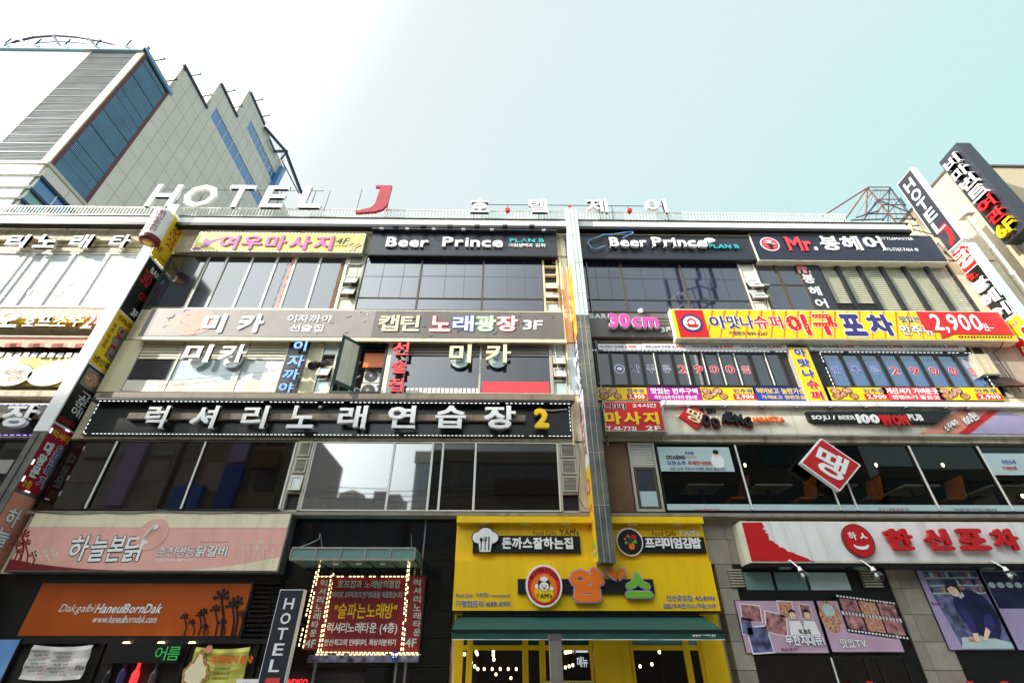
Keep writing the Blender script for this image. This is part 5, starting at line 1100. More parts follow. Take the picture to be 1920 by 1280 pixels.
# ================================================================== yellow food cafe
YO = .3
yx0, yx1 = X(848, 1144, .5), X(1352, 1146, .5)
t = thing('cafe_front', 'bright yellow cafe shop front with raised orange and green lettering', 'shop front', ((yx0+yx1)/2, 0, 1))
S0 = Z(1144, .5)
MB().box(X(857, 970, .45), X(1316, 970, .45), -.5, 0, Z(979, .5), Z(967, .5), A['yellow']).build('eave', t)
zu = Z(1053, YO)
xu0, xu1 = X(853, 1050, YO), X(1330, 1050, YO)
MB().box(xu0, xu1, -YO, -.02, zu, Z(979, .5)-.002, A['yellow']).build('upper_fascia', t)
k = MB(); k.box(xu0+.04, xu1-.04, -YO-.012, -YO, zu+.03, Z(992, YO), A['yellow']); k.build('upper_panel', t)
MB().box(yx0, yx1, -.5, -.02, S0, zu-.002, A['yellow']).build('lower_fascia', t)
MB().box(yx0+.01, yx1-.01, -.47, -.02, S0-.03, S0-.002, A['darkframe']).build('soffit', t)
k = MB()
for px in (908, 984, 1062, 1187, 1270): c = X(px, 981, .4); k.box(c-.1, c+.1, -.42, -.36, Z(979, .5)-.02, Z(979, .5)-.002, A['letterwhite'])
k.build('downlight', t)
def plate(xl, yt, xr, yb, off, m=K_, d=.06): b = q(xl, yb, xr, yt, off); return MB().box(b[0], b[1], -off, -off+d, b[2], b[3], m).build('letter_plate', t)
plate(886, 1004, 1087, 1036, .38); plate(1190, 1006, 1319, 1036, .38)
tq(t, '돈까스잘하는집', 941, 1007, 1074, 1029, .385, W_, bold=.055, d=.02, split=True); tq(t, '프리미엄김밥', 1209, 1007, 1314, 1028, .385, W_, bold=.06, d=.02, split=True)
tq(t, 'Food Cafe', 1000, 995, 1042, 1003, YO+.015, K_, bold=.0); tq(t, "YAM's", 1049, 992, 1085, 1003, YO+.015, K_, bold=.02); tq(t, 'Food Cafe', 1223, 995, 1267, 1004, YO+.015, K_, bold=.0); tq(t, "YAM's", 1272, 992, 1310, 1004, YO+.015, W_, bold=.02)
c = at(910, 1010, .44); k = MB(); KW = lambda m, e, y: (k.disk(c[0]-.15, c[1]+.03, .14+e, .12+e, y, m, .05), k.disk(c[0]+.15, c[1]+.03, .14+e, .12+e, y+.001, m, .05), k.disk(c[0], c[1]+.1, .17+e, .14+e, y+.002, m, .05), k.prism([(c[0]-.17-e, c[1]+.02), (c[0]+.17+e, c[1]+.02), (c[0]+.12+e, c[1]-.27-e), (c[0]-.12-e, c[1]-.27-e)], -y-.003, -y+.04, m))
KW(K_, .025, .44); KW(W_, 0, .452)
yk = .456
k.disk(c[0]-.09, c[1]-.02, .035, .05, yk+.006, K_, .003, 12).box(c[0]-.1, c[0]-.08, -yk-.006, -yk, c[1]-.24, c[1]-.04, K_).box(c[0]-.01, c[0]+.01, -yk-.006, -yk, c[1]-.24, c[1], K_).box(c[0]-.03, c[0]+.03, -yk-.006, -yk, c[1]-.04, c[1]-.02, K_)
for dx in (-.03, 0, .028): k.box(c[0]+dx-.006, c[0]+dx+.006, -yk-.008, -yk, c[1]-.02, c[1]+.05, K_)
k.box(c[0]+.07, c[0]+.095, -yk-.006, -yk, c[1]-.24, c[1]+.05, K_); k.build('chef_hat_emblem', t)
c = at(1181, 1015, .42); k = MB(); k.disk(c[0], c[1], .3, .3, .42, W_, .06).disk(c[0], c[1], .275, .275, .425, K_, .05)
for dx, dz, r, m in ((.1, .1, .055, 'red'), (.03, .11, .03, 'red'), (-.03, .12, .03, 'orange'), (-.11, .06, .025, 'orange'), (0, .03, .05, 'awning'), (.12, 0, .04, 'green'), (-.09, -.02, .03, 'green'), (-.03, -.05, .03, 'red'), (.03, -.1, .07, 'orange'), (.08, -.02, .03, 'green')): k.disk(c[0]+dx, c[1]+dz, r, r, .43, A[m], .004, 14)
k.build('round_emblem', t)
plate(971, 1085, 1224, 1112, .56)
c = at(1020, 1097, .62); k = MB(); k.disk(c[0], c[1], .39, .41, .62, W_, .08).disk(c[0], c[1], .35, .37, .626, R_, .02).disk(c[0], c[1]-.05, .28, .28, .632, A['orange'], .006).disk(c[0], c[1]-.12, .2, .2, .637, A['signyellow'], .005); k.build('round_emblem', t)
k = MB(); k.disk(c[0], c[1]+.02, .13, .12, .643, K_, .004).disk(c[0], c[1]-.02, .1, .085, .648, W_, .004).disk(c[0], c[1]+.12, .08, .05, .653, W_, .004).disk(c[0]-.035, c[1]-.01, .012, .014, .657, K_, .003, 8).disk(c[0]+.035, c[1]-.01, .012, .014, .657, K_, .003, 8).prism([(c[0]-.04, c[1]-.04), (c[0]+.04, c[1]-.04), (c[0], c[1]-.08)], -.657, -.652, R_).disk(c[0]-.16, c[1]-.02, .035, .05, .653, W_, .003, 10).disk(c[0]+.16, c[1]-.06, .04, .035, .653, W_, .003, 10).build('cook_drawing', t)
tq(t, "YAM's", 1005, 1112, 1035, 1121, .645, K_, bold=.04)
G = typeset('분식 수제돈까스 전문점', .02, False); Gp = place(G, -1.15, 1.15, 0, .06, 0, 0, 'front'); k = MB()
for vs, fs in Gp: k.add([Vector((c[0]+(.27+v.z)*sn(v.x), -.636, c[1]+.01+(.27+v.z)*cs(v.x))) for v in vs], fs, W_)
k.build('lettering', t)
tq(t, '얌', 1068, 1065, 1132, 1128, .56, A['orange'], d=.05, bold=.1, out=A['posterlilac'], grow=.05, name='letter')
c = at(1157, 1078, .6); k = MB()
for sx_, r in ((-1, 1), (1, .85)): 
    for m, e, y in ((A['posterlilac'], .025, .6), (A['orange'], 0, .612)): k.prism([(c[0]+sx_*(.02), c[1]-.1-e), (c[0]+sx_*(.1+e)*r, c[1]-.05-e), (c[0]+sx_*(.22+e)*r, c[1]+.04), (c[0]+sx_*(.2+e)*r, c[1]+.13+e), (c[0]+sx_*(.1)*r, c[1]+.13+e), (c[0]+sx_*(.03), c[1]+.03)][::sx_], -y, -.56, m)
k.build('leaf_emblem', t)
tq(t, '스', 1171, 1074, 1220, 1120, .56, A['green'], d=.05, bold=.1, out=A['posterlilac'], grow=.05, name='letter')
for s_, xl, yt, xr, yb in (('Food Cafe', 855, 1112, 886, 1119), ("YAM's", 892, 1110, 916, 1119), ('www.yams.kr', 920, 1113, 957, 1120), ('가맹점문의 1688-8991', 854, 1125, 957, 1137), ('안산중앙점: 413-8996', 1250, 1115, 1340, 1126), ('김밥/수제돈까스/우동/소바', 1243, 1130, 1343, 1140)): tq(t, s_, xl, yt, xr, yb, .503, K_, bold=.02, out=W_, grow=.05)
# awning
AW = 1.25
ax0, ax1 = X(848, 1184, AW), X(1356, 1184, AW); zt_, zm, zb_ = Z(1153, .3), Z(1180, AW), Z(1197.5, AW)
t = thing('awning', 'dark green fabric awning with a straight valance over the cafe windows', 'awning', ((ax0+ax1)/2, -AW, zb_))
k = MB(); n = 40
for i in range(n):
    u, v = ax0+(ax1-ax0)*i/n, ax0+(ax1-ax0)*(i+1)/n; s1, s2 = .012*sn(i*.8), .012*sn((i+1)*.8)
    k.add([(u, -.3, zt_), (v, -.3, zt_), (v, -AW, zm), (u, -AW, zm)], [(3, 2, 1, 0)], A['awning'])
    k.add([(u, -AW-.01, zm-.02), (v, -AW-.01, zm-.02), (v, -AW-.01+s2, zb_), (u, -AW-.01+s1, zb_)], [(0, 3, 2, 1)], A['awning'])
k.prismx([(-.3, zt_), (-AW, zm), (-AW, zm-.03), (-.3, zt_-.03)], ax0-.01, ax0+.01, A['awning']); k.build('fabric', t)
MB().box(ax0-.03, ax1+.03, -AW-.03, -AW+.03, zm-.035, zm+.005, A['darkframe']).build('front_rail', t); MB().box(ax0, ax1, -AW-.016, -AW-.004, zb_-.012, zb_, A['letterwhite']).build('hem', t)
MB().box(ax0+.1, ax1-.1, -.42, -.25, zt_-.02, zt_+.08, A['darkframe']).build('cassette', t)
for x in (ax0+.15, ax1-.15): MB().bar((x, -.3, zt_-.25), (x, -AW, zm-.05), .02, A['steel']).build('arm', t)
tq(t, 'www.yams.kr', 1298, 1187, 1342, 1195, AW+.012, W_, bold=.03)
MB().bar((ax0+.02, -AW, zb_), (ax0+.02, -.3, .9), .008, W_).build('cord', t)
# windows of the cafe
zt_ = S0-.03
def ybox(xl, xr, z0, z1, y0=-.05, y1=.1, nm='pier'): MB().box(X(xl, 1240), X(xr, 1240), y0, y1, z0, z1, A['yellow']).build(nm, CF)
CF = bpy.data.objects['cafe_front']
ybox(849, 862, .1, zt_); ybox(1113, 1182, .1, zt_, -.07); ybox(1318, 1360, .1, zt_, -.07)
zr = Z(1213)
for nm, xs in (('left', (862, 880, 985, 1017, 1112)), ('right', (1183, 1290, 1318))):
    for a, b_ in zip(xs, xs[1:]):
        k = MB(); x0, x1 = X(a, 1240), X(b_, 1240); ring(k, (x0+.002, x1-.002, .3, zt_), -.05, .04, .06, A['yellow']); k.box(x0+.06, x1-.06, -.04, .03, zr-.05, zr+.04, A['yellow']); fr = k.build('window_frame', CF)
        MB().box(x0+.05, x1-.05, -.01, .0, .35, zr-.05, A['see']).build('pane', fr); MB().box(x0+.05, x1-.05, -.015, .0, zr+.04, zt_-.06, A['tealwin'] if nm == 'right' else A['awning']).build('transom_pane', fr)
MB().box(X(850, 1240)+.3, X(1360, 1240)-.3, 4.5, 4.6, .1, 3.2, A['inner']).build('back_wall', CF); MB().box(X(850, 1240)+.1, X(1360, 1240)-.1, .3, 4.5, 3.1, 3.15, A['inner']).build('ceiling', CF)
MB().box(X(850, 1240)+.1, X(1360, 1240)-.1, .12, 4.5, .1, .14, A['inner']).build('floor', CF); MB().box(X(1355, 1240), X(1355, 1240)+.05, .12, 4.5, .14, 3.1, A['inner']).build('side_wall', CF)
n_ = 0
for px, py, dep in [(865, 1217, 1.0), (871, 1224, 1.2), (877, 1232, 1.6), (884, 1240, 2.0), (890, 1247, 2.4), (896, 1252, 2.8), (893, 1220, 1.4), (895, 1224, 1.6), (925, 1219, 1.4), (925, 1226, 1.4), (926, 1234, 1.5)] + [(908+15*i, 1252, 3.4) for i in range(5)] + [(1060+5*i, 1221-i, 1.5) for i in range(3)] + [(1060+7*i, 1249-2*i, 3) for i in range(3)] + [(930, 1262, 3.8), (958, 1269, 3.8), (1200, 1247, 2.5), (1222, 1243, 2), (1236, 1220, 1.2)]:
    n_ += 1; x, z = at(px, py, -dep); t = thing('light_bulb', 'small warm bulb hanging in the cafe, ' + ('in the slanting row behind the left window' if n_ < 7 else 'in the upper left cluster' if n_ < 12 else 'in the straight row across the back' if n_ < 17 else 'just right of the grey post' if n_ < 23 else 'low near the floor line' if n_ < 25 else 'behind the right window'), 'light bulb', (x, dep, z), 'bulbs inside the yellow cafe'); MB().lathe((x, dep, z-.05), (0, 0, 1), [(0, .015), (.02, .03), (.05, .03), (.07, .015)], A['bulb'], 8).build('bulb', t)
    MB().bar((x, dep, z+.05), (x, dep, 3.1), .006, A['darkframe']).build('cord', t)
x, z = at(1092, 1240, -1.2); t = thing('menu_lightbox', 'small lit menu box hanging inside the cafe', 'sign', (x, 1.2, z)); MB().box(x-.18, x+.18, 1.2, 1.26, z-.25, z+.25, A['charcoal']).box(x-.14, x+.14, 1.19, 1.2, z+.18, z+.22, A['ledwhite']).build('box', t); text(t, '메뉴', (x-.12, x+.12, z-.1, z+.1), -1.19, A['ledwhite'], bold=.02)
t = sign('banner', 'pale green paper banner in the cafe window behind the grey post', q(1016, 1290, 1113, 1275, .08), .1, A['menuyellow'], lip=.005)
tq(t, '20% 할인', 1062, 1277, 1105, 1283, .1, A['brownred'], bold=.04)
# grey post in front
po = 5.2
x0, x1 = X(1030, 1190, po), X(1052, 1190, po); zt_ = Z(1189, po)
t = thing('steel_post', 'plain grey square steel post standing in front of the cafe awning', 'post', ((x0+x1)/2, -po, -.02))
MB().box(x0, x1, -po, -po+.14, -.02, zt_, A['brushed']).build('shaft', t); MB().box(x0-.004, x1+.004, -po-.004, -po+.144, zt_-.06, zt_+.006, A['steel']).build('cap', t); MB().box(x0-.05, x1+.05, -po-.05, -po+.19, -.02, .02, A['steel']).build('base_plate', t)

# ================================================================== right: stone piers, white board, posters
def stonecol(xs, zs, y0, m=('concrete', 'concrete2')):
    for i in range(len(xs)-1):
        for j in range(len(zs)-1): MB().box(xs[i]+.004, xs[i+1]-.004, y0-random.random()*.006, .3, zs[j+1]+.005, zs[j]-.005, A[m[(i+j) % 2]]).build('stone_tile', B)
zz = [Z(p) for p in (966, 1011, 1057, 1102, 1151, 1202, 1256)] + [.9, .1]
stonecol([X(1316, 1030), X(1366, 1030), X(1412, 1030)], zz[:3], -.06)
stonecol([X(1338, 1060), X(1375, 1080)], zz[2:], -.06)
xp0, xp1, xp2 = X(1672, 1110), X(1690, 1110), X(1738, 1110)
stonecol([xp0, xp1, xp2], zz[2:], -.06, ('concrete2', 'concrete'))
# black shopfront behind
MB().box(X(1375, 1080), xp0, -.02, .3, .1, Z(1057), A['black']).build('shopfront', B); MB().box(xp2, XR, -.02, .3, .1, Z(1057), A['black']).build('shopfront', B)
b = (X(1407, 1053, .55), XR, Z(1053, .55), Z(975, .55))
t = sign('signboard', 'long white restaurant signboard with a torn red field and thick red letters', b, .55, A['white'], frame=A['cream'])
random.seed(3)
pts = [(b[0]+.03, b[2]+.03), (b[0]+.03, b[3]-.03), (b[0]+.5, b[3]-.03)]; n = 34
for i in range(n):
    f = i/(n-1); x = b[0]+.5+.1*f+1.7*max(0, f-.4)**1.5; z = b[3]-.03-(b[3]-b[2]-.06)*f; pts.append((x+random.uniform(-.05, .05), z))
k = MB()
MB().prism(pts, -.562, -.55, R_).build('torn_red_print', t)
c = at(1609, 1013, .6); k = MB(); k.disk(c[0], c[1], .34, .36, .63, A['darkred'], .08).disk(c[0], c[1], .315, .335, .636, R_, .02); k.build('face_emblem', t)
text(t, '하', (c[0]-.21, c[0]-.03, c[1]+.01, c[1]+.18), .64, W_, bold=.05); text(t, 'ㅅ', (c[0]+.04, c[0]+.21, c[1]+.03, c[1]+.16), .64, W_, bold=.06)
k = MB(); k.prism([(c[0]+.17*cs(a), c[1]-.1+.1*sn(a)) for a in [PI+PI*i/8 for i in range(9)]] + [(c[0]+.14*cs(a), c[1]-.09+.04*sn(a)) for a in [2*PI-PI*i/8 for i in range(9)]], -.646, -.637, W_).build('smile', t)
for ch, xl, xr in (('한', 1658, 1708), ('신', 1730, 1778), ('포', 1792, 1846), ('차', 1858, 1904)): tq(t, ch, xl, 992, xr, 1032, .6, R_, d=.09, bold=.075, name='letter')
MB().box(b[0], b[1], -.5, -.05, b[2]-.06, b[2]-.003, A['darkframe']).build('bottom_lip', t)
for i, px in enumerate((1470, 1610, 1850)):
    c = at(px, 1058, .4); MB().box(c[0]-.12, c[0]+.12, -.45, -.32, b[2]-.1, b[2]-.062, A['canopyglass']).build('downlight', t)
for px, n in ((1505, 'left one by the transom'), (1643, 'middle one by the pier'), (1893, 'rightmost of three')):
    c = at(px, 1075, .8); t = thing('flood_bulb', 'clear flood bulb on a bent arm under the white signboard, '+n, 'lamp', (c[0], -.8, c[1]))
    MB().tube([(c[0]-.1, -.3, b[2]), (c[0]-.09, -.62, b[2]+.04), (c[0]-.03, -.78, c[1]+.12)], .014, W_).build('arm', t)
    MB().lathe((c[0]-.03, -.78, c[1]+.14), (.15, -.1, -1), [(0, .03), (.06, .045), (.08, .05)], W_, 12).build('socket', t)
    MB().lathe((c[0]-.02, -.79, c[1]+.06), (.15, -.1, -1), [(0, .05), (.05, .1), (.12, .13), (.19, .1), (.22, .04)], A['bulbglass'], 16).build('glass', t)
    MB().lathe((c[0]-.01, -.79, c[1]), (.15, -.1, -1), [(0, .02), (.06, .035), (.1, .02)], A['brushed'], 8).build('filament', t)
# transoms
zt0, zt1 = Z(1105), Z(1072)
xs = [X(p, 1090) for p in (1392, 1450, 1512, 1592)]
for i in range(3): MB().box(xs[i]+.04, xs[i+1]-.04, -.05, -.02, zt0, zt1, A['canopyglass'] if i < 2 else A['film']).build('transom_pane', B)
for px0, px1 in ((1364, 1390), (1612, 1645)):
    u, v = X(px0, 1085), X(px1, 1085); k = MB(); k.box(u, v, -.04, -.02, Z(1104), Z(1070), A['darkframe'])
    for i in range(7): k.box(u, v, -.12, -.03, Z(1100)+i*.055, Z(1100)+i*.055+.03, A['alu'])
    k.build('vent_grille', B, kind='stuff')
def poster(lbl, xl, xr, yt, yb, m, off=.1):
    b = (X(xl, (yt+yb)/2, off), X(xr, (yt+yb)/2, off), Z(yb, off), Z(yt, off)); return sign('poster', lbl, b, off, m, frame=A['darkframe'], lip=.01), b
t, b = poster('pink poster with scattered food photos and white lettering, left of two', 1388, 1540, 1124, 1224, A['posterpink'])
w = b[1]-b[0]; h = b[3]-b[2]
def pic(u, v, dw, dh, m, rot=0, y=.11, rim=W_):
    cx, cz = b[0]+u*w, b[2]+v*h; k = MB()
    for s_, mm, yy in ((1.12, rim, y), (1, m, y+.004)):
        pts = [(cx+(a*cs(rot)-c_*sn(rot))*s_, cz+(a*sn(rot)+c_*cs(rot))*s_) for a, c_ in ((-dw/2, -dh/2), (dw/2, -dh/2), (dw/2, dh/2), (-dw/2, dh/2))]
        k.prism(pts, -yy, -yy+.003, mm)
    k.build('photo_print', t)
for u, v, dw, dh, m, r in ((.17, .75, .4, .3, 'photo1', -.1), (.45, .55, .42, .38, 'photo1', -.2), (.2, .25, .42, .45, 'photo2', .05), (.08, .5, .22, .3, 'photo2', -.1), (.62, .82, .3, .3, 'food2', -.05), (.86, .78, .22, .26, 'photo1', -.1)): pic(u, v, dw, dh, A[m], r)
for u in (.68, .86):
    k = MB(); cx, cz = b[0]+u*w, b[2]+.72*h; k.disk(cx, cz, .065, .085, .125, A['chefskin'], .004).prism([(cx-.075, cz), (cx-.07, cz+.07), (cx, cz+.11), (cx+.07, cz+.07), (cx+.075, cz), (cx+.05, cz+.045), (cx-.04, cz+.05)], -.13, -.126, K_).disk(cx-.025, cz+.01, .008, .006, .13, K_, .003, 8).disk(cx+.025, cz+.01, .008, .006, .13, K_, .003, 8).prism([(cx-.02, cz-.04), (cx+.02, cz-.04), (cx, cz-.05)], -.13, -.126, A['darkred']).prism([(cx-.17, cz-.4), (cx+.17, cz-.4), (cx+.12, cz-.12), (cx-.12, cz-.12)], -.124, -.12, W_); k.build('portrait_print', t)
text(t, 'KBS', (b[0]+.7*w, b[0]+.84*w, b[2]+.36*h, b[2]+.44*h), .13, K_, bold=.04); text(t, '무한지대큐!', (b[0]+.5*w, b[1]-.05, b[2]+.14*h, b[2]+.34*h), .13, W_, bold=.06, out=A['purple']); text(t, '한신포차', (b[0]+.42*w, b[0]+.62*w, b[2]+.04*h, b[2]+.1*h), .12, A['darkred'], bold=.04)
t, b = poster('pink poster with a diagonal film strip of food photos, right of two', 1545, 1678, 1124, 1222, A['posterpink'])
w = b[1]-b[0]; h = b[3]-b[2]
k = MB(); c = (b[0]+.13*w, b[2]+.68*h); k.disk(c[0], c[1], .22, .3, .11, A['food2'], .004).disk(c[0], c[1]+.12, .13, .12, .114, A['film'], .003); k.build('dish_photo', t)
k = MB(); rot = -.16
for v0, le in ((.72, 1), (.4, 1)):
    x0, z0 = b[0]+.3*w, b[2]+v0*h
    f = lambda a, c_: (x0+a, z0+c_-a*.12)
    k.prism([f(0, -.02), f(w*.66, -.02), f(w*.66, .4), f(0, .4)], -.112, -.108, K_)
    for i in range(3): k.prism([f(.06+i*.4, .06), f(.42+i*.4, .06), f(.42+i*.4, .32), f(.06+i*.4, .32)], -.116, -.112, A['food2' if i == 1 else 'photo1'])
    for i in range(18):
        for zz_ in (.0, .345): k.prism([f(.02+i*.07, zz_), f(.06+i*.07, zz_), f(.06+i*.07, zz_+.035), f(.02+i*.07, zz_+.035)], -.116, -.112, W_)
k.build('film_strip_print', t); text(t, '맛있TV', (b[0]+.15*w, b[0]+.5*w, b[2]+.08*h, b[2]+.26*h), .115, W_, bold=.05, out=A['stainbrown'])
t, b = poster('poster of a cook in a dark jacket leaning over a counter', 1748, 1866, 1066, 1218, A['posterlilac'])
w = b[1]-b[0]; h = b[3]-b[2]
G_ = lambda u, v: (b[0]+u*w, b[2]+v*h)
k = MB(); k.prism([G_(.22, .02), G_(.99, .02), G_(.99, .98), G_(.1, .98), G_(.1, .74)], -.106, -.1, A['photo2']); k.build('kitchen_print', t)
k = MB()
for v_ in (.9, .8, .7): k.prism([G_(.12, v_), G_(.98, v_+.01), G_(.98, v_-.012), G_(.12, v_-.02)], -.108, -.106, A['film'])
random.seed(21)
for i_ in range(26):
    u_ = random.uniform(.14, .95); v_ = random.choice((.9, .8, .7)); s_ = random.uniform(.015, .04); k.prism([G_(u_-s_, v_), G_(u_+s_, v_), G_(u_+s_*.8, v_+.07), G_(u_-s_*.8, v_+.07)], -.11-.0002*i_, -.107, A[random.choice(['photo1', 'film', 'steel', 'photo3', 'food', 'brownred'])])
k.build('shelf_print', t)
k = MB(); k.prism([G_(.2, .02), G_(.99, .02), G_(.99, .09), G_(.62, .17), G_(.26, .15)], -.118, -.114, A['film']).prism([G_(.36, .1), G_(.5, .1), G_(.52, .15), G_(.34, .15)], -.12, -.117, A['food2'])
k.prism([G_(.36, .5), G_(.4, .62), G_(.5, .7), G_(.62, .74), G_(.76, .73), G_(.88, .66), G_(.96, .54), G_(.98, .4), G_(.93, .24), G_(.84, .14), G_(.6, .14), G_(.52, .28), G_(.44, .3)], -.124, -.12, A['photo3'])
k.prism([G_(.41, .44), G_(.5, .5), G_(.56, .32), G_(.53, .2), G_(.45, .2)], -.127, -.124, A['purple']).prism([G_(.45, .2), G_(.53, .2), G_(.52, .12), G_(.49, .09), G_(.44, .11)], -.13, -.127, A['chefskin'])
k.prism([G_(.76, .42), G_(.88, .44), G_(.85, .26), G_(.72, .22), G_(.68, .27)], -.128, -.124, A['purple']).prism([G_(.7, .27), G_(.74, .22), G_(.62, .11), G_(.57, .13)], -.132, -.128, A['chefskin'])
k.prism([G_(.48, .67), G_(.58, .71), G_(.6, .66), G_(.52, .62)], -.128, -.124, A['film']); k.build('cook_print', t)
cx, cz = G_(.46, .74)
k = MB(); k.disk(cx, cz, .12, .14, .131, A['chefskin'], .004, 24).prism([(cx-.13, cz+.02), (cx-.1, cz+.1), (cx, cz+.16), (cx+.12, cz+.12), (cx+.15, cz), (cx+.12, cz-.1), (cx+.08, cz+.03), (cx-.02, cz+.07)], -.135, -.131, A['black']).prism([(cx-.14, cz+.04), (cx+.12, cz+.11), (cx+.11, cz+.15), (cx, cz+.2), (cx-.12, cz+.15)], -.139, -.135, A['photo3'])
k.disk(cx-.06, cz-.0, .012, .008, .135, A['black'], .003, 8).disk(cx-.0, cz+.005, .012, .008, .135, A['black'], .003, 8).prism([(cx-.045, cz-.01), (cx-.055, cz-.04), (cx-.03, cz-.04)], -.134, -.131, A['peach']).prism([(cx-.06, cz-.075), (cx-.01, cz-.07), (cx-.03, cz-.085)], -.134, -.131, A['darkred']); k.build('face_print', t)
text(t, '한신포차', (b[0]+.02*w, b[0]+.2*w, b[2]+.54*h, b[2]+.58*h), .106, A['darkred'], bold=.04)
t, b = poster('poster with bowls and dark kitchen shelves at the right edge', 1872, 1960, 1066, 1218, A['posterlilac'])
w = b[1]-b[0]; h = b[3]-b[2]; k = MB(); k.prism([G_(.02, .5), G_(.98, .5), G_(.98, .98), G_(.02, .98)], -.106, -.1, A['photo3'])
for i in range(6): k.disk(b[0]+.12+i*.2, b[2]+.8*h, .08, .06, .11, A['film'], .004, 14)
k.build('kitchen_print', t)
# glass doors below the posters
xs = [X(p, 1250) for p in (1408, 1560, 1625, 1650, 1700)]
for a, b_ in zip(xs, xs[1:]):
    k = MB(); ring(k, (a+.002, b_-.002, .1, Z(1228)), -.06, -.02, .05, A['darkframe']); fr = k.build('window_frame', B); MB().box(a+.05, b_-.05, -.04, -.03, .15, Z(1228)-.05, A['glass2']).build('pane', fr)
for x in (xs[1], ): MB().box(x-.012, x+.012, -.08, -.06, .1, Z(1232), A['whitealu']).build('mullion', B)
for px, n in ((1412, 'left'), (1440, 'right')):
    pass
for px, n in ((1820, 'left one, under the cook poster'), (1885, 'right one, near the right edge'), (1632, 'one beside the glass door'),):
    c = at(px, 1283, .4); t = thing('red_lantern', 'top of a round red lantern, '+n, 'lantern', (c[0], -.4, c[1]-.1)); MB().lathe((c[0], -.4, c[1]-.25), (0, 0, 1), [(0, .06), (.06, .14), (.15, .17), (.24, .14), (.28, .06), (.31, .06)], A['red'], 14).build('shade', t)

# ================================================================== utilities on the facade
def ac(px, py, w, h, lbl):
    x, z = at(px, py, -.02); t = thing('outdoor_unit', lbl, 'air conditioner', (x, 0, z), 'air conditioner outdoor units stacked in the open window bay')
    MB().box(x, x+w, .0, .2, z, z+h, A['acwhite']).build('casing', t)
    MB().lathe((x+w*.33, 0, z+h*.5), (0, -1, 0), [(0, h*.42), (.012, h*.42)], A['acgrille'], 24).build('fan_guard', t)
    k = MB(); 
    for i in range(5): k.lathe((x+w*.33, -.016, z+h*.5), (0, -1, 0), [(0, h*(.08+.07*i)), (.004, h*(.08+.07*i))], A['steel'] if i % 2 else A['acgrille'], 20)
    k.build('fan', t); MB().box(x+w*.75, x+w*.92, -.008, 0, z+h*.75, z+h*.85, A['blue']).build('badge', t)
z0 = Z3a+.02
for i, n in enumerate(('bottom one of the stack', 'middle one of the stack', 'top one of the stack')):
    p = xo0+.72+i*.02; 
    # placed by its real corner
    x = p; z = z0+i*.46
    t = thing('outdoor_unit', 'white air conditioner outdoor unit in the open bay, '+n, 'air conditioner', (x, .1, z), 'air conditioner outdoor units stacked in the open window bay')
    w = xo1-.06-x; h = .43
    MB().box(x, x+w, .0, .19, z, z+h, A['acwhite']).build('casing', t)
    MB().lathe((x+w*.36, 0, z+h*.5), (0, -1, 0), [(0, h*.43), (.014, h*.43)], A['acgrille'], 24).build('fan_guard', t)
    MB().lathe((x+w*.36, -.014, z+h*.5), (0, -1, 0), [(0, h*.12), (.008, h*.1)], A['steel'], 12).build('hub', t)
    k = MB()
    for j in range(8): a = j*PI/8; k.bar((x+w*.36+h*.4*cs(a), -.02, z+h*.5+h*.4*sn(a)), (x+w*.36-h*.4*cs(a), -.02, z+h*.5-h*.4*sn(a)), .003, A['steel'], 4)
    k.build('guard_wire', t); MB().box(x+w*.75, x+w*.9, -.006, 0, z+h*.74, z+h*.84, A['blue']).build('badge', t)
for i, px in enumerate((588, 604)):
    c = at(px, 692, .1); t = thing('exhaust_duct', ('left' if i == 0 else 'right')+' one of two dark wrapped exhaust ducts poking out beside the open casement', 'duct', (c[0], -.1, c[1]))
    MB().lathe((c[0]+.15, .05, c[1]+.25), (-.35, -1, -.75), [(0, .13), (.15, .125), (.3, .135), (.45, .13), (.5, .12)], A['ductwrap'], 14).build('tube', t)
    MB().lathe((c[0]+.15-.35*.37, .05-.37, c[1]+.25-.75*.37), (-.35, -1, -.75), [(.02, .1), (.03, .1)], A['black'], 14).build('opening', t)
t = thing('bent_pipe', 'cream wrapped pipe bending out beside the left beer sign', 'pipe', (X(1050, 450), -.1, Z(495)))
Q3 = lambda px, py, off=.15: (X(px, py, off), -off, Z(py, off, px))
k = MB(); k.tube([Q3(1046, 440), Q3(1047, 462), Q3(1051, 478), Q3(1055, 488), Q3(1053, 495), Q3(1046, 497), Q3(1040, 492), Q3(1036, 494)], .05, A['pipecream'], 10); k.build('pipe', t)
MB().tube([Q3(1052, 437), Q3(1058, 480), Q3(1066, 560)], .02, A['pipecream'], 8).build('thin_pipe', t)
t = thing('tin_duct_box', 'pair of boxy silver vent hoods beside the right dark window row', 'vent hood', (X(1425, 545), -.3, Z(560)))
for py in (537, 557): c = at(1424, py, .25); k = MB(); k.prismx([(-.1, c[1]-.12), (-.42, c[1]-.1), (-.42, c[1]-.02), (-.1, c[1]+.14)], c[0]-.24, c[0]+.24, A['brushed']); k.build('hood', t)
t = thing('security_camera', 'small dark security camera on the big black signboard', 'camera', (X(602, 762, .6), -.6, Z(765, .6)))
c = at(602, 765, .65); MB().box(c[0]-.05, c[0]+.05, -.72, -.55, c[1]-.04, c[1]+.04, A['darkframe']).build('body', t); MB().lathe((c[0], -.72, c[1]), (0, -1, 0), [(0, .03), (.02, .03)], A['steel'], 10).build('lens', t); MB().bar((c[0], -.6, c[1]), (c[0], -.5, c[1]+.15), .015, A['steel']).build('bracket', t)
t = thing('loose_cable', 'thin loose cables hanging beside the right end of the big black signboard', 'cable', (X(1080, 770), -.1, Z(780)))
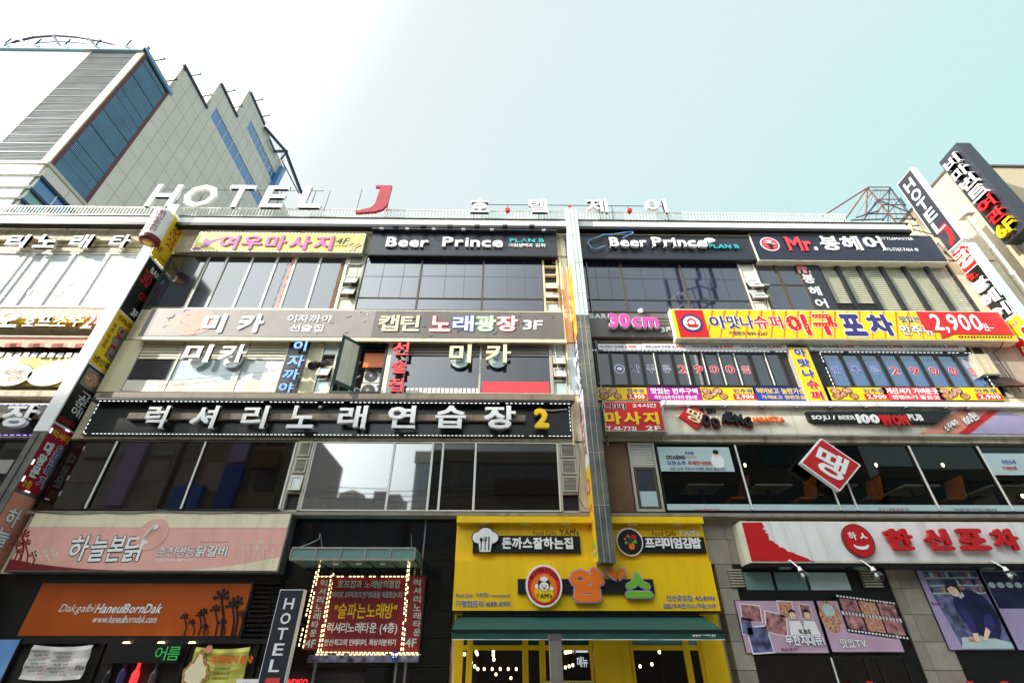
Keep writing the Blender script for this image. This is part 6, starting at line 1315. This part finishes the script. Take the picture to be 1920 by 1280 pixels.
k = MB(); k.tube([Q3(1072, 757, .3), Q3(1080, 765, .2), Q3(1077, 785, .2), Q3(1083, 800, .2), Q3(1095, 812, .2)], .012, W_, 5).tube([Q3(1072, 770, .3), Q3(1079, 778, .2), Q3(1076, 795, .2), Q3(1074, 812, .3)], .01, W_, 5); k.build('cable', t)
t = thing('loose_cable', 'dark cable sagging under the white signboards on the left wall', 'cable', (-14, -.3, Z(736)))
k = MB(); k.tube([(-19+i*.5, -.34, Z(735, .34)+.06*sn(i*1.1)) for i in range(15)], .02, A['darkframe'], 5); k.build('cable', t)
# wires across the street (also seen in the glass)
for i in range(3):
    t = thing('overhead_wire', ['lowest', 'middle', 'highest'][i]+' of three overhead wires strung along the street', 'wire', (0, -20, 10), 'overhead wires')
    MB().tube([(-12+j*2.5, -20-i*.5, 9.5+i*.5+.05*(j-5)**2+j*.35) for j in range(11)], .025, A['black'], 5).build('wire', t)

# ================================================================== roof lattice tower
t = thing('roof_lattice', 'rusty steel lattice frame standing on the roof at the right end', 'lattice frame', (X(1650, 405), 1, 14.5))
def lp(px, py, off=0): return (X(px, py, off), -off, Z(py, off, px))
F1, B1 = -.3, -2.2
k = MB()
bars = [((1627, 352, F1), (1540, 407, F1)), ((1627, 352, F1), (1583, 414, F1)), ((1627, 352, F1), (1624, 402, F1)), ((1627, 352, F1), (1708, 452, F1)), ((1627, 351, F1), (1668, 351, F1)), ((1636, 357, F1), (1674, 357, F1)),
        ((1668, 351, B1), (1665, 415, B1)), ((1668, 351, B1), (1716, 415, B1)), ((1624, 401, F1), (1706, 401, B1)), ((1646, 374, F1), (1690, 374, B1)), ((1653, 384, F1), (1696, 384, B1)), ((1646, 375, F1), (1704, 398, B1)),
        ((1646, 374, F1), (1618, 414, F1)), ((1668, 357, B1), (1626, 400, F1)), ((1653, 386, F1), (1644, 401, F1)), ((1664, 401, F1), (1655, 414, F1)), ((1664, 401, B1), (1690, 370, B1)), ((1606, 408, F1), (1646, 396, F1)), ((1635, 360, F1), (1626, 372, F1)),
        ((1674, 410, F1), (1718, 411, F1)), ((1596, 413, F1), (1655, 411, F1)), ((1690, 374, B1), (1698, 386, B1)), ((1706, 401, B1), (1694, 416, B1)), ((1712, 423, F1), (1723, 423, F1))]
for a, b_ in bars: MB().bar(lp(a[0], a[1], a[2]), lp(b_[0], b_[1], b_[2]), .028 if b_[1] > 380 else .022, A['rustbrown'] if a[0] % 2 else A['violetmetal'], 5).build('bar', t)
k = MB()
for i in range(9): k.bar(lp(1640+i*4, 352+i, F1), lp(1600+i*14, 414, B1 if i % 2 else F1), .008, A['violetmetal'], 4)
k.build('stay_wire', t)
t = thing('roof_debris', 'tangle of struts and tin sheets at the right end of the roof', 'scrap', (X(1740, 470), -.2, Z(480)))
for a, b_ in (((1720, 440), (1760, 470)), ((1735, 452), (1790, 490)), ((1712, 430), (1750, 440)), ((1760, 455), (1740, 480)), ((1770, 470), (1800, 500))): MB().bar(lp(*a, .3), lp(*b_, .2), .02, A['darkframe'], 5).build('strut', t)
b = q(1742, 478, 1790, 460, .15); MB().box(b[0], b[1], -.2, -.02, b[2], b[3], A['tile']).build('tin_sheet', t)

# ================================================================== beige building on the right
t = thing('stucco_building', 'plain beige stucco building beyond the right end of the shops', 'building', (24, 8, 0))
xs_, zs_ = at(1783, 313, 0)
MB().box(xs_, xs_+18, 0, 9, 0, zs_, A['stucco']).build('wall', t); MB().box(xs_-.03, xs_+18, -.05, 9.05, zs_, zs_+.12, A['bronze']).build('parapet_cap', t)
t = thing('drain_pipe', 'white jointed rain pipe running down the beige building corner', 'pipe', (17, -.5, 5))
p0, p1 = at(1797, 400, .2), at(1925, 590, .2); MB().lathe((p0[0]+.25, -.2, 4), (0, 0, 1), [(0, .085), (p0[1]-4, .085)], A['cream'], 12).build('pipe', t)
k = MB()
for i in range(9): k.lathe((p0[0]+.25, -.2, p0[1]-1.2*i-.6), (0, 0, 1), [(0, .1), (.09, .1)], A['white'], 12)
k.build('coupling', t); MB().box(p0[0]+.08, p0[0]+.42, -.38, 0, p0[1]-.15, p0[1]+.15, A['white']).build('hopper_head', t)
# black vertical sign of that building
XV = 17.35; bo = 1.0
zt_ = at(1807, 268, bo)[1]; zb2 = at(1893, 432, bo-.5)[1]-.3
XV = at(1799, 275, bo)[0]
t = thing('blade_sign', 'black vertical blade sign with bulky white, red and yellow letters on the beige building', 'sign', (XV, -.6, zb2))
MB().box(XV, XV+.55, -bo, -.1, zb2, zt_, A['charcoal']).build('body', t)
LB = XV-.002; hh = (zt_-zb2-.4)/7
for i, (ch, m) in enumerate((('비', W_), ('마', W_), ('번', W_), ('트', W_), ('여', R_), ('관', R_), ('6F', A['signyellow']))):
    text(t, ch, (.25 if ch != '6F' else .2, .85, zt_-.3-hh*(i+.93), zt_-.3-hh*(i+.1)), LB, m, face='left', d=.16, bold=.05, name='letter')
b = (XV+.9, XV+2.6, zb2-1.6, zb2-.2); t = sign('signboard', 'corner of a bright blue signboard at the right edge, under the black blade sign', b, .2, A['bluepanel'])

# ================================================================== hotel tower behind, upper left
T = thing('office_tower', 'tall grey stepped tower with louvres and blue ribbon windows behind the shops, upper left', 'building', (-60, 40, 0))
XT = -45.2; YT = 18.0; XW = -75
steps = [(18.0, 23.2, 65.65), (22.6, 28.6, 71.4), (28.7, 33.9, 78.0), (34.1, 49.0, 85.4)]
prev = YT
for (a, b_, z) in steps: MB().box(XW, XT-.2, a+.2 if a > 18 else a+.2, b_, 0, z, A['towergrey']).build('wall', T)
MB().box(XW, XT-.2, 49, 60, 0, 80, A['towergrey']).build('wall', T)
# side cladding panels between y 23.2.. (regular grid), as parts
zl0, zl1 = 43.1, 65.1
PW, PH = 1.72, 3.05
def top_at(y):
    z = 65.6
    for (a, b_, zz_) in steps:
        if y >= a-.01: z = zz_
    return z
ycols = [23.2+PW*i for i in range(16)]
ribbons = [(71.0, 73.6, 29.8, 47.6), (79.0, 81.5, 36.2, 48.2)]
cache = {}
for y in ycols:
    y1 = min(y+PW, 49.0)
    if y1-y < .3: continue
    zt_ = min(top_at(y+.3), top_at(y1-.3)) if False else top_at((y+y1)/2)
    z = 40.9
    while z < zt_-.2:
        z1 = min(z+PH, zt_)
        segs = [(z, z1)]
        for (ra, rb, ya, yb) in ribbons:
            if y+.5 >= ya and y < yb:
                ns = []
                for (a, b_) in segs:
                    if b_ <= ra or a >= rb: ns.append((a, b_)); continue
                    if a < ra: ns.append((a, ra))
                    if b_ > rb: ns.append((rb, b_))
                segs = ns
        for a, b_ in segs:
            if b_-a < .15: continue
            MB().box(XT-.2, XT-random.random()*.012, y+.03, y1-.03, a+.03, b_-.03, A['towergrey']).build('cladding_panel', T)
        z += PH
for (ra, rb, ya, yb) in ribbons:
    n = 9
    for i in range(n):
        a, b_ = ya+(yb-ya)*i/n, ya+(yb-ya)*(i+1)/n
        k = MB(); k.box(XT-.2, XT-.02, a, a+.1, ra, rb, A['towergrey']).box(XT-.2, XT-.03, a+.1, b_, ra, ra+.12, A['towergrey']); o = k.build('window', T)
        MB().box(XT-.2, XT-.1, a+.1, b_, ra+.12, rb, A['bluewin']).build('pane', o)
# louvre field with its brown frame
MB().box(XT-.2, XT-.06, YT+.2, 23.15, zl0-.1, zl1, A['darkframe']).build('louvre_backing', T)
k = MB(); n = 94
for i in range(n):
    z = zl0+(zl1-.5-zl0)*i/n; k.add([(XT-.06, YT+.55, z+.1), (XT-.06, 22.8, z+.1), (XT+.02, 22.8, z), (XT+.02, YT+.55, z), (XT-.06, YT+.55, z+.2), (XT-.06, 22.8, z+.2), (XT+.02, 22.8, z+.12), (XT+.02, YT+.55, z+.12)], [(0, 1, 2, 3), (7, 6, 5, 4), (3, 2, 6, 7), (0, 3, 7, 4), (1, 5, 6, 2)], A['bluelouvre'])
o = k.build('louvre', T, kind='stuff')
k = MB(); k.box(XT-.06, XT+.06, YT+.16, YT+.55, zl0-.1, zl1+.1, A['brownred']).box(XT-.06, XT+.06, 22.8, 23.2, zl0-.1, zl1-.4, A['brownred']); k.build('louvre_frame', T)
k = MB()
for i in range(1, 15): z = zl0+1.47*i; k.box(XT-.05, XT+.03, YT+.55, 22.8, z, z+.07, A['darkframe'])
k.build('louvre_joint', T)
MB().box(XT-.1, XT+.25, YT-.3, 23.5, 65.1, 65.65, A['bluelouvre']).build('eave', T)
for (a, b_, z) in steps[1:]: MB().box(XT-.1, XT+.2, a-.1, b_+.2 if b_ < 49 else 40, z-.35, z+.1, A['violetmetal']).build('eave', T)
# corner strips, front face
MB().box(XT-.9, XT-.0, YT, YT+.16, zl0-.5, 65.1, A['towerbeige']).build('corner_strip', T)
xg0, xg1 = -51.7, XT-.9
MB().box(xg0, xg1, YT+.1, YT+.2, zl0, 65.1, A['darkframe']).build('louvre_backing', T)
k = MB(); n = 94
for i in range(n): z = zl0+(65.1-zl0)*i/n; k.add([(xg0, YT+.02, z), (xg1, YT+.02, z), (xg1, YT+.06, z+.17), (xg0, YT+.06, z+.17), (xg0, YT+.1, z), (xg1, YT+.1, z)], [(0, 1, 2, 3), (0, 4, 5, 1)], A['towerlouvre'])
k.build('louvre', T, kind='stuff')
k = MB()
for i in range(1, 15): z = zl0+1.47*i; k.box(xg0, xg1, YT, YT+.08, z, z+.09, A['darkframe'])
k.build('louvre_joint', T)
MB().box(xg0-.7, xg0, YT, YT+.2, zl0-.5, 65.1, A['towerbeige']).build('corner_strip', T)
for i in range(3): 
    MB().box(XW, xg0-.72, YT+.02, YT+.2, zl0+7.3*i+.04, zl0+7.3*(i+1)-.04, A['letterwhite']).build('white_panel', T)
MB().box(XW, XT+.2, YT-.3, YT+.2, 65.1, 65.6, A['tealwin']).build('eave', T); MB().box(XW, XT-.1, YT-.1, YT+.3, 65.6, 66.6, A['posterlilac']).build('roof_fascia', T)
# stepped ribbon floors at the foot of the louvres
levels = [42.6, 40.9, 39.1, 37.6, 36.1, 34.6, 33.0]  # sun glare put into colour: front parts white, side parts grey and blue
for i in range(1, 7):
    za_, zb_ = levels[i], levels[i-1]
    if i == 1:
        nn = 6
        for j in range(nn): y0_ = YT+.2+j*2.9; MB().box(XT-.15, XT+.02, y0_+.03, y0_+2.87, za_+.25, zb_-.03, A['towergrey']).build('cladding_panel', T)
        for j in range(8): MB().box(XW+j*3.7, XW+j*3.7+3.66, YT-.0, YT+.2, za_+.25, zb_-.03, A['letterwhite']).build('cladding_panel', T)
    else:
        for j in range(6):
            y0_ = YT+.2+j*2.2; k = MB(); k.box(XT-.15, XT+.06, y0_, y0_+.12, za_+.3, zb_, A['whitealu']); o = k.build('window', T)
            MB().box(XT-.12, XT-.0, y0_+.12, y0_+2.2, za_+.3, zb_, A['bluewin'] if i in (2, 5) else A['tealwin']).build('pane', o)
        for j in range(8):
            k = MB(); k.box(XW+j*3.7, XW+j*3.7+.12, YT-.06, YT+.15, za_+.3, zb_, A['whitealu']); o = k.build('window', T); MB().box(XW+j*3.7+.12, XW+(j+1)*3.7, YT, YT+.12, za_+.3, zb_, A['filmwhite']).build('pane', o)
    MB().box(XT-.2, XT+.22, YT+.1, YT+20, za_, za_+.3, A['violetmetal']).build('transom_band', T); MB().box(XW, XT+.22, YT-.22, YT+.1, za_, za_+.3, A['whitealu']).build('transom_band', T)
MB().box(XT-.1, XT+.1, YT-.05, 49, 42.65, 43.05, A['towerbeige']).build('sill_band', T); MB().box(XW, XT+.1, YT-.15, YT-.05, 42.65, 43.0, A['towerbeige']).build('sill_band', T)
# roof arch
t = thing('roof_arch', 'long curved steel arch over the roof of the grey tower', 'arch', (-54, YT, 65.6))
k = MB()
ap = [atp for atp in [(0, 92), (30, 78), (65, 70), (105, 67), (145, 70), (190, 78), (240, 90)]]
pts = [(at(px, py, -YT)[0], YT, at(px, py, -YT)[1]) for px, py in ap]
k.tube(pts, .16, A['violetmetal'], 6); k.tube([(p[0], p[1]+.6, p[2]-.25) for p in pts], .1, A['tealwin'], 6); k.build('rib', t)
for px, pt in ((47, (40, 76)), (108, (100, 67)), (178, (168, 74))):
    a, b_ = at(px+8, 92, -YT), at(*pt, -YT); MB().bar((a[0], YT, 65.6), (b_[0], YT, b_[1]), .2, A['violetmetal'], 5).build('post', t)
def mast(x, y, z, lbl):
    t = thing('roof_light', lbl, 'light', (x, y, z), 'floodlight brackets along the tower roof edge')
    MB().bar((x, y, z), (x+.9, y-.5, z+.1), .07, A['white'], 5).bar((x+.9, y-.5, z+.1), (x+.9, y-.5, z+1.4), .09, A['violetmetal'], 5).build('bracket', t)
for i, px in enumerate((8, 66, 122, 180, 238)): x = at(px, 93, -YT)[0]; mast(x-.6, YT, 65.6, 'floodlight bracket on the tower front roof edge, number %s from the left' % ('one', 'two', 'three', 'four', 'five')[i])
for i, (a, b_, z) in enumerate(steps):
    for j, f in enumerate((.25, .75)):
        y = a+(b_-a)*f*(1 if i < 3 else .4); t = thing('roof_light', 'floodlight arm on the %s roof step, %s' % (('lowest', 'second', 'third', 'highest')[i], ('nearer the street', 'further back')[j]), 'light', (XT, y, z), 'floodlight brackets along the tower roof edge')
        MB().bar((XT, y, z), (XT+1.5, y, z+.5), .08, A['violetmetal'], 5).bar((XT+1.1, y, z+.35), (XT+1.2, y, z+1.1), .05, A['violetmetal'], 5).build('arm', t)
t = thing('roof_rail', 'thin steel rails along the stepped side roof edge of the tower', 'railing', (XT, 20, 65))
k = MB()
for (a, b_, z) in steps:
    for h in (.5, 1.0, 1.5): k.bar((XT+.1, a, z+h), (XT+.1, b_, z+h), .022, A['violetmetal'], 4)
    y = a
    while y < b_: k.bar((XT+.1, y, z), (XT+.1, y, z+1.5), .022, A['violetmetal'], 4); y += 1.2
k.build('rail', t)
t = thing('gondola_crane', 'blue steel cleaning crane folded over the far roof edge of the tower', 'crane', (XT, 50, 83))
yf = 52.0
def cp(px, py): return atX(px, py, XT+.5)
k = MB()
for a, b_, r in (((497, 240), (535, 283), .3), ((535, 283), (565, 362), .35), ((515, 284), (538, 284), .3), ((527, 298), (538, 284), .2), ((515, 284), (505, 262), .15), ((560, 362), (528, 300), .12)):
    p, q_ = cp(*a), cp(*b_); k = MB(); k.bar((XT+.5, p[0], p[1]), (XT+.5, q_[0], q_[1]), r, A['violetmetal'], 6); k.build('arm', t)
p = cp(512, 350); q_ = cp(530, 315); MB().bar((XT+.5, p[0], p[1]), (XT+.5, q_[0], q_[1]), .7, A['bluewin'], 4).build('cabin', t)

# ================================================================== loose cables and conduits
def cable(lbl, pts, r=.01, m='darkframe', sag=.05):
    P_ = [Vector((X(px, py, off), -off, Z(py, off, px))) for px, py, off in pts]; out = []
    for a, b_ in zip(P_, P_[1:]):
        for i in range(6): f = i/6; p = a.lerp(b_, f); p.z -= sag*4*f*(1-f); out.append(p)
    out.append(P_[-1]); t = thing('loose_cable', lbl, 'cable', tuple(P_[0]), 'loose cables on the facade'); MB().tube(out, r, A[m], 5).build('cable', t)
cable('dark cable hanging from the yellow massage signboard to the vent column', [(690, 473, .4), (672, 500, .33), (664, 560, .33)], .009)
cable('cable sagging under the long patterned signboard', [(1057, 636, .45), (990, 641, .4), (900, 640, .4), (870, 648, .4)], .008)
cable('pale cable drooping beside the right vent column of the third floor', [(1040, 650, .35), (1046, 690, .35), (1060, 700, .35), (1064, 730, .35)], .008, 'white')
cable('thin cable across the pale third floor window', [(285, 715, .34), (400, 706, .33), (555, 690, .33)], .006, 'darkframe', .02)
cable('dark cable dropping from the second beer signboard to the pink lettered board', [(1092, 484, .3), (1098, 530, .32), (1102, 583, .45)], .01)
cable('dark cable down the red edge of the salon signboard', [(1409, 470, .4), (1432, 540, .34), (1440, 583, .34)], .009)
cable('cable draped over the pub signboard canopy end', [(1249, 750, .6), (1240, 765, .66), (1246, 808, .5)], .008)
cable('thick dark cable under the right end of the yellow pub signboard', [(1882, 640, .5), (1862, 660, .4), (1890, 700, .35), (1915, 735, .35)], .014)
cable('thin white cable hanging over the black granite wall', [(600, 1000, .05), (598, 1010, .05), (560, 1026, .9)], .006, 'white', .01)
cable('cable from the black signboard down the second floor vents', [(1080, 815, .4), (1088, 850, .34), (1084, 930, .34), (1100, 955, .34)], .008)
cable('cable looping along the ledge above the pink signboard', [(60, 957, .42), (200, 960, .42), (300, 956, .42), (455, 959, .42), (540, 955, .42)], .009)
for px, m_, lbl in ((1058, 'pipecream', 'cream conduit on the wall strip left of the centre blade sign, upper floors'), (1112, 'steel', 'grey conduit on the wall right of the centre blade sign')):
    x = X(px, 600, .3); t = thing('conduit', lbl, 'pipe', (x, -.32, Z3a)); MB().bar((x, -.32, Z2b-.1), (x, -.32, Z4b), .022, A[m_], 8).build('pipe', t)
    for z in (Z3a+.3, Z3b, Z4a+.5): MB().box(x-.04, x+.04, -.33, -.27, z, z+.03, A['steel']).build('clip', t)
# aircon hoses in the open bay
t = thing('refrigerant_hose', 'white wrapped hoses running down beside the stacked outdoor units', 'hose', (xo0+.62, -.02, Z3a))
for i in range(3): k = MB(); x = xo0+.58-i*.07; k.tube([(x+.12, .02, Z3a+.25+i*.46), (x, -.02, Z3a+.3+i*.3), (x-.03, -.03, Z3a+.05), (x-.05, -.03, Z3a)], .02, A['white'], 6); k.build('hose', t)
